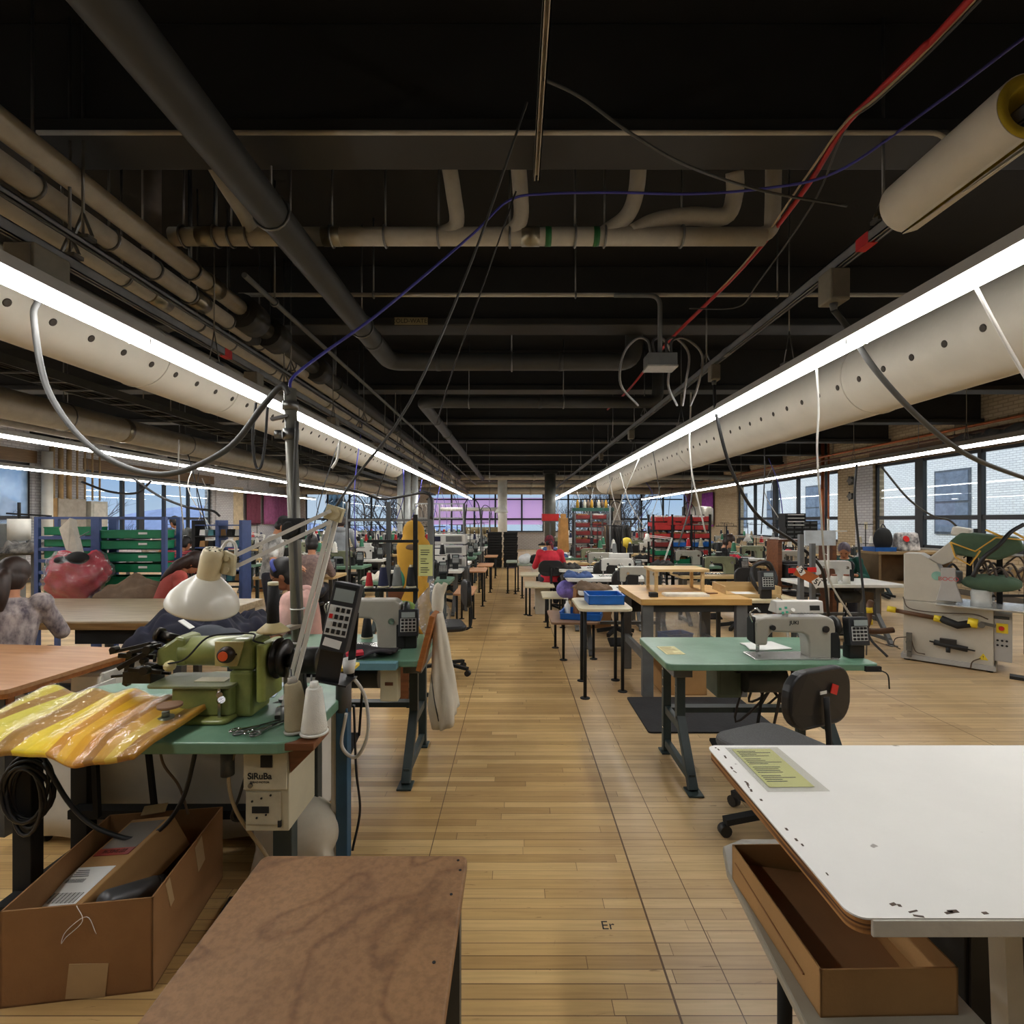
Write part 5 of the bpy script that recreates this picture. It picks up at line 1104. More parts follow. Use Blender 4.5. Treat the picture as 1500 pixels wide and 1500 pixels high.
cord("black cable running from the coil under the green table", [(-1.95, 2.12, .6), (-1.84, 2.12, .42), (-1.7, 2.1, .33), (-1.5, 2.08, .31), (-1.36, 2.08, .45), (-1.3, 2.1, .7)], .009, CB)
cord("thin brown cord hanging beside the pedal rods under the table", [(-1.5, 2.15, .71), (-1.48, 2.15, .58), (-1.42, 2.16, .48), (-1.38, 2.16, .36)], .005, mat("cord_brown", (112, 92, 70), .6), name="cable")
wb = thing("canvas_cart", "white canvas laundry cart standing behind the green table", "cart", (-1.72, 2.8, 0))
WC = mat("canvas_cart_white", (204, 200, 190), .85, var=.05, bump=.5, bscale=3)
MB().grid(lambda u, v: V(-.7 + 1.4 * u, -.3 + .02 * math.sin(u * 17 + v * 2) * (1 - v), .05 + .6 * v), 40, 6).build("front_panel", WC, wb, solid=.01); m = MB(); m.bb(-.7, .7, -.28, .3, .05, .06); m.bb(-.7, -.69, -.28, .3, .05, .65); m.bb(.69, .7, -.28, .3, .05, .65); m.bb(-.7, .7, .29, .3, .05, .65); m.build("canvas_body", WC, wb)
for sx in (-.62, .62):
    for sy in (-.24, .24): MB().cyl((sx - .012, sy, .028), (sx + .012, sy, .028), .028, n=12).build("caster", BLACK, wb)
sk = thing("fabric_sack", "slumped off white sack on the floor under the control unit", "sack", (-1.02, 2.4, 0))
MB().sph((0, 0, .15), (.2, .13, .16), 20, 12).box((0, 0, .08), (.36, .22, .16), top=(.8, .8)).build("sack_body", CLOTHW, sk, remesh=.012, smooth_it=6)
# grey pole with clamp and spool arm
gp = thing("cable_pole", "grey steel pole rising from the green table with clamps", "pole", (-1.02, 2.42, .76))
MB().cyl((0, 0, 0), (-.045, 0, 1.46), .028, n=18).build("tube", mat("pole_grey", (118, 116, 106), .4, .3), gp); MB().slab(-.08, .08, -.06, .06, 0, .012, .02).build("base_plate", STEEL, gp)
m = MB(); m.cyl((-.043, 0, 1.36), (-.043, 0, 1.4), .036, n=16); m.bar((-.043, -.02, 1.33), (-.12, -.03, 1.31), .03, .012); m.cyl((-.07, -.03, 1.24), (-.1, -.04, 1.24), .02, n=10); m.cyl((-.041, 0, 1.22), (-.041, 0, 1.27), .036, n=16); m.build("clamp", STEEL, gp)
m = MB(); m.tube(spl([(.03, 0, 0), (.0, -.02, .5), (-.012, -.03, .9), (.0, -.03, 1.3)], 6), .01, 6); m.tube(spl([(-.045, .03, .1), (-.02, .03, .7), (-.06, .03, 1.4)], 6), .008, 6); m.build("strapped_cable", CG, gp)
m = MB(); m.cyl((-.01, 0, .42), (-.01, 0, .425), .034, n=16); m.cyl((-.01, 0, .26), (-.01, 0, .268), .034, n=16); m.build("cable_tie", PAPERW, gp)
m = MB(); m.cyl((-.02, -.03, .8), (-.02, -.075, .8), .035, n=18); m.box((-.02, -.02, .8), (.09, .06, .1)); m.build("clamp_knob", SOFTBLACK, gp, bevel=.006)
MB().bar((-.0, 0, .345), (-.06, -.19, .345), .05, .016).build("spool_arm", mat("arm_grey", (120, 110, 96), .5), gp)
cs = thing("thread_cone", "black thread cone on a cream saucer held out from the grey pole", "thread spool", (-1.06, 2.24, 1.115)); MB().lathe([(.068, 0), (.062, .008), (.03, .035), (.026, .037)], n=24).build("saucer", mat("saucer_cream", (210, 192, 140), .45), cs); MB().cyl((0, 0, .037), (0, 0, .2), .026, .022, 18).build("thread", THREADS[1], cs); MB().cyl((0, 0, .2), (0, 0, .215), .022, n=16).build("core", CREAM, cs)
# white articulated lamp
lp = thing("desk_lamp", "white articulated lamp with a bell shade over the olive machine", "lamp", W(419, 1050, 2.15))
b0 = lp.location.copy(); LW_ = mat("lamp_white", (226, 222, 208), .3, var=.03, coat=.3); LT = mat("lamp_arm_white", (228, 226, 218), .35, var=.03)
def q(px, py, d): return W(px, py, d) - b0
MB().cyl((0, 0, -.03), (0, 0, .05), .022, n=16).build("base_clamp", STEEL, lp)
m = MB()
for o in (-.012, .012): m.bar(V(o, 0, .04), q(490, 756, 2.15) + V(o, 0, 0), .015)
m.build("lower_arm", LT, lp); j = q(490, 752, 2.15)
m = MB(); m.box(j, (.07, .03, .06), ry=.3); m.cyl(j - V(0, .02, 0), j + V(0, .02, 0), .028, n=14); m.build("elbow", mat("elbow_cream", (200, 188, 150), .4), lp)
m = MB(); e0, e1 = q(485, 748, 2.13), q(342, 815, 2.02)
for o in (0, -.045): m.bar(e0 + V(0, 0, o), e1 + V(0, 0, o), .015)
m.build("upper_arm", LT, lp)
m = MB(); h = q(334, 825, 2.01); m.prism([(-.025, -.04), (.025, -.05), (.03, .03), (-.01, .05), (-.03, .02)], -.01, .01, Matrix.Translation(h) @ rotm(PI / 2, 0, 0).to_4x4()); m.cyl(h - V(0, .018, -.02), h - V(0, -.018, -.02), .012, n=10); m.cyl(h - V(.0, .018, .025), h - V(0, -.018, .025), .012, n=10); m.build("head_joint", mat("elbow_cream", (0, 0, 0)), lp)
HRr = rotm(.18, .3, 0); hc = q(309, 826, 2.0)
m = MB(); m.lathe([(.03, .062), (.036, .055), (.041, .03), (.041, -.07), (.035, -.075)], hc, 26, HRr); m.build("socket", mat("socket_cream", (216, 204, 168), .35, coat=.2), lp)
m = MB()
for k in range(8): a = k * PI / 4; m.box(hc + HRr @ V(math.cos(a) * .022, math.sin(a) * .022, .0615), (.014, .004, .004), rz=a)
m.build("vent_slots", SOFTBLACK, lp)
m = MB(); m.lathe([(.036, -.052), (.052, -.062), (.09, -.098), (.121, -.14), (.131, -.172), (.131, -.18), (.128, -.18), (.118, -.142), (.087, -.1), (.05, -.066), (.034, -.056)], hc, 40, HRr); m.build("lamp_shade", LW_, lp)
m = MB(); m.tube(spl([hc + V(.02, .03, .05), hc + V(.05, .03, .09), hc + V(.08, .03, .07), hc + V(.075, .03, .0), h + V(0, .01, -.02)], 5), .006, 6); m.build("flex_cord", LT, lp)
# tan laminate table at the left edge
lt = thing("work_table", "tan laminate table at left edge beside the green table", "table", (-3.3, 3.02, 0), -.1)
MB().slab(-.85, .83, -.42, .42, .74, .762, .03).build("tabletop", LAMT, lt); MB().slab(-.85, .828, -.418, .418, .715, .74, .03).build("edge_band", ORWOOD, lt); MB().bb(-.8, .78, -.36, -.33, .6, .715).build("apron", ORWOOD, lt)
for sx in (-.78, .74):
    for sy in (-.34, .36): MB().bar((sx, sy, 0), (sx, sy, .715), .05).build("leg", DGREY, lt)
t = thing("storage_box", "white drawer box hung under the tan table's right end", "box", (-2.55, 3.2, .56)); MB().box((0, 0, .06), (.2, .3, .14)).build("box_body", WHITEP, t, bevel=.004); MB().box((0, -.155, .06), (.17, .01, .1)).build("front", WHITE, t)
# white topped table at right, shelf with cardboard tray
PLYEDGE = bpy.data.materials.new("ply_edge_layers"); nt, N, L, b = nodes_of(PLYEDGE)
tc = N.new("ShaderNodeTexCoord"); mp = N.new("ShaderNodeMapping"); mp.inputs["Scale"].default_value = (2, 2, 110); wv = N.new("ShaderNodeTexNoise"); wv.inputs["Scale"].default_value = 1.2; wv.inputs["Detail"].default_value = 3
L.new(tc.outputs["Object"], mp.inputs[0]); L.new(mp.outputs[0], wv.inputs["Vector"]); rp = N.new("ShaderNodeValToRGB"); rp.color_ramp.elements[0].position = .4; rp.color_ramp.elements[0].color = lin((70, 40, 20)); rp.color_ramp.elements[1].position = .6; rp.color_ramp.elements[1].color = lin((176, 124, 70)); L.new(wv.outputs["Fac"], rp.inputs[0]); L.new(rp.outputs[0], b.inputs["Base Color"]); b.inputs["Roughness"].default_value = .8
WT = mat("white_worn_laminate", (222, 220, 214), .42, var=.03, scale=2, bump=.02)
n2 = WT.node_tree; N = n2.nodes; L = n2.links; bb_ = N["Principled BSDF"]; src = bb_.inputs["Base Color"].links[0].from_socket
tc = N.new("ShaderNodeTexCoord"); sn = N.new("ShaderNodeTexNoise"); sn.inputs["Scale"].default_value = 14; sn.inputs["Detail"].default_value = 4; L.new(tc.outputs["Object"], sn.inputs["Vector"]); sr = N.new("ShaderNodeValToRGB"); sr.color_ramp.elements[0].position = .26; sr.color_ramp.elements[0].color = (.3, .27, .24, 1); sr.color_ramp.elements[1].position = .29; sr.color_ramp.elements[1].color = (1, 1, 1, 1); L.new(sn.outputs["Fac"], sr.inputs[0])
mx = N.new("ShaderNodeMix"); mx.data_type = "RGBA"; mx.blend_type = "MULTIPLY"; mx.inputs[0].default_value = .9; L.new(src, mx.inputs[6]); L.new(sr.outputs[0], mx.inputs[7]); L.new(mx.outputs[2], bb_.inputs["Base Color"])
wt = thing("work_table", "white topped plywood table in the right foreground", "table", (1.42, 1.46, 0))
MB().slab(-.725, .6, -.405, .405, .776, .78, .035, 8).build("laminate_top", WT, wt); MB().slab(-.72, .598, -.4, .4, .742, .776, .035, 8).build("plywood_core", PLYEDGE, wt); MB().bb(-.685, .59, -.408, -.4, .742, .777).build("white_edge_strip", mat("white_edge_tape", (206, 200, 188), .4, var=.08, bump=.2, bscale=20), wt, bevel=.002)
for sx in (-.1, .5):
    for sy in (-.1, .3): MB().bar((sx, sy, 0), (sx - .03, sy, .742), .045, .05).build("leg", WHITEP, wt)
m = MB()
rn = random.Random(3)
for k in range(16): x = rn.uniform(-.64, .2); m.box((x, -.4 + rn.uniform(0, .015) + (0.02 if x < -.6 else 0), .7805), (rn.uniform(.006, .022), rn.uniform(.003, .008), .0008), rz=rn.uniform(-.4, .4))
for k in range(14): y = rn.uniform(-.33, .4); m.box((-.705 + rn.uniform(0, .012), y, .7805), (rn.uniform(.003, .008), rn.uniform(.006, .02), .0008), rz=rn.uniform(-.3, .3))
m.build("chips", mat("chip_dark", (84, 70, 58), .9), wt)
pr = tag(MB().bb(-.07, .07, -.13, .13, 0, .0012).build("paper_sheet", PAPERY, None, (.845, 1.7, .7815), .02), "yellow printed sheet taped to the white table's far left corner", "paper")
m = MB(); rn = random.Random(8)
for k in range(20):
    if k % 5 != 4: m.bb(-.06, -.06 + rn.uniform(.05, .115), .108 - k * .0115, .112 - k * .0115, .0013, .0016)
m.build("print", INK, pr); MB().bb(-.09, .1, -.16, .14, .0018, .0022).build("clear_tape", see_through("tape_film", (250, 250, 248), .05, .1, .06), pr)
sh_ = thing("shelf_table", "low grey topped table under the white table at right", "table", (1.2, 1.25, 0))
MB().prism([(-.6, -.62), (-.535, .36), (-.5, .48), (-.42, .52), (-.17, .52), (-.17, -.62)], .475, .5).build("tabletop", mat("grey_laminate", (158, 152, 136), .45, var=.06), sh_, bevel=.006)
for lx, ly in ((-.49, .1), (-.45, -.5), (-.21, .4), (-.21, -.5)): floor_leg(sh_, lx, ly, .475, .018)
m = MB(); m.cyl((-.48, .2, .5), (-.48, .2, .5015), .006, n=10); m.cyl((-.2, -.2, .5), (-.2, -.2, .5015), .008, n=10); m.build("screws", STEEL, sh_)
ct = thing("cardboard_tray", "long cardboard tray on the low grey table at right", "box", (.825, 1.355, .5), .02)
m = MB(); m.tray((0, 0, 0), (.31, .44, .105), .004); m.build("carton", CARDL, ct); MB().box((-.02, .02, .03), (.28, .36, .004), ry=.16, rx=.05).build("loose_liner", CARD, ct)
gb = thing("plastic_bin", "dark grey plastic bin hung below the white table", "bin", (1.16, 1.38, .6)); MB().tray((0, 0, 0), (.24, .22, .11), .005).build("bin_body", mat("bin_grey", (84, 88, 88), .45), gb, bevel=.004); MB().bb(-.13, .13, -.12, .12, .105, .112).build("rim", mat("bin_rim", (104, 108, 108), .45), gb)
db = thing("cabinet", "black cabinet below the white table at the right edge", "cabinet", (1.5, 1.62, .0)); MB().bb(-.2, .5, -.14, .2, .1, .7).build("body", SOFTBLACK, db, bevel=.004); MB().bb(-.22, .52, -.18, .22, 0, .1).build("plinth", GREYP, db)
MB().bb(-.19, .49, -.15, -.14, .12, .68).build("door", BLACK, db)

cord("pale hose looping beside the blue post off the green table", [(-.76, 2.3, .93), (-.69, 2.34, .8), (-.68, 2.36, .62), (-.74, 2.38, .5), (-.8, 2.36, .56), (-.77, 2.33, .72)], .008, CW, name="hose")
cord("black cord hanging down to the floor beside the blue post", [(-.77, 2.44, .72), (-.765, 2.46, .4), (-.75, 2.47, .2), (-.78, 2.45, .02)], .006, CB, name="cable")
t = thing("paper_cup", "small white cup on the black wedge stand by the big controller", "cup", (-.715, 2.2, .945)); MB().lathe([(.022, 0), (.03, .06), (.028, .06), (.02, .004)], n=18).build("cup_body", WHITE, t)
# ================================================================ RIGHT SIDE, NEAR
tB = sewing_table("green sewing table with a grey machine right of the aisle, before the chair", .884, 2.13, 2.986, 3.68, .76, inset=.16, r=.04)
mB = machine("grey sewing machine with a control panel on the green table at right", (1.71, 3.16, .76), 0, panel=True, brand="JUKI", tall=.93)
p = [c for c in mB.children if c.name.startswith("control_panel")][0]
T = rotm(math.radians(90 - 28), 0, 0)
def onp(x, h): return V(x, -.052 + .022 * 0 + h * .0, .0)
def facet(x, s): a, b = V(0, -.06, .272), V(0, -.02, .347); q = a.lerp(b, s); return V(x + .02 * 0, q.y, q.z)
RX = 1.44
f0 = lambda x, s: V(x + .02, -.05 + .01 * s - .003, .255 + .075 * s)
MB().box(f0(.09, .68), (.06, .03, .003), rx=RX).build("display", SOFTBLACK, p)
m = MB()
for i in range(5): m.box(f0(-.01 + .02 * i, .25), (.012, .008, .005), rx=RX)
m.build("key_row", mat("key_grey", (120, 124, 120), .5), p)
m = MB()
for i, (x, s) in enumerate(((-.12, .6), (-.105, .3), (-.085, .7), (-.08, .35))): m.box(f0(x, s), (.014, .014, .005), rx=RX)
m.build("green_keys", mat("key_green", (70, 168, 140), .5), p); m = MB(); m.cyl(f0(-.045, .5), f0(-.045, .5) + V(0, -.006, .004), .012, n=12); m.build("round_key", WHITE, p)
controller("black keypad controller at the right end of the near green table", (2.075, 3.12, .76), .08)
o = tag(MB().bb(-.06, .06, -.1, .1, 0, .0012).build("paper_card", mat("card_cream", (206, 200, 150), .8), None, (1.0, 3.3, .761), .05), "cream instruction card lying on the near green table's left end", "paper")
m = MB(); rn = random.Random(2)
for k in range(10): m.bb(-.05, rn.uniform(0, .05), -.085 + k * .018, -.08 + k * .018, .0013, .0016)
m.build("print", mat("print_brown", (150, 120, 80), .8), o)
tag(MB().box((0, 0, 0), (.24, .2, .006), rz=.2).box((-.09, -.05, .004), (.1, .14, .006), rz=-.2).build("paper_scrap", PAPERW, None, (1.66, 3.4, .765)), "white paper scraps under the grey machine on the green table", "paper")
tag(MB().box((0, 0, 0), (.09, .02, .03)).tube(spl([(.02, -.02, 0), (.05, -.05, -.02), (.06, -.05, -.1)], 4), .004, 5).build("clip_light", SOFTBLACK, None, (2.08, 2.98, .735)), "black clip hanging at the near green table's right corner", "clip")
ch = task_chair("black backed swivel chair with grey seat at the near green table", (1.33, 2.62, 0), math.radians(24), ht=.44)
bk = [c for c in ch.children if c.name.startswith("backrest")][0]
MB().box((-.01, -.264, .8), (.045, .003, .014)).build("white_label", WHITE, bk); MB().box((.07, -.263, .805), (.045, .004, .045), ry=.35).build("red_sticker", REDPL, bk)
tag(MB().slab(-.5, .5, -.38, .38, 0, .012, .02).build("floor_mat", mat("mat_black", (40, 40, 42), .85, bump=.2), None, (1.5, 4.22, .001)), "black rubber mat on the floor behind the near green table", "mat")
t = thing("control_unit", "grey green motor control box under the near green sewing table", "control unit", (1.42, 3.5, .42)); MB().bb(-.08, .08, -.1, .1, 0, .28).build("case", mat("case_greygreen", (84, 98, 84), .5), t, bevel=.005); MB().bb(-.06, .06, -.104, -.1, .02, .2).build("cover", mat("case_greygreen2", (74, 88, 76), .5), t)
m = MB(); rn = random.Random(15)
for k in range(9): p0 = V(rn.uniform(1.55, 1.95), rn.uniform(3.3, 3.6), .7); m.tube(spl([p0, p0 + V(rn.uniform(-.1, .1), 0, -.2), p0 + V(rn.uniform(-.2, .2), .05, rn.uniform(-.5, -.3)), p0 + V(rn.uniform(-.1, .15), .02, -.1)], 5), rn.uniform(.006, .011), 6)
tag(m.build("cable_bundle", mat("cable_mix", (52, 46, 44), .6, var=.5, scale=3), None, (0, 0, 0)), "tangle of dark cables hanging under the near green sewing table", "cable")
# workbench
wbn = thing("workbench", "pine topped workbench with wide grey legs right of the aisle", "workbench", (1.63, 5.1, 0))
MB().slab(-.5, .5, -.5, .52, .835, .89, .01).build("benchtop", PINE, wbn, bevel=.004)
for sx in (-.43, .42):
    for sy in (-.44, .44): MB().bb(sx - .05, sx + .05, sy - .03, sy + .03, 0, .835).build("leg", GREYP, wbn, bevel=.004)
for sx in (-.43, .42): MB().bb(sx - .02, sx + .02, -.41, .41, .3, .38).build("side_rail", GREYP, wbn); 
m = MB(); m.bb(-.45, .45, -.42, -.40, .76, .83); m.build("apron", DGREY, wbn)
rs = thing("shelf_riser", "pale wooden riser shelf standing on the workbench", "shelf", (1.66, 5.25, .89)); MB().slab(-.3, .26, -.2, .2, .2, .225, .02).build("shelf_board", PLYTOP, rs)
for sx in (-.26, .2):
    for sy in (-.16, .16): MB().bb(sx - .015, sx + .015, sy - .015, sy + .015, 0, .2).build("leg", PLYTOP, rs)
tag(MB().bb(-.2, .2, -.08, .08, 0, .02).bb(-.19, .19, -.07, .07, .02, .024).build("cutting_strip", mat("strip_white", (222, 216, 200), .6), None, (1.6, 4.82, .89)), "long pale tray of strips lying on the workbench", "tray")
tag(MB().box((0, 0, .02), (.07, .07, .04)).build("black_block", SOFTBLACK, None, (1.28, 4.75, .89)), "small black block on the workbench's left front", "block")
tag(MB().box((0, 0, .004), (.1, .05, .008), rz=.4).build("tape_case", BRWOOD, None, (1.9, 4.95, .89)), "brown flat case lying on the workbench's right side", "case")
bxu = thing("cardboard_box", "cardboard box with clear plastic bags under the workbench", "box", (1.55, 4.85, 0)); MB().tray((0, 0, 0), (.4, .34, .3), .005).build("carton", CARDL, bxu)
pb = tag(MB().grid(lambda u, v: V((.26 + .05 * math.sin(9 * u + 5 * v)) * math.cos(2 * PI * u) * math.sin(PI * v), (.2 + .04 * math.sin(13 * u)) * math.sin(2 * PI * u) * math.sin(PI * v), .22 - .26 * math.cos(PI * v) + .03 * math.sin(25 * u)), 36, 14).build("plastic_bag", CLEARPL, None, (1.52, 4.85, .36)), "heap of clear plastic bags above the cardboard box under the workbench", "bag")
tag(MB().sph((0, 0, .12), (.26, .18, .14)).sph((.14, 0, .2), (.14, .14, .1)).build("dark_bag", SOFTBLACK, None, (1.86, 5.2, .0), remesh=.015), "black bag lying under the workbench's right side", "bag")
tray_thing("blue tray pushed under the workbench's back", (1.7, 5.45, .3), (.3, .2, .1), BLUETRAY, .3)
tag(MB().bb(-.17, .17, -.3, .3, .28, .3).bb(-.17, -.15, -.3, .3, 0, .28).bb(.15, .17, -.3, .3, 0, .28).build("plywood_stand", PLYTOP, None, (2.05, 5.5, 0)), "pale plywood stand beside the workbench's right legs", "stand")
# side stand with tray box and controller
st = thing("side_stand", "small stand right of the workbench with a cream top", "stand", (2.35, 5.0, 0)); MB().slab(-.32, .3, -.25, .3, .83, .855, .02).build("top", mat("stand_cream", (206, 192, 156), .5), st)
for sx in (-.27, .26):
    for sy in (-.2, .25): MB().bar((sx, sy, 0), (sx, sy, .83), .035).build("leg", DGREY, st)
MB().bb(-.2, .04, -.22, .0, .73, .82).build("drawer", SOFTBLACK, st)
tw = thing("wooden_tray", "open pale wooden tray with low sides beside the workbench", "tray", (2.28, 5.08, .856), -.08); MB().tray((0, 0, 0), (.52, .4, .11), .012, 0, .35).build("tray_body", PLYTOP, tw); tag(MB().bb(-.15, .15, -.1, .1, 0, .01).build("paper_stack", PAPERW, None, (2.2, 5.05, .87)), "white paper stack inside the open wooden tray", "paper")
controller("black keypad controller standing beside the open wooden tray", (2.38, 4.86, .855), .05, s=1.05)
tag(MB().tube([(math.cos(a) * .12, .03 * math.sin(3 * a), math.sin(a) * .15) for a in [2 * PI * k / 24 for k in range(24)]], .018, 8, closed=True).tube([(math.cos(a) * .105, .05, math.sin(a) * .13) for a in [2 * PI * k / 24 for k in range(24)]], .012, 8, closed=True).build("cable_coil", CB, None, (2.5, 5.15, 1.03)), "loop of thick black cable behind the keypad by the wooden tray", "cable")
# little tables stepping down the aisle's right side
SIDEW = mat("side_top_cream", (206, 196, 166), .5, var=.06); SIDEB = mat("side_top_brown", (134, 104, 80), .5, var=.1)
side_table("cream topped side table holding an empty blue tray by the aisle", .565, 1.05, 4.52, 5.2, .815, SIDEW, ((.626, 4.6), (1.0, 4.78), (.66, 5.1), (1.0, 5.12)), r=.08)
tray_thing("empty blue plastic tray on the cream side table by the aisle", (.845, 4.9, .816), (.33, .32, .08), BLUETRAY, holes=True)
side_table("low brown side table holding a blue tray of bottles", .4, .95, 5.7, 6.5, .46, SIDEB, ((.5, 6.42), (.55, 5.86), (.9, 5.9), (.9, 6.4)))
tray_thing("blue plastic tray with a pump bottle on the low brown table", (.78, 6.0, .462), (.46, .36, .08), BLUETRAY, -.25, front=.8)
def pump(label, loc, mt, h=.16):
    t = thing("pump_bottle", label, "bottle", loc); MB().lathe([(.034, 0), (.036, .01), (.036, h * .7), (.016, h * .85), (.014, h)], n=18).build("bottle_body", mt, t); m = MB(); m.cyl((0, 0, h), (0, 0, h * 1.15), .006, n=8); m.box((-.015, 0, h * 1.18), (.05, .014, .012)); m.build("pump", WHITE, t); return t
pump("white pump bottle in the blue tray on the low brown table", (.62, 6.12, .475), WHITE); pump("small white bottle at the front of the blue tray on the brown table", (.78, 5.92, .475), WHITE, .1)
def pbag(label, loc, sz, mt, name="paper_bag"):
    return tag(MB().box((0, 0, sz[2] / 2), sz, top=(.8, .8)).box((0, 0, sz[2] * .97), (sz[0] * .6, .01, sz[2] * .3)).build(name, mt, None, loc, .3, bevel=.01), label, "bag")
pbag("crumpled brown paper bag standing in the blue tray", (.77, 6.2, .475), (.14, .12, .3), mat("kraft_paper", (150, 104, 66), .9, bump=.5, bscale=20))
side_table("low cream side table, second along the aisle, beside the violet bag", .4, .78, 7.5, 8.15, .47, SIDEW, ((.48, 7.62), (.7, 7.62), (.48, 8.05), (.7, 8.05)))
tag(MB().sph((0, 0, .11), (.16, .14, .14)).build("violet_bag", mat("violet_bag", (112, 100, 176), .5, var=.35, scale=14, bump=.5, bscale=12), None, (.76, 7.55, .47)), "clear bag of violet thread on the second low side table", "bag")
side_table("low cream side table beside the white bin along the aisle", .16, .65, 8.4, 9.15, .51, SIDEW, ((.18, 8.65), (.24, 8.58), (.6, 8.6), (.6, 9.1)))
t = thing("waste_bin", "tall off white bin beside a low table along the aisle", "bin", (.48, 8.85, 0)); MB().tray((0, 0, 0), (.28, .3, .44), .012).build("bin_body", WHITEP, t, bevel=.01); MB().bb(-.15, .15, -.16, .16, .44, .46).build("rim", WHITE, t)
side_table("low cream side table, farther along the aisle in front of red shirt person", .1, .52, 10.2, 10.9, .5, SIDEW, ((.14, 10.5), (.45, 10.3), (.45, 10.8), (.14, 10.85)))
side_table("small grey side table standing out into the aisle before black stacks", -.2, .04, 11.0, 11.6, .7, mat("side_top_grey", (150, 158, 140), .5), ((-.17, 11.2), (0.0, 11.1), (-.17, 11.55), (0, 11.5)))
side_table("grey side table holding white and black bags by the aisle", .04, .62, 11.4, 12.0, .6, mat("side_top_grey", (0, 0, 0)), ((.06, 11.5), (.55, 11.5), (.06, 11.95), (.55, 11.95)))
tag(MB().sph((0, 0, .1), (.14, .12, .12)).sph((.06, .04, .16), (.1, .1, .08)).build("white_bag", mat("bag_white", (220, 222, 222), .4, bump=.5, bscale=14), None, (.2, 11.7, .6), remesh=.015), "white plastic bag on a grey side table by the aisle", "bag")
tag(MB().sph((0, 0, .1), (.16, .12, .12)).build("black_bag", SOFTBLACK, None, (.46, 11.75, .6)), "black bag beside the white plastic bag on the grey table", "bag")
# posts, number board, white panel
def post(label, x, y, h, w=.045, mt=None):
    t = thing("grey_post", label, "post", (x, y, 0)); MB().bar((0, 0, 0), (0, 0, h), w).build("post_body", mt or GREYP, t); MB().bb(-.07, .07, -.07, .07, 0, .01).build("foot_plate", DGREY, t); return t
p1_ = post("grey upright post behind the near machine holding the number board", X(1173, 5.4), 5.4, 1.45); post("grey upright post right of the number board", X(1190, 5.5), 5.5, 1.35)
nb = thing("number_board", "orange brown board with white number tags on a grey post", "sign", (X(1181, 5.35), 5.35, Z(843, 5.35))); MB().box((0, 0, 0), (.25, .012, .1), ry=.45).build("board", mat("board_orange", (170, 92, 40), .6), nb)
for dx, dz, s in ((-.06, .05, "3"), (.11, -.075, "51")):
    g = MB().box((dx, -.012, dz), (.09 if len(s) == 2 else .06, .004, .09), ry=-.55).build("number_tag", WHITE, nb); text(s, .075, INK, g, (dx, -.0145, dz), (PI / 2, .5, 0), bold=.002)
for dx, dz in ((-.14, .05), (.06, .06)): MB().box((dx, .0, dz), (.09, .01, .05)).build("red_card", REDPL, nb)
pn = thing("display_board", "white sheet panel on a thin stand left of the brick pier", "panel", (X(1201, 6.6), 6.6, 0)); MB().bb(-.2, .2, -.01, .01, Z(799, 6.6), Z(777, 6.6)).build("sheet", mat("panel_bluewhite", (196, 206, 214), .5), pn); MB().bar((.12, .02, 0), (.12, .02, Z(760, 6.6)), .02).bar((.12, .02, Z(778, 6.6)), (.36, .02, Z(778, 6.6)), .015).build("stand", WHITEP, pn)
# right white table and things near the windows
tw2 = sewing_table("white sewing table before the brick pier at right", 3.75, 4.98, 6.5, 7.25, .78, WHITE, legm=GREYP, motor=True, r=.03)
machine("white sewing machine on the white table before the brick pier", (4.3, 6.95, .78), 0, MACHW)
for k, x in enumerate((4.12, 4.28)):
    t = thing("thread_cone", "%s orange topped thread cone on the white table before the pier" % ("left", "right")[k], "thread spool", (x, 6.62, .78)); MB().lathe([(.045, 0), (.042, .09), (.036, .1)], n=16).build("thread", THREADS[0], t); MB().cyl((0, 0, .1), (0, 0, .12), .034, n=16).build("cap", mat("cap_rust", (140, 82, 56), .6), t)
task_chair("grey swivel chair in front of the white table before the pier", (4.3, 7.75, 0), PI, seat=BLACK)
lb = thing("window_bench", "brown wooden bench cabinet below the right windows", "cabinet", (6.3, 8.35, 0)); MB().bb(-.58, .62, -.28, .25, 1.06, 1.1).build("top_board", mat("bench_tan", (150, 124, 84), .6), lb); MB().bb(-.56, .6, .18, .22, .5, 1.06).build("back_panel", mat("bench_brown", (112, 90, 60), .7), lb); MB().bb(-.56, .6, -.26, .22, .56, .6).build("shelf", mat("bench_tan", (0, 0, 0)), lb)
for sx in (-.54, .58): MB().bb(sx - .02, sx + .02, -.26, .22, 0, 1.06).build("side_panel", mat("bench_brown", (0, 0, 0)), lb)
tray_thing("blue tray on the brown bench below the right windows", (5.9, 8.3, 1.1), (.34, .3, .06), BLUETRAY)
bp_ = thing("backpack", "black backpack standing on the bench before the right window", "bag", (5.97, 8.32, 1.115)); MB().sph((0, 0, .17), (.15, .1, .2)).sph((.03, 0, .24), (.1, .08, .12)).build("pack_body", SOFTBLACK, bp_, remesh=.015); MB().tube(spl([(-.04, 0, .34), (0, 0, .42), (.05, 0, .35)], 5), .01, 6).build("strap", BLACK, bp_)
PRN = mat("bag_print", (220, 216, 212), .5, col2=(70, 70, 74), scale=9)
tb_ = thing("tote_bag", "white patterned tote bag with a red print beside the backpack", "bag", (6.33, 8.3, 1.1)); MB().box((0, 0, .15), (.36, .2, .3), top=(.95, .5)).build("bag_body", PRN, tb_, bevel=.03); MB().lathe([(.05, 0), (.05, .004)], (-.06, -.085, .2), 16, rotm(PI / 2 - .3, 0, 0)).build("red_print", REDPL, tb_)
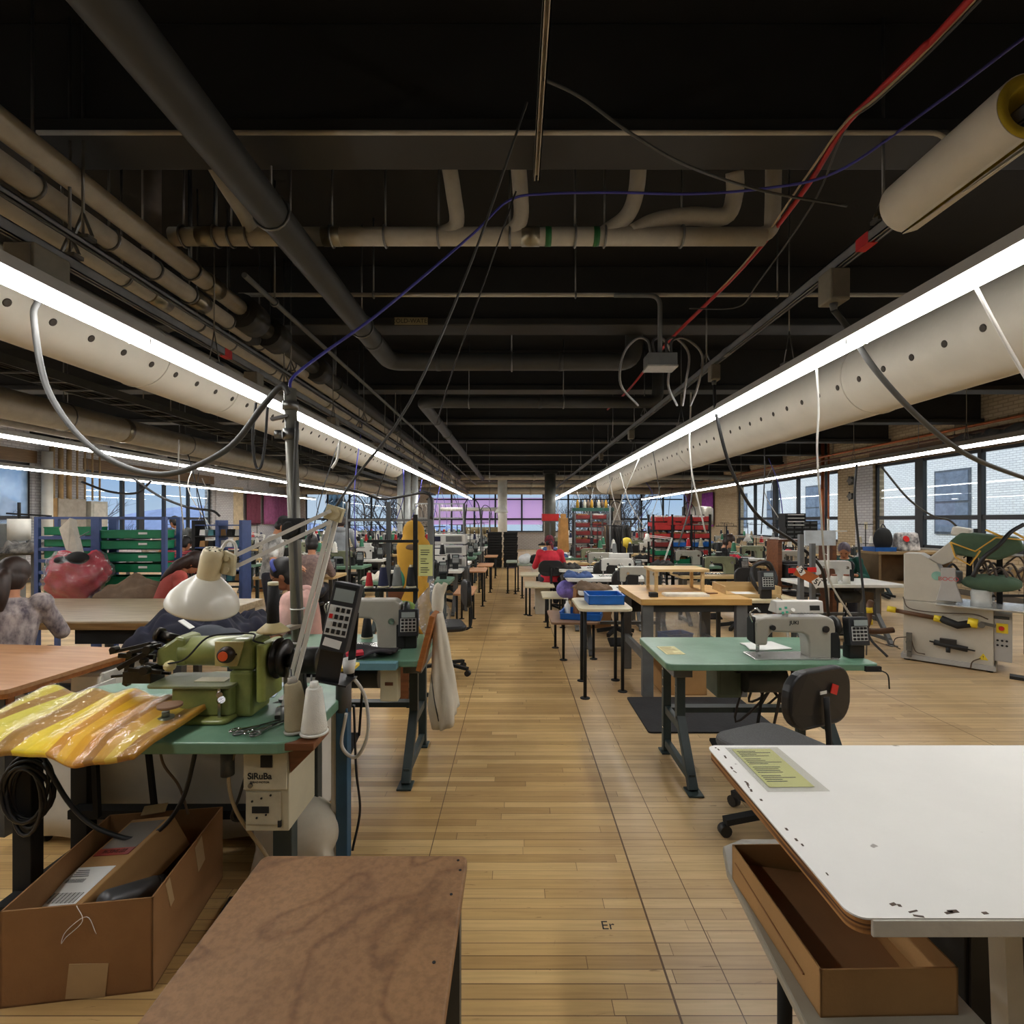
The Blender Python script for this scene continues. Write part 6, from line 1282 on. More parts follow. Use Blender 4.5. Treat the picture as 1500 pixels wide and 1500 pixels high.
rb = thing("red_box", "red plastic box on the bench shelf beside the press machine", "box", (6.5, 8.2, .6)); MB().box((0, 0, .06), (.34, .26, .12)).build("box_body", REDPL, rb, bevel=.01); MB().box((.02, 0, .17), (.3, .24, .1)).build("upper_box", REDPL, rb, bevel=.01)
# drawers by the windows
for (px, py, w_, h_, nx, nz, lb_) in ((1169, 776, .46, .26, 4, 4, "black small parts drawer cabinet before the copper pipe"), (1160, 762, .3, .2, 1, 4, "upper black drawer cabinet stacked before the right windows"), (1168, 842, .35, .3, 1, 5, "low black drawer rack with labelled drawers behind the number board")):
    d = 7.6; t = thing("parts_cabinet", lb_, "cabinet", W(px, py, d) - V(0, 0, h_ / 2)); MB().bb(-w_ / 2, w_ / 2, -.1, .1, 0, h_).build("body", SOFTBLACK, t)
    for i in range(nx):
        for j in range(nz): dw = MB().bb(-w_ / 2 + .015 + i * w_ / nx, -w_ / 2 + (i + 1) * w_ / nx - .01, -.112, -.1, .02 + j * h_ / nz, (j + 1) * h_ / nz - .015).build("drawer", DGREY, t); MB().bb(-w_ / 2 + .03 + i * w_ / nx, -w_ / 2 + (i + 1) * w_ / nx - .03, -.115, -.112, .035 + j * h_ / nz, (j + .7) * h_ / nz - .01).build("label", PAPERW, dw)
cpt = thing("storage_rack", "brown wooden rack carrying the drawer cabinets near the copper pipe", "rack", (X(1172, 7.75), 7.75, 0)); MB().bb(-.4, .45, -.15, .2, 1.28, 1.31).bb(-.4, .45, -.15, .2, .6, .63).build("shelf_board", BRWOOD, cpt)
for sx in (-.38, .43): MB().bb(sx - .03, sx + .03, -.15, .2, 0, 1.28).build("side_panel", BRWOOD, cpt)
pipe("copper_pipe", "copper pipe rising along the right wall between windows", "pipe", [(9.42, 15.7, .1), (9.42, 15.7, 4.2)], .05, COPPER, collars=(.3, .6), collar_mt=COPPER)
pipe("copper_pipe", "thin copper pipe beside the tall copper pipe", "pipe", [(9.45, 15.45, .1), (9.45, 15.45, 4.2)], .025, COPPER)
pipe("copper_pipe", "long copper pipe running along the top of the right wall", "pipe", [(9.3, 4, 3.52), (9.3, 26, 3.52)], .03, COPPER, rods=(.2, .5, .8))
pipe("conduit", "brown conduit running along the right wall below the copper pipe", "conduit", [(9.35, 4, 3.4), (9.35, 27, 3.4)], .022, mat("conduit_rust", (96, 62, 48), .5), rods=(.3, .6))
pipe("conduit", "grey conduit hung along the right side above the windows", "conduit", [(8.7, 3, 3.12), (8.7, 26, 3.12)], .035, mat("conduit_grey", (130, 126, 120), .5), rods=(.15, .35, .55, .75))
t = thing("silver_insulation", "crumpled silver foil insulation above the right window", "insulation", (9.2, 9.9, 3.22)); MB().grid(lambda u, v: V(.14 * math.cos(2 * PI * v) * (1 + .2 * math.sin(u * 30)), -1 + 2 * u, .14 * math.sin(2 * PI * v) * (1 + .25 * math.sin(u * 23 + v * 9))), 40, 16).build("foil", mat("foil", (190, 190, 188), .25, .9, bump=.6, bscale=10), t)
for k, (y, z) in enumerate(((14.55, 2.72), (14.55, 2.28))):
    t = thing("wall_fixture", ("upper round grey fixture on the beige brick pier", "lower star shaped valve on the beige brick pier")[k], "fixture", (9.56, y, z)); m = MB(); m.lathe([(.13 - .04 * k, 0), (.13 - .04 * k, .04), (.09, .07)], (0, 0, 0), 16, rotm(0, -PI / 2, 0)); m.build("disc", mat("fixture_grey", (96, 92, 84), .5), t); m = MB()
    for j in range(5): a = j * 1.257; m.bar((-.05, 0, 0), (-.05, math.cos(a) * .13, math.sin(a) * .13), .03)
    m.build("spokes", SOFTBLACK, t)
tag(MB().bb(-.02, 0, -.06, .06, 0, .2).build("wall_switch", CREAM, None, (9.6, 14.0, 1.35)), "cream switch box on the brick beside the right window", "switch")

# ---------------------------------------------------------------- pressing machine
PG = mat("press_grey", (190, 184, 170), .42, var=.04, coat=.15); PGD = mat("press_side", (172, 170, 166), .42, var=.04); PADG = mat("press_pad_green", (70, 92, 72), .9, var=.12, bump=.15); STW = mat("press_table_steel", (206, 208, 208), .25, .6, var=.04)
a = math.atan2(5.38 - 5.9, 5.0 - 4.47)
pm = thing("pressing_machine", "large pale grey garment pressing machine with green pads at right", "pressing machine", (4.47, 5.9, 0), a)
# local x runs along the long face (left end to right end), y goes back from the camera
LN = .76
m = MB(); m.bb(0.0, LN, .0, .62, .06, .68); m.build("base_cabinet", PG, pm, bevel=.008); MB().bb(-.02, LN + .02, -.03, .62, .02, .07).build("plinth", PGD, pm)
for sx in (.03, LN - .03):
    for sy in (0.02, .56): MB().cyl((sx, sy, 0), (sx, sy, .03), .03, n=12).build("foot", BLACK, pm)
m = MB(); m.prism([(0, .68), (.5, .68), (.5, .8), (.4, 1.02), (.3, 1.15), (0.16, 1.24), (0, 1.24)], -.0, .0001)
m = MB(); m.prism([(0.0, .68), (.46, .68), (.42, .86), (.36, .98), (.3, 1.12), (.16, 1.22), (0.0, 1.22)], -.34, -.02, rotm(PI / 2, 0, 0).to_4x4()); m.build("column", PG, pm, bevel=.012)
m = MB(); m.prism([(.2, 1.15), (.46, 1.42), (.56, 1.42), (.42, 1.14), (.34, 1.1)], -.3, -.06, rotm(PI / 2, 0, 0).to_4x4()); m.build("head_arm", PG, pm, bevel=.012)
m = MB(); m.prism([(.3, .72), (.52, .72), (.47, .9), (.46, 1.08), (.34, 1.08), (.34, .9)], .02, .09, rotm(PI / 2, 0, 0).to_4x4()); m.build("front_shield", PGD, pm, bevel=.006)
for k in range(2):
    y0_ = -.02 + .3 * k; m = MB(); m.prism([(.4, 1.36), (.5, 1.47), (.95, 1.42), (1.0, 1.3), (.8, 1.18), (.46, 1.22)], -(y0_ + .24), -y0_, rotm(PI / 2, 0, 0).to_4x4()); m.build("upper_pad", PADG, pm, bevel=.03, seg=3)
m = MB(); m.box((.5, .2, 1.47), (.16, .4, .1), ry=.2); m.build("head_cover", WHITEP, pm, bevel=.02)
ORG = mat("tube_orange_yellow", (206, 160, 62), .5)
m = MB(); m.tube([(.42, -.06, 1.36), (.62, -.07, 1.27), (.78, -.07, 1.42), (1.0, -.06, 1.4)], .009, 6); m.tube([(.42, -.06, 1.36), (.46, -.06, 1.2), (.58, -.07, 1.12), (.66, -.06, 1.28)], .009, 6); m.tube([(.7, -.05, 1.5), (.84, -.06, 1.42)], .012, 6); m.tube([(.9, .1, 1.48), (1.04, .06, 1.38)], .012, 6); m.build("guard_frame", ORG, pm)
m = MB(); m.tube([(1.0, -.06, 1.4), (1.14, -.02, 1.4), (1.02, .0, 1.22)], .006, 6); m.build("wire_guard", STEEL, pm)
MB().prism([(.36, .68), (1.02, .68), (1.02, .64), (1.0, .6), (.98, .66), (.36, .665)], -.5, .1, rotm(PI / 2, 0, 0).to_4x4()).build("steel_table", STW, pm, bevel=.004); MB().bb(.3, 1.0, -.16, .5, .675, .69).build("table_plate", STW, pm, bevel=.004)
for k in range(2):
    y0_ = .02 + .26 * k; m = MB(); m.lathe([(.085, 0), (.08, .07), (.085, .14), (.075, .17)], (.62 + .04, y0_, .69), 20); m.build("pad_post", mat("post_cloth_white", (206, 208, 204), .8, bump=.3, bscale=18), pm)
    m = MB(); m.sph((.74, y0_, .93), (.24, .11, .085), 20, 12); m.build("lower_pad", PADG, pm)
m = MB()
rn = random.Random(9)
for k in range(10): p0 = V(rn.uniform(.5, 1.0), rn.uniform(.1, .5), rn.uniform(.95, 1.2)); m.tube(spl([p0, p0 + V(.1, .02, .08), p0 + V(.18, 0, -.12)], 4), rn.uniform(.008, .014), 6)
m.build("hoses", mat("hose_mix", (74, 60, 50), .5, var=.3), pm); m = MB(); m.bar((.55, .3, .9), (.56, .3, 1.25), .05); m.bar((.8, .35, .69), (.8, .35, 1.2), .05); m.build("press_arms", SOFTBLACK, pm)
ym = mat("hose_yellow", (222, 196, 40), .5)
m = MB(); m.tube([(-.08, -.06, .56), (.32, -.07, .52)], .024, 10); m.build("pipe_handle", mat("pipe_brown", (92, 62, 40), .5), pm); m = MB(); m.tube([(.34, -.07, .52), (.48, -.08, .47), (.58, -.08, .5)], .04, 12); m.build("rubber_elbow", RUBBER, pm)
for (x0_, x1_, z0_, r0_) in ((-.14, -.06, .57, .034), (.28, .36, .515, .036), (.56, .64, .51, .05)): MB().cyl((x0_, -.07, z0_ + .005), (x1_, -.07, z0_ - .005), r0_, n=14).build("yellow_wrap", ym, pm)
m = MB(); m.bar((.66, -.06, .52), (.78, -.06, .5), .03); m.cyl((.67, -.07, .5), (.67, -.1, .5), .03, n=12); m.build("valve", STEEL, pm)
m = MB(); m.cyl((.28, -.05, .25), (.56, -.06, .22), .03, n=12); m.bar((.24, -.05, .255), (.62, -.06, .215), .014); m.box((.4, -.06, .28), (.14, .05, .05)); m.cyl((.4, -.06, .22), (.4, -.07, .16), .02, n=10); m.build("pneumatic_cylinder", BLACK, pm)
m = MB(); m.box((.06, -.05, .22), (.05, .05, .2)); m.cyl((.06, -.08, .22), (.06, -.095, .22), .028, n=14); m.box((.06, -.05, .08), (.04, .04, .06)); m.build("air_regulator", STEEL, pm)
m = MB(); m.tube(spl([(.04, -.05, .27), (-.06, -.06, .24), (-.08, -.06, .16), (-.02, -.05, .12)], 5), .006, 6); m.tube(spl([(.08, -.05, .24), (.12, -.06, .12), (.2, -.04, .1)], 5), .006, 6); m.tube(spl([(.66, -.04, .14), (.6, -.07, .1), (.58, -.04, .02)], 5), .006, 6); m.tube(spl([(0, -.02, .72), (.06, -.05, .6), (.3, -.05, .58), (.6, -.04, .6), (.72, -.04, .56)], 5), .006, 6); m.build("air_hose", mat("hose_brown", (88, 74, 60), .5), pm)
MB().prism([(.64, .12), (.72, .12), (.68, .19)], .002, .006, rotm(PI / 2, 0, 0).to_4x4()).build("warning_sign", ym, pm)
text("!", .05, INK, pm, (.68, -.0075, .145)); MB().lathe([(.05, 0), (.05, .003)], (.3, -.022 + .04, .98), 20, rotm(PI / 2, 0, 0)).build("green_badge", mat("badge_green", (130, 176, 158), .5), pm); text("BOCO", .06, mat("badge_red", (190, 50, 56), .5), pm, (.405, -.092, .96), name="red_lettering")
cb = MB().bb(LN, LN + .14, .04, .5, .12, .6).build("switch_cabinet", PGD, pm, bevel=.006)
MB().bb(LN + .02, LN + .11, .033, .04, .42, .52).build("stop_plate", ym, cb); MB().cyl((LN + .06, .035, .47), (LN + .06, 0.01, .47), .022, n=14).build("stop_button", REDPL, cb)
for i in range(3):
    for j in range(2): MB().cyl((LN + .03 + .035 * i, .04, .34 - .05 * j), (LN + .03 + .035 * i, .028, .34 - .05 * j), .01, n=10).build("button", SOFTBLACK, cb)
m = MB(); m.cyl((LN + .0, .035, .58), (LN + .12, .035, .58), .015, n=10); m.build("latch", DGREY, cb)
fp = thing("foot_pedal", "black foot pedal with a yellow cover at the press machine's foot", "pedal", (4.98, 5.16, 0), a); MB().bb(0, .3, 0, .12, 0, .03).build("base", BLACK, fp); MB().box((.22, .12, .09), (.2, .16, .1), rx=.2).build("cover", ym, fp, bevel=.02)
eh = thing("extraction_hose", "brown exhaust pipe with yellow wraps beside the press machine", "pipe", (4.22, 6.05, 0)); m = MB(); m.tube(spl([(.05, .1, .62), (-.0, .06, .56), (-.02, .04, .42), (-.06, .02, .3), (.12, .04, .28), (.26, .02, .3)], 5), .035, 10); m.build("pipe_run", mat("pipe_brown", (0, 0, 0)), eh)
for z in (.5, .36): MB().cyl((-.01, .05, z), (-.015, .05, z + .06), .042, n=12).build("yellow_wrap", ym, eh)
MB().bar((-.06, .02, 0), (-.05, .02, .28), .012).build("stand", STEEL, eh)
# grey standing clutter by the press
t = thing("leg_brace", "grey slanted stand foot on the floor behind the near machine", "stand", (3.35, 6.3, 0)); m = MB(); m.bar((0, 0, .02), (.9, .1, .02), .05, .03); m.bar((.35, .1, .02), (.55, .1, .3), .06); m.build("frame", DGREY, t)
cord("white hose arching up from the floor behind the near machine", [(2.6, 5.9, .05), (2.72, 5.95, .45), (2.95, 6.0, .62), (3.15, 6.0, .5), (3.2, 6.0, .2)], .014, CW, name="hose")
for k, (px, py, d) in enumerate(((1395, 870, 6.4), (1455, 868, 6.6))):
    t = thing("handheld_iron", ("small steam iron hanging behind the pressing machine pads", "wooden handled iron rack right of the pressing machine")[k], "iron", W(px, py - 25, d)); m = MB(); m.box((0, 0, 0), (.2, .1, .16)); m.build("body", (DGREY, mat("bench_tan", (0, 0, 0)))[k], t, bevel=.02); m = MB(); m.tube(spl([(-.08, 0, .08), (0, 0, .16), (.08, 0, .08)], 5), .014, 8); m.build("handle", SOFTBLACK, t); MB().cyl((0, 0, -.08), (0, 0, -(Z(py - 25, d)) + .02), .015, n=8).build("stand_rod", GREYP, t)
rk = thing("tool_rack", "black wire tool rack with hoses at the right edge", "rack", (X(1478, 6.0), 6.1, 0)); m = MB(); m.bar((-.3, 0, 0), (-.3, 0, 1.5), .03); m.bar((.3, 0, 0), (.3, 0, 1.4), .03); m.bar((-.3, 0, 1.0), (.3, 0, 1.0), .03); m.bar((-.3, 0, .7), (.3, 0, .7), .03); m.build("frame", SOFTBLACK, rk); m = MB()
rn = random.Random(12)
for k in range(9): x = rn.uniform(-.28, .28); m.tube(spl([(x, -.03, 1.05), (x + .1, -.06, rn.uniform(.7, .95)), (x + .2, -.05, rn.uniform(.9, 1.1))], 5), .014, 6)
m.build("hose_loops", mat("hose_loop", (104, 90, 72), .5, var=.4), rk); MB().slab(-.12, .22, -.05, -.03, .9, 1.02, .009).build("wood_plate", mat("bench_tan", (0, 0, 0)), rk)
# ================================================================ LEFT SIDE, NEAR AND MIDDLE
t2 = sewing_table("green sewing table left of the aisle with the white canvas bag", -1.79, -.56, 3.06, 3.78, .76, inset=.1, r=.05)
tag(MB().prism([(-.3, -.03), (.3, -.03), (.3, .03), (-.3, .03)], 0, .04).build("table_pad", mat("pad_blue", (92, 132, 142), .5), None, (-1.0, 3.03, .72)), "blue padded strip along the second green table's front edge", "pad")
machine("beige grey long arm sewing machine on the second green table, left of aisle", (-.98, 3.4, .76), 0, tall=1.18, brand=None)
controller("black keypad controller at the right end of the second green table", (-.70, 3.36, .76), .12, s=1.02)
ts = thing("thread_stand", "black two tier thread stand behind the second green table", "thread stand", (-.715, 3.66, .76)); MB().bar((0, 0, 0), (0, 0, .88), .03, .02).build("pole", SOFTBLACK, ts)
m = MB(); m.bar((-.36, 0, .34), (.02, 0, .34), .035, .02); m.build("spool_tray", SOFTBLACK, ts); m = MB(); m.bar((-.34, 0, .69), (.02, 0, .69), .04, .02)
for k in range(4): m.cyl((-.3 + .1 * k, 0, .69), (-.3 + .1 * k, -.02, .76), .003, n=6)
m.build("guide_arm", SOFTBLACK, ts); m = MB()
for k in range(4): x = -.33 + .1 * k; m.cyl((x, 0, .34), (x, 0, .38), .005, n=6); m.lathe([(.045, .357), (.045, .361)], (x, 0, 0), 14)
m.build("spool_pins", STEEL, ts)
for k, (c, lb) in enumerate(((4, "red"), (2, "navy"), (3, "grey"), (1, "black"))):
    cone_spool("%s thread cone on the black stand behind the second green table" % lb, (-1.045 + .1 * k, 3.66, 1.122), THREADS[c], .15 if k else .11, .036 if k else .026, base=CREAM)
cone_spool("black thread cone standing on the second green table behind the machine", (-1.06, 3.66, .905 - .145), THREADS[1], .15, .04, base=CREAM); cone_spool("dark tan thread cone standing behind the long arm machine", (-.92, 3.62, .76), mat("thread_umber", (92, 84, 60), .8), .14, .035, base=CREAM)
tag(MB().box((0, 0, 0), (.22, .14, .05), rz=.3).sph((.05, 0, .03), (.09, .07, .04)).build("green_cloth", mat("cloth_lime", (140, 170, 90), .8), None, (-.82, 3.5, .98), remesh=.012, smooth_it=4), "lime green cloth scrap draped on the long arm machine", "cloth")
tag(MB().grid(lambda u, v: V(-.25 + .5 * u, -.1 + .2 * v, .02 + .03 * math.sin(u * 9) * math.sin(v * 5 + 1)), 16, 8).build("cloth_scrap", mat("cloth_dark", (44, 40, 44), .9), None, (-1.0, 3.18, .765), solid=.012), "dark cloth scraps lying before the long arm machine", "cloth")
tag(MB().box((0, 0, 0), (.1, .07, .02), rz=.4).build("red_scrap", REDC, None, (-.98, 3.12, .79)), "small red cloth scrap on the second green table", "cloth")
mbx = thing("motor_switch_box", "beige switch box hung under the second green table", "switch box", (-.78, 3.2, .5)); MB().box((0, 0, .08), (.11, .08, .2)).build("box_body", CREAM, mbx, bevel=.006); MB().box((0, -.042, .09), (.05, .004, .02)).build("slot", BRWOOD, mbx)
ps = tag(MB().bb(-.05, .05, -.002, .002, -.11, .11).build("paper_sign", PAPERY, None, (X(623, 3.6), 3.61, Z(821, 3.6))), "yellow printed sheet hung on the stand beside the dress form", "paper")
m = MB(); rn = random.Random(6)
for k in range(12):
    if k % 4: m.bb(-.035, rn.uniform(0, .035), -.0035, -.0022, .085 - k * .0155, .09 - k * .0155)
m.build("print", INK, ps)
wd = thing("wooden_board", "brown wooden board leaning on the second green table's right end", "board", (-.54, 3.16, .74)); MB().box((0, 0, .12), (.03, .2, .34), ry=.25).build("board", ORWOOD, wd, bevel=.003)
cbg = thing("canvas_bag", "off white canvas bag hanging from the second green table's right end", "bag", (-.49, 3.22, .72))
m = MB(); rn = random.Random(4)
def bagf(u, v):
    a = 2 * PI * u; s = .35 + .75 * v - .35 * max(0, v - .8) * 3; r = 1 + (.2 * math.sin(a * 3 + v * 5) + .12 * math.sin(a * 7 - v * 4)) * (.3 + v)
    return V(.08 * s * r * math.cos(a) + .06 * v, .12 * s * r * math.sin(a) - .02 * v, .3 - .66 * v + .05 * math.sin(a + 1) * v)
m.grid(bagf, 32, 20); m.build("bag_cloth", CLOTHW, cbg, solid=.006)
m = MB(); m.tube([bagf(.55 + .12 * k / 10, k / 10 * .9) * 1.03 for k in range(11)], .005, 5); m.build("cord", CG, cbg)
tag(MB().grid(lambda u, v: V(.1 * math.cos(2 * PI * u) * (1 + .3 * math.sin(9 * u + 4 * v)) * math.sin(PI * v + .2), .1 * math.sin(2 * PI * u), -.18 + .4 * v), 24, 12).build("plastic_bag", CLEARPL, None, (-.56, 3.42, .98)), "clear plastic bag of scraps beside the keypad, left of aisle", "bag")
MBk = MB(); MBk.sph((0, 0, 0), (.04, .05, .12)); MBk.box((.03, 0, .05), (.03, .04, .14), ry=.3); tag(MBk.build("white_rag", CLOTHW, None, (-.50, 3.3, 1.08), remesh=.012), "white rag stuffed by the canvas bag left of the aisle", "cloth")
# dress form
df = thing("dress_form", "mustard yellow dress form left of the aisle", "mannequin", (X(606, 4.6), 4.6, 0))
fz = 4.6
prof = [(.02, 1.6), (.06, 1.585), (.09, 1.54), (.1, 1.49), (.1, 1.45), (.135, 1.41), (.155, 1.37), (.15, 1.3), (.145, 1.18), (.125, 1.08), (.115, 1.0), (.14, .9), (.165, .82), (.16, .78)]
m = MB(); vs_ = []
for r, z in prof:
    for k in range(22): a = 2 * PI * k / 22; vs_.append((r * math.cos(a), r * .68 * math.sin(a), z))
m.add(vs_, [(i * 22 + k, (i + 1) * 22 + k, (i + 1) * 22 + (k + 1) % 22, i * 22 + (k + 1) % 22) for i in range(len(prof) - 1) for k in range(22)] + [tuple(range(22)), tuple(range((len(prof) - 1) * 22, len(prof) * 22))[::-1]], True)
m.build("torso", MUST, df); m = MB(); m.cyl((0, 0, .03), (0, 0, .8), .018, n=10)
for k in range(4): a = k * PI / 2; m.bar((0, 0, .05), (math.cos(a) * .24, math.sin(a) * .24, .015), .03)
m.build("stand", SOFTBLACK, df); MB().lathe([(.02, 0), (.024, .01), (.01, .03)], (0, 0, 1.598), 12).build("neck_cap", BRWOOD, df); MB().sph((0, -.075, 1.36), (.07, .035, .04)).build("collar", BROWNC, df)
tag(MB().sph((0, 0, 0), (.06, .04, .09)).build("cloth_roll", mat("cloth_green", (60, 132, 108), .8), None, (X(586, 4.55), 4.55, 1.08), remesh=.015), "green cloth hanging beside the mustard dress form", "cloth")
tag(MB().bb(-.09, .09, -.09, .09, 0, 1.0).build("form_plinth", BRWOOD, None, (X(586, 4.6), 4.62, 0)), "brown wooden pedestal behind the mustard dress form", "pedestal")
tag(MB().grid(lambda u, v: V(-.07 + .14 * u, .02 * math.sin(7 * u), -.42 + .5 * v + .03 * math.sin(5 * u)), 8, 8).build("mustard_cloth", MUST, None, (X(617, 4.5), 4.5, 1.0), solid=.01), "mustard cloth length hanging below the dress form", "cloth")
c3 = task_chair("black swivel chair just past the dress form at the aisle's left edge", (-.74, 5.35, 0), math.radians(105), seat=BLACK, ht=.5)
# table holding navy garments, pink shirt person, etc.
nt_ = thing("work_table", "dark work table under the pile of navy garments", "table", (-2.35, 3.72, 0)); MB().slab(-.25, .55, -.36, .4, .7, .74, .03).build("tabletop", mat("dark_top", (60, 60, 64), .5), nt_)
for sx in (-.17, .46):
    for sy in (-.3, .34): MB().bar((sx, sy, 0), (sx, sy, .7), .045).build("leg", DGREY, nt_)
def pile(label, loc, sx, sy, h, mt, seed, name="garment_pile", cat="garments", kindf=None):
    rn = random.Random(seed); A = [(rn.uniform(2, 7), rn.uniform(0, 6)) for _ in range(6)]
    def f(u, v):
        e = min(1, 5 * min(u, 1 - u, v, 1 - v)); z = h * (e ** .6) * (.62 + .2 * math.sin(A[0][0] * u + A[0][1]) * math.sin(A[1][0] * v + A[1][1]) + .12 * math.sin(3 * A[2][0] * u + 2 * A[2][0] * v) + .09 * math.sin(4 * A[3][0] * v - 9 * u) + .07 * math.sin(31 * u + 13 * v + 3 * math.sin(9 * v)) + .05 * math.sin(47 * v - 21 * u + 2 * math.sin(14 * u)))
        return V((u - .5) * sx + .03 * math.sin(9 * v + A[4][1]), (v - .5) * sy + .03 * math.sin(8 * u + A[5][1]), max(.004, z))
    return tag(MB().grid(f, 70, 54).build(name, mt, None, loc, solid=.012), label, cat)
pile("pile of navy garments on the dark table behind the white lamp", (-2.2, 3.68, .745), .78, .74, .25, NAVY, 3)
tag(MB().sph((0, 0, .06), (.14, .1, .09)).sph((.12, 0, .05), (.1, .09, .08)).build("cap_grey", mat("cloth_slate", (62, 66, 74), .85), None, (-2.02, 3.38, .76), remesh=.015), "slate grey bundle at the navy pile's front", "garment"); tag(MB().box((0, 0, 0), (.09, .05, .006), ry=.6).build("white_tag", PAPERW, None, (-2.12, 3.3, .93)), "white paper tag on the navy garment pile", "tag")
wt2 = thing("work_table", "long worn wooden table before the blue rack at left", "table", (-3.95, 4.9, 0)); MB().slab(-1.4, 1.25, -.65, .6, .69, .76, .02).build("tabletop", OAK, wt2, bevel=.006); MB().bb(-1.38, 1.24, -.655, -.645, .69, .745).build("edge_strip", OAKEDGE, wt2); MB().bb(.25, .75, -.6, -.2, .56, .69).build("drawer", SOFTBLACK, wt2)
for sx in (-1.3, 1.1):
    for sy in (-.55, .6): MB().bar((sx, sy, 0), (sx, sy, .69), .07).build("leg", DGREY, wt2)
MB().bb(-1.3, 1.1, -.55, -.5, .12, .2).build("rail", SOFTBLACK, wt2)
# blue rack with green trays
DR = 6.2; rx0, rx1 = X(55, DR), X(241, DR); xm = X(141, DR)
br_ = thing("tray_rack", "blue steel rack of green trays at left", "rack", (rx0, DR, 0)); ht_ = Z(757, DR)
for i, (x, w_) in enumerate(((0, .05), (xm - rx0, .1), (rx1 - rx0, .05))):
    for y in (0, .27): MB().bb(x - w_ / 2, x + w_ / 2, y - .02, y + .02, 0, ht_).build("post", BLUEP, br_)
MB().bb(0, rx1 - rx0, -.015, .015, ht_ - .03, ht_).bb(0, rx1 - rx0, .255, .285, ht_ - .03, ht_).build("top_rail", BLUEP, br_)
zs = [Z(y, DR) for y in (784, 801, 818, 835, 852, 869)]
for k, z in enumerate(zs): m = MB(); m.bb(0, xm - rx0, -.015, .015, z - .05, z - .01); m.bb(0, xm - rx0, .2, .215, z - .05, z - .01); m.bb(xm - rx0, rx1 - rx0, .255, .285, z - .05, z - .01); m.build("shelf_rail", BLUEP, br_)
for s_, (a0, a1) in enumerate(((rx0 + .06, xm - .07), (xm + .05, rx1 - .04))):
    for k, z in enumerate(zs[:5 if s_ else 6]):
        t = tray_thing("green tray, %s from the top in the blue rack's %s bay" % (ORD[k], ("left", "right")[s_]), ((a0 + a1) / 2, DR + (.14 if s_ == 0 else .12), z + (0.0 if s_ == 0 else -.04 + .012 * (k % 2))), (a1 - a0, .24, .095), GREENTRAY, 0, "green trays in the blue rack", front=.95)
        if s_: MB().bb(.1, .2, -.132, -.122, .05, .075).build("label_card", PAPERW, t)
rb_ = thing("garment_in_plastic", "red garment in clear plastic hung before the blue rack", "garment", (X(112, 5.95), 5.95, 0))
gz = Z(812, 5.95)
def gar(u, v, g=0):
    a = 2 * PI * u; t = PI * min(1, .12 + v * .95); w_ = .31 * math.sin(t) ** .55 + g + .02; r = 1 + .07 * math.sin(a * 5 + v * 14) + .05 * math.sin(a * 9 - v * 21 + 2 * math.sin(a * 2))
    return V(w_ * r * math.cos(a) + .03 * math.sin(6 * v), (.17 * math.sin(t) ** .6 + g) * r * math.sin(a), gz + .02 - .62 * v + .03 * math.sin(3 * a + 1))
MB().grid(lambda u, v: gar(u, v), 72, 36).build("red_cloth", REDC, rb_, solid=.008); MB().grid(lambda u, v: gar(u + .03, v, .035), 60, 30).build("plastic_cover", CLEARPL, rb_); MB().sph((.1, -.1, gz - .04), (.12, .09, .08)).sph((-.05, -.11, gz - .06), (.1, .08, .05)).build("dark_collar", SOFTBLACK, rb_, remesh=.015); MB().tube(spl([(0, 0, gz), (0, 0, gz + .12), (.04, .0, gz + .2), (0.02, .15, gz + .26)], 5), .006, 6).build("hanger_hook", STEEL, rb_)
tag(MB().add([(-.17, 0, .3), (-.03, -.02, .42), (-.02, .0, .33), (.06, 0, -.02), (-.06, -.01, -.02), (-.13, .05, .3), (-.01, .05, .4), (.0, .05, .32), (.08, .05, 0), (-.03, .05, 0)], [(0, 4, 3, 2, 1), (5, 6, 7, 8, 9), (0, 1, 6, 5), (1, 2, 7, 6), (2, 3, 8, 7), (3, 4, 9, 8), (4, 0, 5, 9)]).build("white_bag", mat("bag_offwhite", (196, 190, 178), .6), None, (X(108, 5.9), 5.9, Z(812, 5.9))), "white pattern envelope standing above the red garment in plastic", "envelope")
bt = thing("work_table", "table of brown garments right of the blue rack", "table", (-4.15, 6.05, 0)); MB().slab(-.75, .7, -.3, .1, .66, .7, .02).build("tabletop", mat("dark_top", (0, 0, 0)), bt); MB().bb(-.73, .68, -.28, .08, .4, .66).build("red_bin_shelf", DREDTRAY, bt)
for sx in (-.65, .6): MB().bar((sx, 0, 0), (sx, 0, .4), .06).build("leg", DGREY, bt)
pile("pile of brown garments right of the blue rack", (-4.15, 5.95, .7), 1.2, .42, .26, BROWNC, 11)
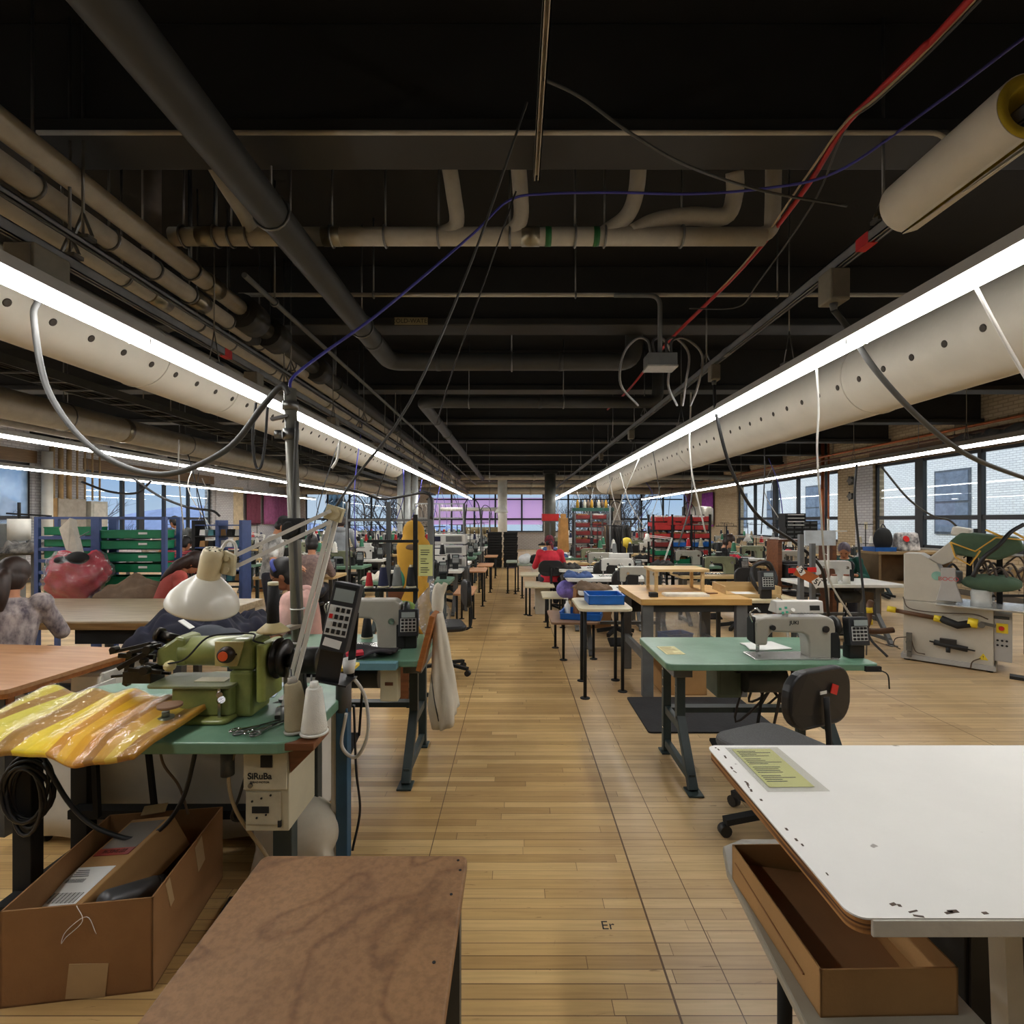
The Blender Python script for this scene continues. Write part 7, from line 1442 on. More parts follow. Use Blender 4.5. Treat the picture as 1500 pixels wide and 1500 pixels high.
# shelf of small goods, electric panels
sr = thing("storage_rack", "blue and black shelf of small goods under the left windows", "rack", (X(325, 9.2), 9.2, 0)); w_ = .42
for x in (-.42, .0, .42): MB().bb(x - .03, x + .03, -.15, .15, 0, 1.6).build("post", BLUEP if x >= 0 else SOFTBLACK, sr)
for k in range(6): MB().bb(-.42, .42, -.15, .15, .5 + k * .2, .52 + k * .2).build("shelf_board", BLUEP if k % 2 else SOFTBLACK, sr)
rn = random.Random(31); pos_names = ["top", "second", "third", "fourth", "fifth"]
for k in range(5):
    for j in range(5):
        t = tag(MB().box((0, 0, .06), (.1, .14, .1 + .03 * rn.random()), top=(.85, .85)).build("folded_cloth", (PAPERW, mat("box_teal", (60, 120, 128), .6), CARDL, SOFTBLACK, WHITEP)[(k * 2 + j) % 5], None, (X(325, 9.2) - .3 + j * .15 + (.03 if j > 2 else 0), 9.18, 1.32 - k * .2)), "folded parcel, %s along the %s shelf of the blue shelf unit" % (ORD[j], pos_names[k]), "parcel", "parcels on the blue shelf unit")
t = thing("electric_panel", "grey electric panel board with conduits on the left wall", "electrical panel", (XL + .12, 14.35, 1.2)); MB().bb(0, .06, -.55, .35, 0, 1.0).build("back_board", mat("panel_concrete", (150, 142, 130), .8), t); MB().bb(0, .16, .4, 1.0, -.1, .95).build("cabinet", mat("panel_grey", (166, 164, 152), .5), t, bevel=.006); MB().bb(.16, .17, .48, .92, 0, .88).build("door", mat("panel_door", (180, 176, 164), .5), t); MB().bb(-.02, .04, -.85, -.55, 0, 1.0).build("timber", mat("panel_timber", (150, 118, 72), .7), t)
m = MB()
for k in range(7): y = -.7 + k * .26; m.cyl((.03, y, .98), (.03, y, 2.6), .06 if k < 3 else .025, n=10)
m.build("conduits", mat("conduit_tan", (156, 132, 96), .6), t)
pipe("white_riser", "white painted square riser beside the electric panel", "pipe", [(XL + .2, 13.45, .1), (XL + .2, 13.45, 3.4)], .16, WHITEP, n=4)
dg = thing("industrial_machine", "grey industrial machine with a white cylinder at the far left edge", "machine", (-7.55, 7.5, 0)); MB().bb(-.5, .1, -.3, .3, 0, 1.55).build("body", mat("machine_slate", (132, 134, 132), .5), dg, bevel=.01); MB().cyl((.28, 0, 1.3), (.28, 0, 1.62), .13, n=20).build("cylinder", WHITEP, dg); MB().bar((.1, 0, 1.7), (.75, 0, 1.66), .025).cyl((.28, 0, 1.62), (.28, 0, 1.86), .02, n=8).build("arm", SOFTBLACK, dg); MB().bb(.05, .7, -.2, .2, 1.1, 1.13).build("shelf", GREYP, dg); MB().bar((.5, 0, 0), (.5, 0, 1.1), .05).build("leg", GREYP, dg)
pile("heap of dark cloth and papers left of the blue rack", (-7.0, 7.4, 1.13), .7, .5, .2, mat("mixed_cloth", (120, 116, 110), .9, col2=(40, 40, 42), scale=9), 17, cat="cloth")
# curtains
def curtain(label, axis, fix, a0, a1, z0, z1, mt, folds=9):
    m = MB(); f = lambda u, v: V(fix + .05 * math.sin(u * folds * 2 * PI) * (.5 + .5 * v), a0 + (a1 - a0) * u, z1 + (z0 - z1) * v) if axis == "y" else V(a0 + (a1 - a0) * u, fix + .05 * math.sin(u * folds * 2 * PI) * (.5 + .5 * v), z1 + (z0 - z1) * v)
    return tag(m.grid(f, 60, 6).build("curtain", mt, None, (0, 0, 0), solid=.01), label, "curtain")
PINKC = mat("curtain_plum", (150, 84, 124), .85, var=.15); PINKD = mat("curtain_wine", (112, 54, 72), .85, var=.15)
curtain("wine coloured curtain on the left wall beside a pale board", "y", XL + .16, 23.5, 24.8, 1.4, 2.95, PINKD); curtain("wide plum curtain on the left wall near the corner", "y", XL + .16, 25.1, 27.9, 1.4, 2.95, PINKC)
curtain("purple curtain hanging in the far right corner", "x", 27.8, 9.35, 9.58, 1.3, 3.0, PINKC, 3)
curtain("violet cloth hanging on the right wall beyond the tank", "y", XR - .12, 24.6, 26.0, 1.3, 2.95, mat("cloth_violet", (150, 70, 160), .85, var=.25))
t = thing("round_tank", "grey cylindrical tank mounted high by the right wall", "tank", (X(1028, 17), 17, Z(768, 17))); MB().lathe([(.02, .6), (.3, .58), (.36, .5), (.36, 0), (.3, -.03)], n=28).build("tank_body", mat("tank_grey", (150, 144, 132), .4, .3), t); MB().bar((-.2, 0, -(Z(768, 17))), (-.2, 0, 0), .06).bar((.2, 0, -(Z(768, 17))), (.2, 0, 0), .06).build("stand", GREYP, t)
t = thing("silver_ducts", "three silver vertical ducts rising left of the lilac windows", "duct", (X(597, 16), 16, 0))
for k, dx in enumerate((-.22, 0, .22)): MB().cyl((dx, .03 * k, .02), (dx, .03 * k, 3.5), .1, n=18).build("duct_pipe", mat("duct_silver", (206, 210, 208), .35, .15, var=.1), t)
for k, (x, y, lb) in enumerate(((X(736, 22), 22, "pale round column beyond the black stacks"), (X(806, 20.5), 20.5, "dark column right of the lilac windows"), (X(386, 24.0) + .4, 26.2, "white column between the wine and plum curtains"))):
    t = thing("column", lb, "column", (x, y, 0), kind="structure"); MB().cyl((0, 0, 0), (0, 0, 3.6), .2 if k != 1 else .22, n=20).build("shaft", WHITEP if k != 1 else mat("column_dark", (70, 70, 62), .6), t); MB().bb(-.28, .28, -.28, .28, 3.45, 3.6).build("capital", BEAMP, t)
# ---------------------------------------------------------------- people
PRINT1 = mat("blouse_print", (176, 164, 160), .85, col2=(84, 76, 84), scale=16, stretch=(1, 1, .5))
TEE = mat("tee_newsprint", (216, 214, 208), .85, col2=(120, 120, 118), scale=7)
PLAID = stripes("plaid_red", [(120, 34, 44), (150, 44, 56), (44, 24, 34), (150, 44, 56)], 2, 14, .85)
person("person with a brown ponytail in a grey print blouse at far left", (-3.64, 3.66, 0), .5, "sit", .12, .15, -.1, hair="brown", style="ponytail", top=PRINT1, skin="tan", seat_h=.48, vox=.009)
person("person with long dark hair in a rust red shirt, leaning over brown garments", (-3.95, 5.66, 0), -.9, "sit", .42, .5, -.2, hair="auburn", style="long", top=mat("shirt_rust", (158, 66, 58), .85), skin="tan", sleeves="short")
person("person in a red striped shirt behind the blue rack", (X(252, 8.2), 8.2, 0), -.2, "sit", .3, .3, 0, hair="black", top=PLAID, seat_h=.55)
person("person standing in a dark grey shirt by the left windows", (X(264, 10.2), 10.2, 0), 1.1, "stand", .1, .55, .2, hair="black", top=mat("shirt_darkgrey", (64, 66, 64), .85), skin="tan", sleeves="short")
person("person standing in a white newsprint tee and black cap", (X(396, 6.6), 6.6, 0), -1.2, "stand", .12, .5, -.1, hair="black", style="cap", hat=SOFTBLACK, top=TEE, skin="tan", sleeves="short", height=.97)
person("person with glasses and a blue headband in a pink top, sewing in profile", (-1.58, 3.95, 0), PI / 2 + .1, "sit", .2, .35, .0, hair="black", style="bun", hat=mat("headband_blue", (62, 74, 150), .7), glasses=True, top=mat("top_pink", (222, 176, 166), .85), skin="brown", sleeves="short", seat_h=.5, vox=.008)
person("person standing in a pale grey hoodie with brown hair, seen from behind", (X(499, 10.0), 10.0, 0), .2, "stand", .05, .2, 0, hair="brown", style="hood", top=mat("hoodie_grey", (148, 152, 156), .9), height=.98)
person("person in a brown plaid shirt seated beyond the lamp arm, seen from behind", (X(456, 7.25), 7.25, 0), .25, "sit", .1, .2, .2, hair="black", top=mat("shirt_plaid_brown", (146, 124, 116), .9, col2=(110, 92, 90), scale=30), seat_h=.55)
person("person in a red top with a red headscarf, seen from behind", (X(806, 9.1), 9.1, 0), 0, "sit", .12, .25, .1, hair="black", style="scarf", hat=mat("scarf_red", (128, 34, 46), .85, col2=(52, 30, 42), scale=20), top=mat("top_red", (210, 44, 62), .8), seat_h=.5)
person("person in a dark green sweater with greyish hair beyond the white table", (X(1238, 8.4), 8.4, 0), PI * .8, "sit", .3, .3, 0, hair="greyviolet", style="short", top=mat("sweater_green", (20, 72, 62), .9), seat_h=.45)
person("person in black with brown hair before the red tray rack", (X(1052, 9.6), 9.6, 0), -1.9, "sit", .2, .35, 0, hair="brown", style="bun", top=SOFTBLACK, skin="light", seat_h=.52)
person("person in a dark jacket among the machines by the far left windows", (X(545, 11.9), 11.9, 0), .4, "sit", .3, .3, 0, hair="black", top=DARKC, seat_h=.55)
for nm, x, y, rz in (("stool under the person with the brown ponytail", -3.64, 3.66, 0), ("stool under the person in the rust red shirt", -3.95, 5.66, 0), ("stool under the person in the red striped shirt", X(252, 8.2), 8.2, 0), ("stool under the person with the blue headband", -1.58, 3.95, 0), ("stool under the person in brown plaid", X(456, 7.25), 7.25, 0), ("stool under the person in the green sweater", X(1240, 8.4), 8.4, 0), ("stool under the person in black by the red trays", X(1052, 9.6), 9.6, 0), ("stool under the person in the dark jacket", X(545, 11.9), 11.9, 0)):
    t = thing("stool", "round black work " + nm, "stool", (x, y, 0)); MB().cyl((0, 0, .4), (0, 0, .44), .17, n=20).build("seat", BLACK, t, bevel=.01)
    for k in range(4): a = PI / 4 + k * PI / 2; MB().bar((math.cos(a) * .1, math.sin(a) * .1, .4), (math.cos(a) * .18, math.sin(a) * .18, 0), .025).build("leg", SOFTBLACK, t)
task_chair("black office chair of the person in the red top", (X(806, 9.05), 9.08, 0), 0, seat=BLACK, ht=.44)
# ================================================================ ROWS OF SEWING STATIONS
protoM = {}; protoT = {}; protoC = None; protoS = None; protoK = {}
OFF = (0, -60, 0)
def lean_table(mt, lm, key):
    """a sewing stand: top, four legs, crossbar, motor"""
    t = thing("sewing_table", "prototype table %s to copy" % key, "table", OFF)
    MB().slab(-.6, .6, -.33, .33, .72, .76, .04).build("tabletop", mt, t)
    for sx in (-.46, .46):
        MB().bar((sx, .2, 0), (sx, .2, .72), .055, .045).build("leg", lm, t); m = MB(); m.bar((sx, -.02, .72), (sx, -.02, .32), .055, .045); m.bar((sx, -.02, .33), (sx, -.3, 0.01), .055, .045); m.build("leg", lm, t)
        MB().bar((sx, .2, .06), (sx, -.29, .06), .035, .04).build("foot_rail", lm, t)
    MB().bar((-.46, .2, .3), (.46, .2, .3), .06, .035).build("crossbar", lm, t)
    m = MB(); m.cyl((.0, .05, .55), (.26, .05, .55), .085, n=14); m.bb(.06, .2, 0, .1, .6, .72); m.build("motor", SOFTBLACK, t)
    MB().box((-.05, .0, .1), (.3, .2, .02), rx=.25).build("treadle", SOFTBLACK, t); return t
def lean_chair():
    t = thing("task_chair", "prototype chair kept to copy", "chair", OFF)
    MB().slab(-.22, .22, -.2, .22, .46, .51, .08, 4).build("seat", BLACK, t, bevel=.015); pl = rrect(.4, .26, .1, 4); n = len(pl); m = MB()
    m.add([(px, -.24 + y + .2 * px * px, .8 + pz) for y in (-.02, .02) for px, pz in pl], [tuple(range(n)), tuple(range(n, 2 * n))[::-1]] + [(i, n + i, n + (i + 1) % n, (i + 1) % n) for i in range(n)]); m.build("backrest", BLACK, t, bevel=.01)
    MB().tube([(0, -.1, .45), (0, -.27, .5), (0, -.27, .8)], .018, 6).build("back_bar", SOFTBLACK, t); MB().cyl((0, 0, .1), (0, 0, .46), .028, n=10).build("post", SOFTBLACK, t)
    m = MB()
    for k in range(5): a = k * 1.2566; MB().bar((0, 0, .1), (math.cos(a) * .27, math.sin(a) * .27, .045), .04, .05).build("leg", SOFTBLACK, t)
    return t
TM = {"green": lean_table(GREENT, LEGG, "green"), "white": lean_table(WHITE, GREYP, "white"), "wooden": lean_table(PLYTOP, GREYP, "wooden")}
MM = {"grey": machine("prototype grey machine to copy", OFF), "white": machine("prototype white machine to copy", OFF, body=MACHW, panel=True), "olive": machine("prototype olive machine to copy", OFF, body=mat("machine_olive_grey", (120, 124, 96), .4)), "dark": machine("prototype dark machine to copy", OFF, body=mat("machine_dark", (62, 64, 62), .4))}
CM = lean_chair(); SM = thread_stand("prototype thread stand to copy", OFF); KM = controller("prototype controller box to copy", OFF)
LMP = thing("task_lamp", "prototype task lamp to copy", "lamp", OFF)
MB().cyl((0, 0, 0), (0, 0, .05), .02, n=10).build("base", STEEL, LMP); MB().bar((0, 0, .04), (.14, .05, .5), .012).bar((.02, 0, .04), (.16, .05, .5), .012).build("lower_arm", WHITE, LMP); MB().bar((.15, .05, .5), (-.28, -.05, .55), .012).bar((.15, .05, .47), (-.28, -.05, .52), .012).build("upper_arm", WHITE, LMP); MB().lathe([(.02, .06), (.035, .05), (.04, 0), (.09, -.09), (.085, -.09), (.035, 0), (.02, .02)], (-.3, -.06, .52), 18).build("lamp_shade", WHITE, LMP)
CONES = [cone_spool("prototype %s cone to copy" % TNAME[i], OFF, THREADS[i], .16, .042) for i in range(7)]
MPOST = thing("machine_post", "prototype cable post to copy", "post", OFF)
MB().cyl((0, 0, 0), (0, 0, 1.9), .022, n=10).build("tube", GREYP, MPOST); MB().cyl((0, 0, 0), (0, 0, .012), .06, n=14).build("base_flange", DGREY, MPOST); MB().tube(spl([(.03, 0, .0), (.05, .02, .8), (.02, 0, 1.5), (.05, -.02, 1.88)], 5), .012, 6).build("strapped_cable", CB, MPOST); MB().tube(spl([(0, 0, 1.88), (.1, 0, 2.0), (.25, 0, 1.9), (.3, 0, 1.6)], 5), .011, 6).build("cable_loop", CB, MPOST)
def heap(mt, seed):
    rn = random.Random(seed); A = [(rn.uniform(3, 9), rn.uniform(0, 6)) for _ in range(4)]; o = thing("cloth_heap", "prototype heap %d to copy" % seed, "cloth", OFF)
    def f(u, v):
        e = min(1, 5 * min(u, 1 - u, v, 1 - v)); return V((u - .5) * .4 + .02 * math.sin(9 * v + A[0][1]), (v - .5) * .32 + .02 * math.sin(8 * u), .004 + .1 * e ** .6 * (.6 + .3 * math.sin(A[1][0] * u + A[1][1]) * math.sin(A[2][0] * v) + .2 * math.sin(22 * u + A[3][0] * v)))
    MB().grid(f, 20, 16).build("cloth", mt, o, solid=.01); return o
HM = [("white", heap(CLOTHW, 1)), ("black", heap(SOFTBLACK, 2)), ("red", heap(REDC, 3)), ("brown", heap(BROWNC, 4)), ("charcoal", heap(DARKC, 5)), ("blue", heap(mat("cloth_denim", (70, 92, 140), .9, var=.2), 6))]
BM = thing("cardboard_box", "prototype floor box to copy", "box", OFF); MB().tray((0, 0, 0), (.4, .32, .3), .008).build("carton", CARD, BM); MB().box((.02, 0, .27), (.3, .24, .1)).build("contents", PAPERW, BM)
GM = thing("waste_bin", "prototype floor bin to copy", "bin", OFF); MB().lathe([(.13, 0), (.16, .36), (.15, .36), (.12, .01)], n=18).build("bin_body", SOFTBLACK, GM)
PROTOS = [h for _, h in HM] + [BM, GM] + list(TM.values()) + list(MM.values()) + [CM, SM, KM, LMP, MPOST] + CONES
rs_ = random.Random(77)
def station(row, k, x, y, tcol, mcol, mir=1, chair=True, stand=True, ctrl=True, lamp=False, post_=False, rz=0, mdx=0.0):
    n = ORD[k]; c_, s_ = math.cos(rz), math.sin(rz)
    def at(dx, dy, z): return (x + dx * c_ - dy * s_, y + dx * s_ + dy * c_, z)
    dup(TM[tcol], (x, y, 0), rz, "%s sewing table, %s from the camera in the %s" % (tcol, n, row), "sewing tables in the %s" % row)
    dup(MM[mcol], at(.1 + mdx, .02, .76), rz, "%s sewing machine on the %s table of the %s" % (mcol, n, row), "sewing machines in the %s" % row)
    if chair: dup(CM, at(.05 + rs_.uniform(-.1, .1), -.52, 0), rz + rs_.uniform(-.5, .5), "black chair at the %s table of the %s" % (n, row), "chairs in the %s" % row)
    if ctrl: dup(KM, at(.47, .0, .76), rz + .1, "black controller on the %s table of the %s" % (n, row), "controllers in the %s" % row)
    if stand:
        dup(SM, at(.3, .26, .76), rz, "thread stand on the %s table of the %s" % (n, row), "thread stands in the %s" % row)
        for j, dx in enumerate((-.12, .12)):
            i = rs_.randrange(7); dup(CONES[i], at(.3 + dx, .26, .76 + .75 * .42 + .012), 0, "%s cone, %s on the stand, %s table, %s" % (TNAME[i], ("left", "right")[j], n, row), "thread cones in the %s" % row)
    hc_, hm_ = HM[rs_.randrange(6)]
    if k % 4 != 3: dup(hm_, at(-.42, -.06, .76), rz + rs_.uniform(-.4, .4), "heap of %s cloth on the %s table of the %s" % (hc_, n, row), "cloth heaps in the %s" % row)
    if k % 2: dup(BM, at(-.15, .1, 0), rz + .2, "cardboard box under the %s table of the %s" % (n, row), "boxes under the %s" % row)
    elif k % 4 == 2: dup(GM, at(-.22, -.05, 0), 0, "black bin under the %s table of the %s" % (n, row), "bins under the %s" % row)
    if lamp: dup(LMP, at(-.3, .25, .76), rz + rs_.uniform(-.5, .5), "white task lamp on the %s table of the %s" % (n, row), "task lamps in the %s" % row)
    if post_: dup(MPOST, at(.58, .36, 0), rz, "grey cable post behind the %s table of the %s" % (n, row), "cable posts in the %s" % row)
LA, LB, LC, LD = "row along the aisle's left", "second row left of aisle", "third row left of aisle", "fourth row left of aisle"
RA, RB, RC_, RD = "row along the aisle's right", "second row right of aisle", "third row right of aisle", "fourth row right of aisle"
for k in range(9): station(LA, k, -1.5, 7.3 + 1.5 * k, ("green", "white", "white", "green")[k % 4], ("grey", "white", "white", "grey", "dark")[k % 5], stand=k % 2 == 0, ctrl=k % 3 != 2, post_=k % 3 == 1)
for k in range(8): station(LB, k, -3.3 - .05 * k, 7.9 + 1.6 * k, ("wooden", "green", "white")[k % 3], ("grey", "olive", "white", "dark")[k % 4], lamp=k % 3 == 0, post_=k % 2 == 0, chair=k % 3 != 1)
for k in range(7): station(LC, k, -5.5 - .1 * k, 9.8 + 1.7 * k, ("green", "wooden", "white")[k % 3], ("dark", "grey", "olive", "white")[k % 4], lamp=k % 2 == 1, ctrl=k % 2 == 0, chair=k % 2 == 0)
for k in range(6): station(LD, k, -8.0, 11.2 + 1.9 * k, ("wooden", "green")[k % 2], ("grey", "white", "olive")[k % 3], lamp=k % 2 == 0, chair=k % 2 == 1)
for k in range(9): station(RA, k, 1.35 + (.0 if k < 3 else .05), 6.3 + 1.35 * k, ("white", "white", "white", "wooden", "green")[k % 5], ("grey", "white", "grey", "olive", "dark")[k % 5], stand=k > 0, ctrl=k % 3 == 1, post_=k in (3, 5), chair=k in (1, 2, 5, 6, 8), mdx=.08)
for k in range(8): station(RB, k, 3.1 + .05 * k, 8.0 + 1.6 * k, ("wooden", "green", "white")[k % 3], ("olive", "grey", "dark", "white")[k % 4], lamp=k % 3 == 1, chair=k % 2 == 0, ctrl=k % 2 == 0, post_=k % 3 == 2)
for k in range(7): station(RC_, k, 5.1 + .06 * k, 9.6 + 1.75 * k, ("wooden", "white", "green")[k % 3], ("grey", "olive", "dark")[k % 3], lamp=k % 3 == 0, chair=k % 2 == 1, ctrl=False)
for k in range(6): station(RD, k, 7.4, 11.0 + 1.9 * k, ("green", "wooden")[k % 2], ("dark", "grey", "white")[k % 3], chair=k % 2 == 0, ctrl=False)
# wooden side tables along the aisle's left
stw = mat("side_top_peach", (204, 150, 108), .5, var=.08)
for k, (x0, x1, y0, y1, z) in enumerate(((-.92, -.62, 7.5, 8.4, .52), (-.9, -.55, 9.4, 10.2, .66), (-.85, -.5, 11.2, 12.0, .6), (-.85, -.5, 14.0, 14.8, .6))):
    side_table("peach topped side table along the aisle's left, %s from the camera" % ORD[k], x0, x1, y0, y1, z, stw, ((x0 + .05, y0 + .1), (x1 - .06, y0 + .12), (x0 + .05, y1 - .1), (x1 - .06, y1 - .1)))
KIDS.clear()
for r in PROTOS:                       # the masters are not part of the room
    for ch in kids(r):
        for g in kids(ch): bpy.data.objects.remove(g)
        bpy.data.objects.remove(ch)
    LABELS.pop(r["label"], None); bpy.data.objects.remove(r)
# ================================================================ FAR BACKGROUND
def stack(label, x, y, n, kindw):
    for k in range(n):
        o = MB().tray((0, 0, 0), (.46, .42, .085), .012).bb(-.24, .24, -.22, .22, .07, .085).build("crate", SOFTBLACK, None, (x + .012 * math.sin(k * 2.1), y, .06 + k * .088)); tag(o, "black crate, %s up in the %s" % (ORD[k], kindw), "crate", "crates in the %s" % kindw)
    t = thing("dolly", "small wheeled dolly under the %s" % kindw, "dolly", (x, y, 0)); MB().bb(-.23, .23, -.21, .21, .035, .058).build("deck", SOFTBLACK, t)
    for sx in (-.18, .18):
        for sy in (-.16, .16): MB().cyl((sx, sy - .01, .02), (sx, sy + .01, .02), .02, n=8).build("caster", BLACK, t)
stack("", X(725, 17.3), 17.3, 13, "left black crate stack at the aisle's end"); stack("", X(748, 17.3), 17.3, 13, "right black crate stack at the aisle's end")
ft = thing("cutting_table", "pale table at the aisle's far end with rolls behind", "table", (X(706, 20), 20.5, 0)); MB().slab(-.7, .55, -.4, .4, .74, .78, .03).build("tabletop", PLYTOP, ft)
for sx in (-.6, .45): MB().bar((sx, 0, 0), (sx, 0, .74), .06).build("leg", SOFTBLACK, ft)
for k in range(3): t = thing("fabric_roll", "%s roll of pale cloth stacked at the aisle's far end" % ("bottom", "middle", "top")[k], "fabric roll", (X(706, 24), 24.4, .45 + .33 * k)); MB().cyl((-.9, 0, 0), (.9, 0, 0), .16, n=20).build("cloth_roll", (CLOTHW, mat("roll_tan", (176, 156, 116), .9), mat("roll_olive", (120, 108, 76), .9))[k], t); MB().cyl((-.95, 0, 0), (.95, 0, 0), .03, n=10).build("core", CARD, t)
t = thing("roll_rack", "black rack carrying the pale cloth rolls", "rack", (X(706, 24), 24.4, 0))
for sx in (-.98, .98): MB().bb(sx - .03, sx + .03, -.1, .1, 0, 1.4).build("post", SOFTBLACK, t)
t = thing("hanging_light", "white tubular light hung before the lilac windows", "lamp", (X(692, 15), 15, Z(746, 15))); MB().cyl((-.95, 0, 0), (.75, 0, 0), .055, n=14).build("tube", WHITEP, t); MB().lathe([(.06, .12), (.18, -.04), (.2, -.1)], (.85, 0, 0), 18).build("shade", WHITEP, t)
for x in (-.6, .5): MB().cyl((x, 0, .05), (x, 0, HC - Z(746, 15)), .006, n=6).build("cable", STEEL, t)
def tray_rack(name, label, x0, x1, y, zs, cols, bays, frame_m, group, depth=.4, hgt=None, skew=0.0):
    t = thing(name, label, "rack", (x0, y, 0)); top = hgt or zs[-1] + .14; bw = (x1 - x0) / bays
    for i in range(bays + 1):
        for yy in (0, depth): MB().bb(i * bw - .018, i * bw + .018, yy - .018, yy + .018, 0, top).build("post", frame_m, t)
    for z in zs: MB().bb(0, x1 - x0, -.01, .01, z - .02, z).bb(0, x1 - x0, depth - .01, depth + .01, z - .02, z).build("shelf_rail", frame_m, t)
    n = 0
    for i in range(bays):
        for j, z in enumerate(zs):
            cm, cn = cols[(j + i * 3) % len(cols)] if not callable(cols) else cols(i, j)
            b = tray_thing("%s tray, %s up in bay %s of the %s" % (cn, ORD[j], ("one", "two", "three", "four")[i], group), (x0 + (i + .5) * bw + skew * ((j * 7 + i) % 3 - 1), y + depth / 2 - .02, z), (bw - .06, depth, .1), cm, 0, "trays in the " + group, lip=False, front=.85)
            n += 1; c = MB()
            rn = random.Random(n); c.box((-bw * .2, 0, .08), (bw * .25, depth * .6, .08)).box((bw * .15, .02, .07), (bw * .3, depth * .5, .09)); o = c.build("contents", (PAPERW, CARDL, WHITEP)[n % 3], b)
    return t
DR_, RD_, BL_, GR_ = (DREDTRAY, "dark red"), (REDTRAY, "red"), (BLUETRAY, "blue"), (GREENTRAY, "green")
tray_rack("tray_rack", "rack of dark red trays right of the person in red", X(842, 11.5), X(890, 11.5), 11.5, [.55 + .18 * k for k in range(7)], [DR_], 2, GREYP, "dark red tray rack")
def c2(i, j): return (GR_, RD_, BL_, RD_, RD_, RD_, RD_)[j] if i > 0 else (DR_, GR_, DR_, RD_, RD_, RD_, RD_)[j]
tray_rack("tray_rack", "rack of bright red, blue and green trays before the right corner", X(957, 10.08), X(1040, 10.08), 10.08, [.75 + .165 * k for k in range(6)], c2, 3, SOFTBLACK, "bright red tray rack", skew=.015, depth=.36)
for k in range(3): tray_thing("red tray stacked on top of the bright red rack, %s" % ("left", "middle", "right")[k], (X(968 + 20 * k, 10.1), 10.25, Z(771 - 2 * k, 10.1)), (.34, .36, .08), REDTRAY, .1 * k, lip=False)
t = tray_thing("bright red bin raised on a stand before the far windows", (X(806, 13), 13, Z(763, 13)), (.42, .3, .17), REDPL, 0, name="bin", cat="bin"); t2_ = thing("bin_stand", "thin stand carrying the bright red bin", "stand", (X(806, 13), 13, 0)); MB().bar((0, 0, 0), (0, 0, Z(763, 13)), .04).bb(-.2, .2, -.14, .14, Z(763, 13) - .02, Z(763, 13) - .001).build("stand_frame", GREYP, t2_)
# garment rail with dark garments
gr_ = thing("garment_rail", "rolling garment rail beside the dark red tray rack", "garment rail", (X(903, 10.9), 10.9, 0)); MB().bar((-.3, 0, 0), (-.3, 0, 1.6), .03).bar((.3, 0, 0), (.3, 0, 1.6), .03).bar((-.3, 0, 1.58), (.3, 0, 1.58), .03).bar((-.3, -.25, .03), (-.3, .25, .03), .03).bar((.3, -.25, .03), (.3, .25, .03), .03).build("frame", STEEL, gr_)
for k in range(8):
    g = thing("garment", "long %s garment, %s from the left on the rolling rail" % (("brown", "charcoal")[k > 1], ORD[k]), "garment", (X(903, 10.9) - .24 + k * .068, 10.9, 0), .15 * math.sin(k * 3), "garments on the rolling rail")
    MB().grid(lambda u, v: V((.025 + .012 * math.sin(4 * PI * u + k)) * math.cos(2 * PI * u) * (1 + v * .5), (.16 + .06 * v + .015 * math.sin(6 * PI * u)) * math.sin(2 * PI * u) * min(1, .3 + 4 * v), 1.5 - (.95 + .05 * (k % 3)) * v), 20, 10).build("cloth", (BROWNC, DARKC)[k > 1], g, solid=.006); MB().tube([(0, 0, 1.5), (0, 0, 1.56), (0, .02, 1.6), (0, .03, 1.575)], .004, 5).build("hanger_hook", STEEL, g)
pbag("tan garment bag hanging left of the dark red tray rack", (X(825, 11.3), 11.3, .9), (.22, .16, .75), mat("bag_tan", (176, 128, 70), .8), "garment_bag")
tag(MB().cyl((0, 0, .3), (0, 0, 1.18), .012, n=8).sph((0, 0, 1.16), (.11, .1, .1)).cyl((0, 0, 0), (0, 0, .3), .1, .03, 10).build("yellow_stand", mat("cloth_yellow", (222, 196, 70), .8), None, (X(918, 10.2), 10.2, 0.0), remesh=.02), "yellow cloth topped stand beside the dark garments", "stand")
# goods on top of racks and sills
rn = random.Random(41)
for k in range(9): tag(MB().lathe([(.04, 0), (.04, .13), (.02, .17), (.02, .2)], n=10).build("bottle", (MUST, SOFTBLACK, CLOTHW, BROWNC)[k % 4], None, (X(846 + 5.2 * k, 12.6), 12.6, 1.9)), "small bottle, %s from left on the high shelf before the far windows" % ORD[k], "bottle", "bottles on the high shelf")
t = thing("high_shelf", "high green shelf of bottles behind the dark red tray rack", "shelf", (X(868, 12.6), 12.6, 0)); MB().bb(-.5, .5, -.15, .15, 1.82, 1.9).build("shelf_board", mat("shelf_green", (38, 84, 70), .6), t)
for sx in (-.48, .48): MB().bar((sx, 0, 0), (sx, 0, 1.82), .04).build("post", SOFTBLACK, t)
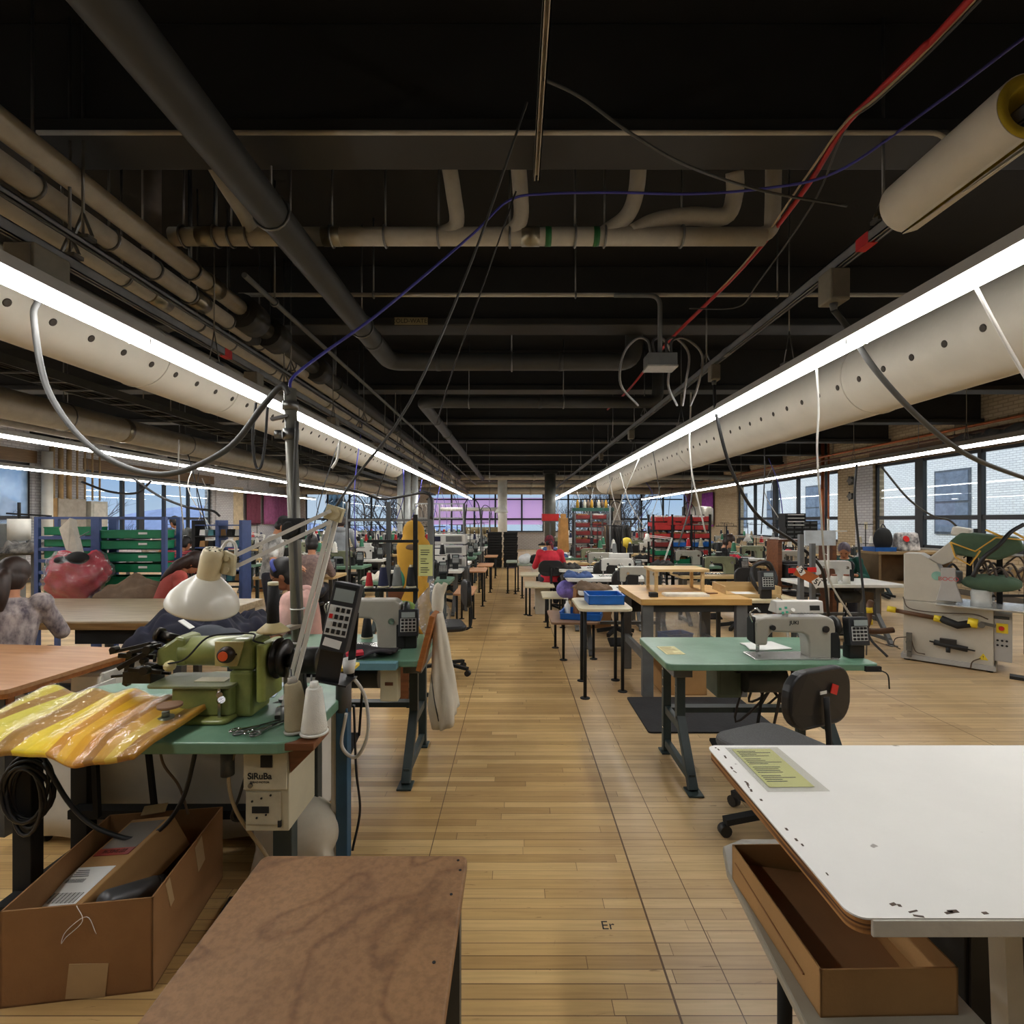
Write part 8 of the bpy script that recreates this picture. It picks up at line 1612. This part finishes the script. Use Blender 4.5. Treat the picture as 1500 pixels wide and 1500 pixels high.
# rows of coloured thread on the left work benches (bench against the far windows)
for b, (x, y, lb, w_) in enumerate(((X(545, 13.6), 13.6, "long bench of thread cones before the left far windows", 1.6), (X(640, 20.6), 20.6, "long bench of thread cones before the lilac windows", 1.4), (X(500, 17), 17.3, "second long bench of thread cones at far left", 1.8))):
    t = thing("thread_bench", lb, "bench", (x, y, 0)); MB().slab(-w_, w_, -.2, .2, 1.0, 1.04, .02).build("bench_top", (PLYTOP, GREYP, OAK)[b], t)
    for sx in (-w_ + .1, w_ - .1): MB().bb(sx - .03, sx + .03, -.18, .18, 0, 1.0).build("leg", DGREY, t)
    nn = 14
    mast = [cone_spool("prototype bench cone %d %d to copy" % (b, i), OFF, THREADS[i], .2, .06) for i in range(7)]
    for j in range(nn):
        for r_ in range(2):
            i = (j * 3 + r_ * 2 + b) % 7; dup(mast[i], (x - w_ + .12 + j * (2 * w_ - .24) / (nn - 1), y - .09 + .17 * r_, 1.04), 0, "%s thread cone, %s from left, %s row of the %s" % (TNAME[i], ORD[j], ("front", "back")[r_], lb.split(" of thread")[0] + " " + " ".join(lb.split()[-3:])), "thread cones on the " + lb)
    KIDS.clear()
    for r in mast:
        for ch in kids(r): bpy.data.objects.remove(ch)
        LABELS.pop(r["label"], None); bpy.data.objects.remove(r)
# stack of white electronic machines at the aisle's left
for k in range(3):
    t = thing("embroidery_unit", "white machine unit with a dark display, %s in the stack by the aisle" % ("bottom", "middle", "top")[k], "machine unit", (X(655, 8.9), 9.2, .78 + .2 * k)); MB().box((0, 0, .085), (.62, .34, .17)).build("case", MACHW, t, bevel=.008); MB().box((-.2, -.172, .09), (.13, .006, .09)).build("display", mat("display_navy", (24, 26, 52), .3), t); MB().box((.1, -.172, .09), (.28, .006, .1)).build("vent_panel", STEEL, t)
t = thing("machine_stand", "grey stand under the stack of white machine units", "stand", (X(655, 8.9), 9.2, 0)); MB().bb(-.36, .36, -.22, .22, .74, .78).build("top", GREYP, t)
for sx in (-.32, .32):
    for sy in (-.18, .18): MB().bar((sx, sy, 0), (sx, sy, .74), .05).build("leg", GREYP, t)
t = thing("thread_gantry", "tall steel thread gantry over the machines left of the aisle", "gantry", (X(662, 12.5), 12.5, 0)); m = MB()
for x in (-.9, -.3, .3): m.bar((x, 0, 0), (x, 0, 2.0), .035)
for z in (1.3, 1.65, 2.0): m.bar((-.9, 0, z), (.3, 0, z), .03)
m.build("frame", mat("gantry_grey", (150, 152, 150), .4, .5), t); m = MB()
for k in range(12): m.tube([(-.85 + k * .1, -.02, 1.65), (-.8 + k * .1, -.1, 1.9), (-.85 + k * .1, 0, 2.0)], .004, 4)
m.build("threads", WHITE, t)
t = thing("pipe_gantry", "grey pipe frame with a crossbar left of the aisle near the dress form", "gantry", (X(600, 6.5), 6.55, 0)); MB().bar((X(630, 6.5) - X(600, 6.5), 0, 0), (X(630, 6.5) - X(600, 6.5), 0, Z(729, 6.5)), .07).build("post", GREYP, t); MB().bar((-.28, .0, 0), (-.28, 0, Z(735, 6.5)), .05).build("post", DGREY, t); MB().bar((-.8, .02, Z(762, 6.5)), (.27, .02, Z(762, 6.5)), .03).build("crossbar", GREYP, t)
pipe("window_pipe", "dark pipe running along the top of the lilac windows", "pipe", [(-4.8, 27.6, 2.72), (9.0, 27.6, 2.72)], .035, SOFTBLACK)
if any(n > 0 for n in [0]): pass
# ================================================================ CAMERA AND PICTURE
cam = bpy.data.cameras.new("camera"); co = bpy.data.objects.new("camera", cam); COL.objects.link(co)
co.location = (0, 0, CAMH); co.rotation_euler = (PI / 2, 0, 0); cam.sensor_width = 36; cam.lens = 36 * F / 1500
cam.shift_x = (CX - 750) * -1 / 1500; cam.shift_y = (CY - 750) / 1500; cam.clip_start = .02; cam.clip_end = 500
SC.camera = co
vs = SC.view_settings; vs.view_transform = "Standard"; vs.look = "None"; vs.gamma = 1; vs.exposure = 0.0; vs.use_curve_mapping = False
SC.cycles.max_bounces = 8; SC.cycles.transparent_max_bounces = 24; SC.cycles.sample_clamp_indirect = 6
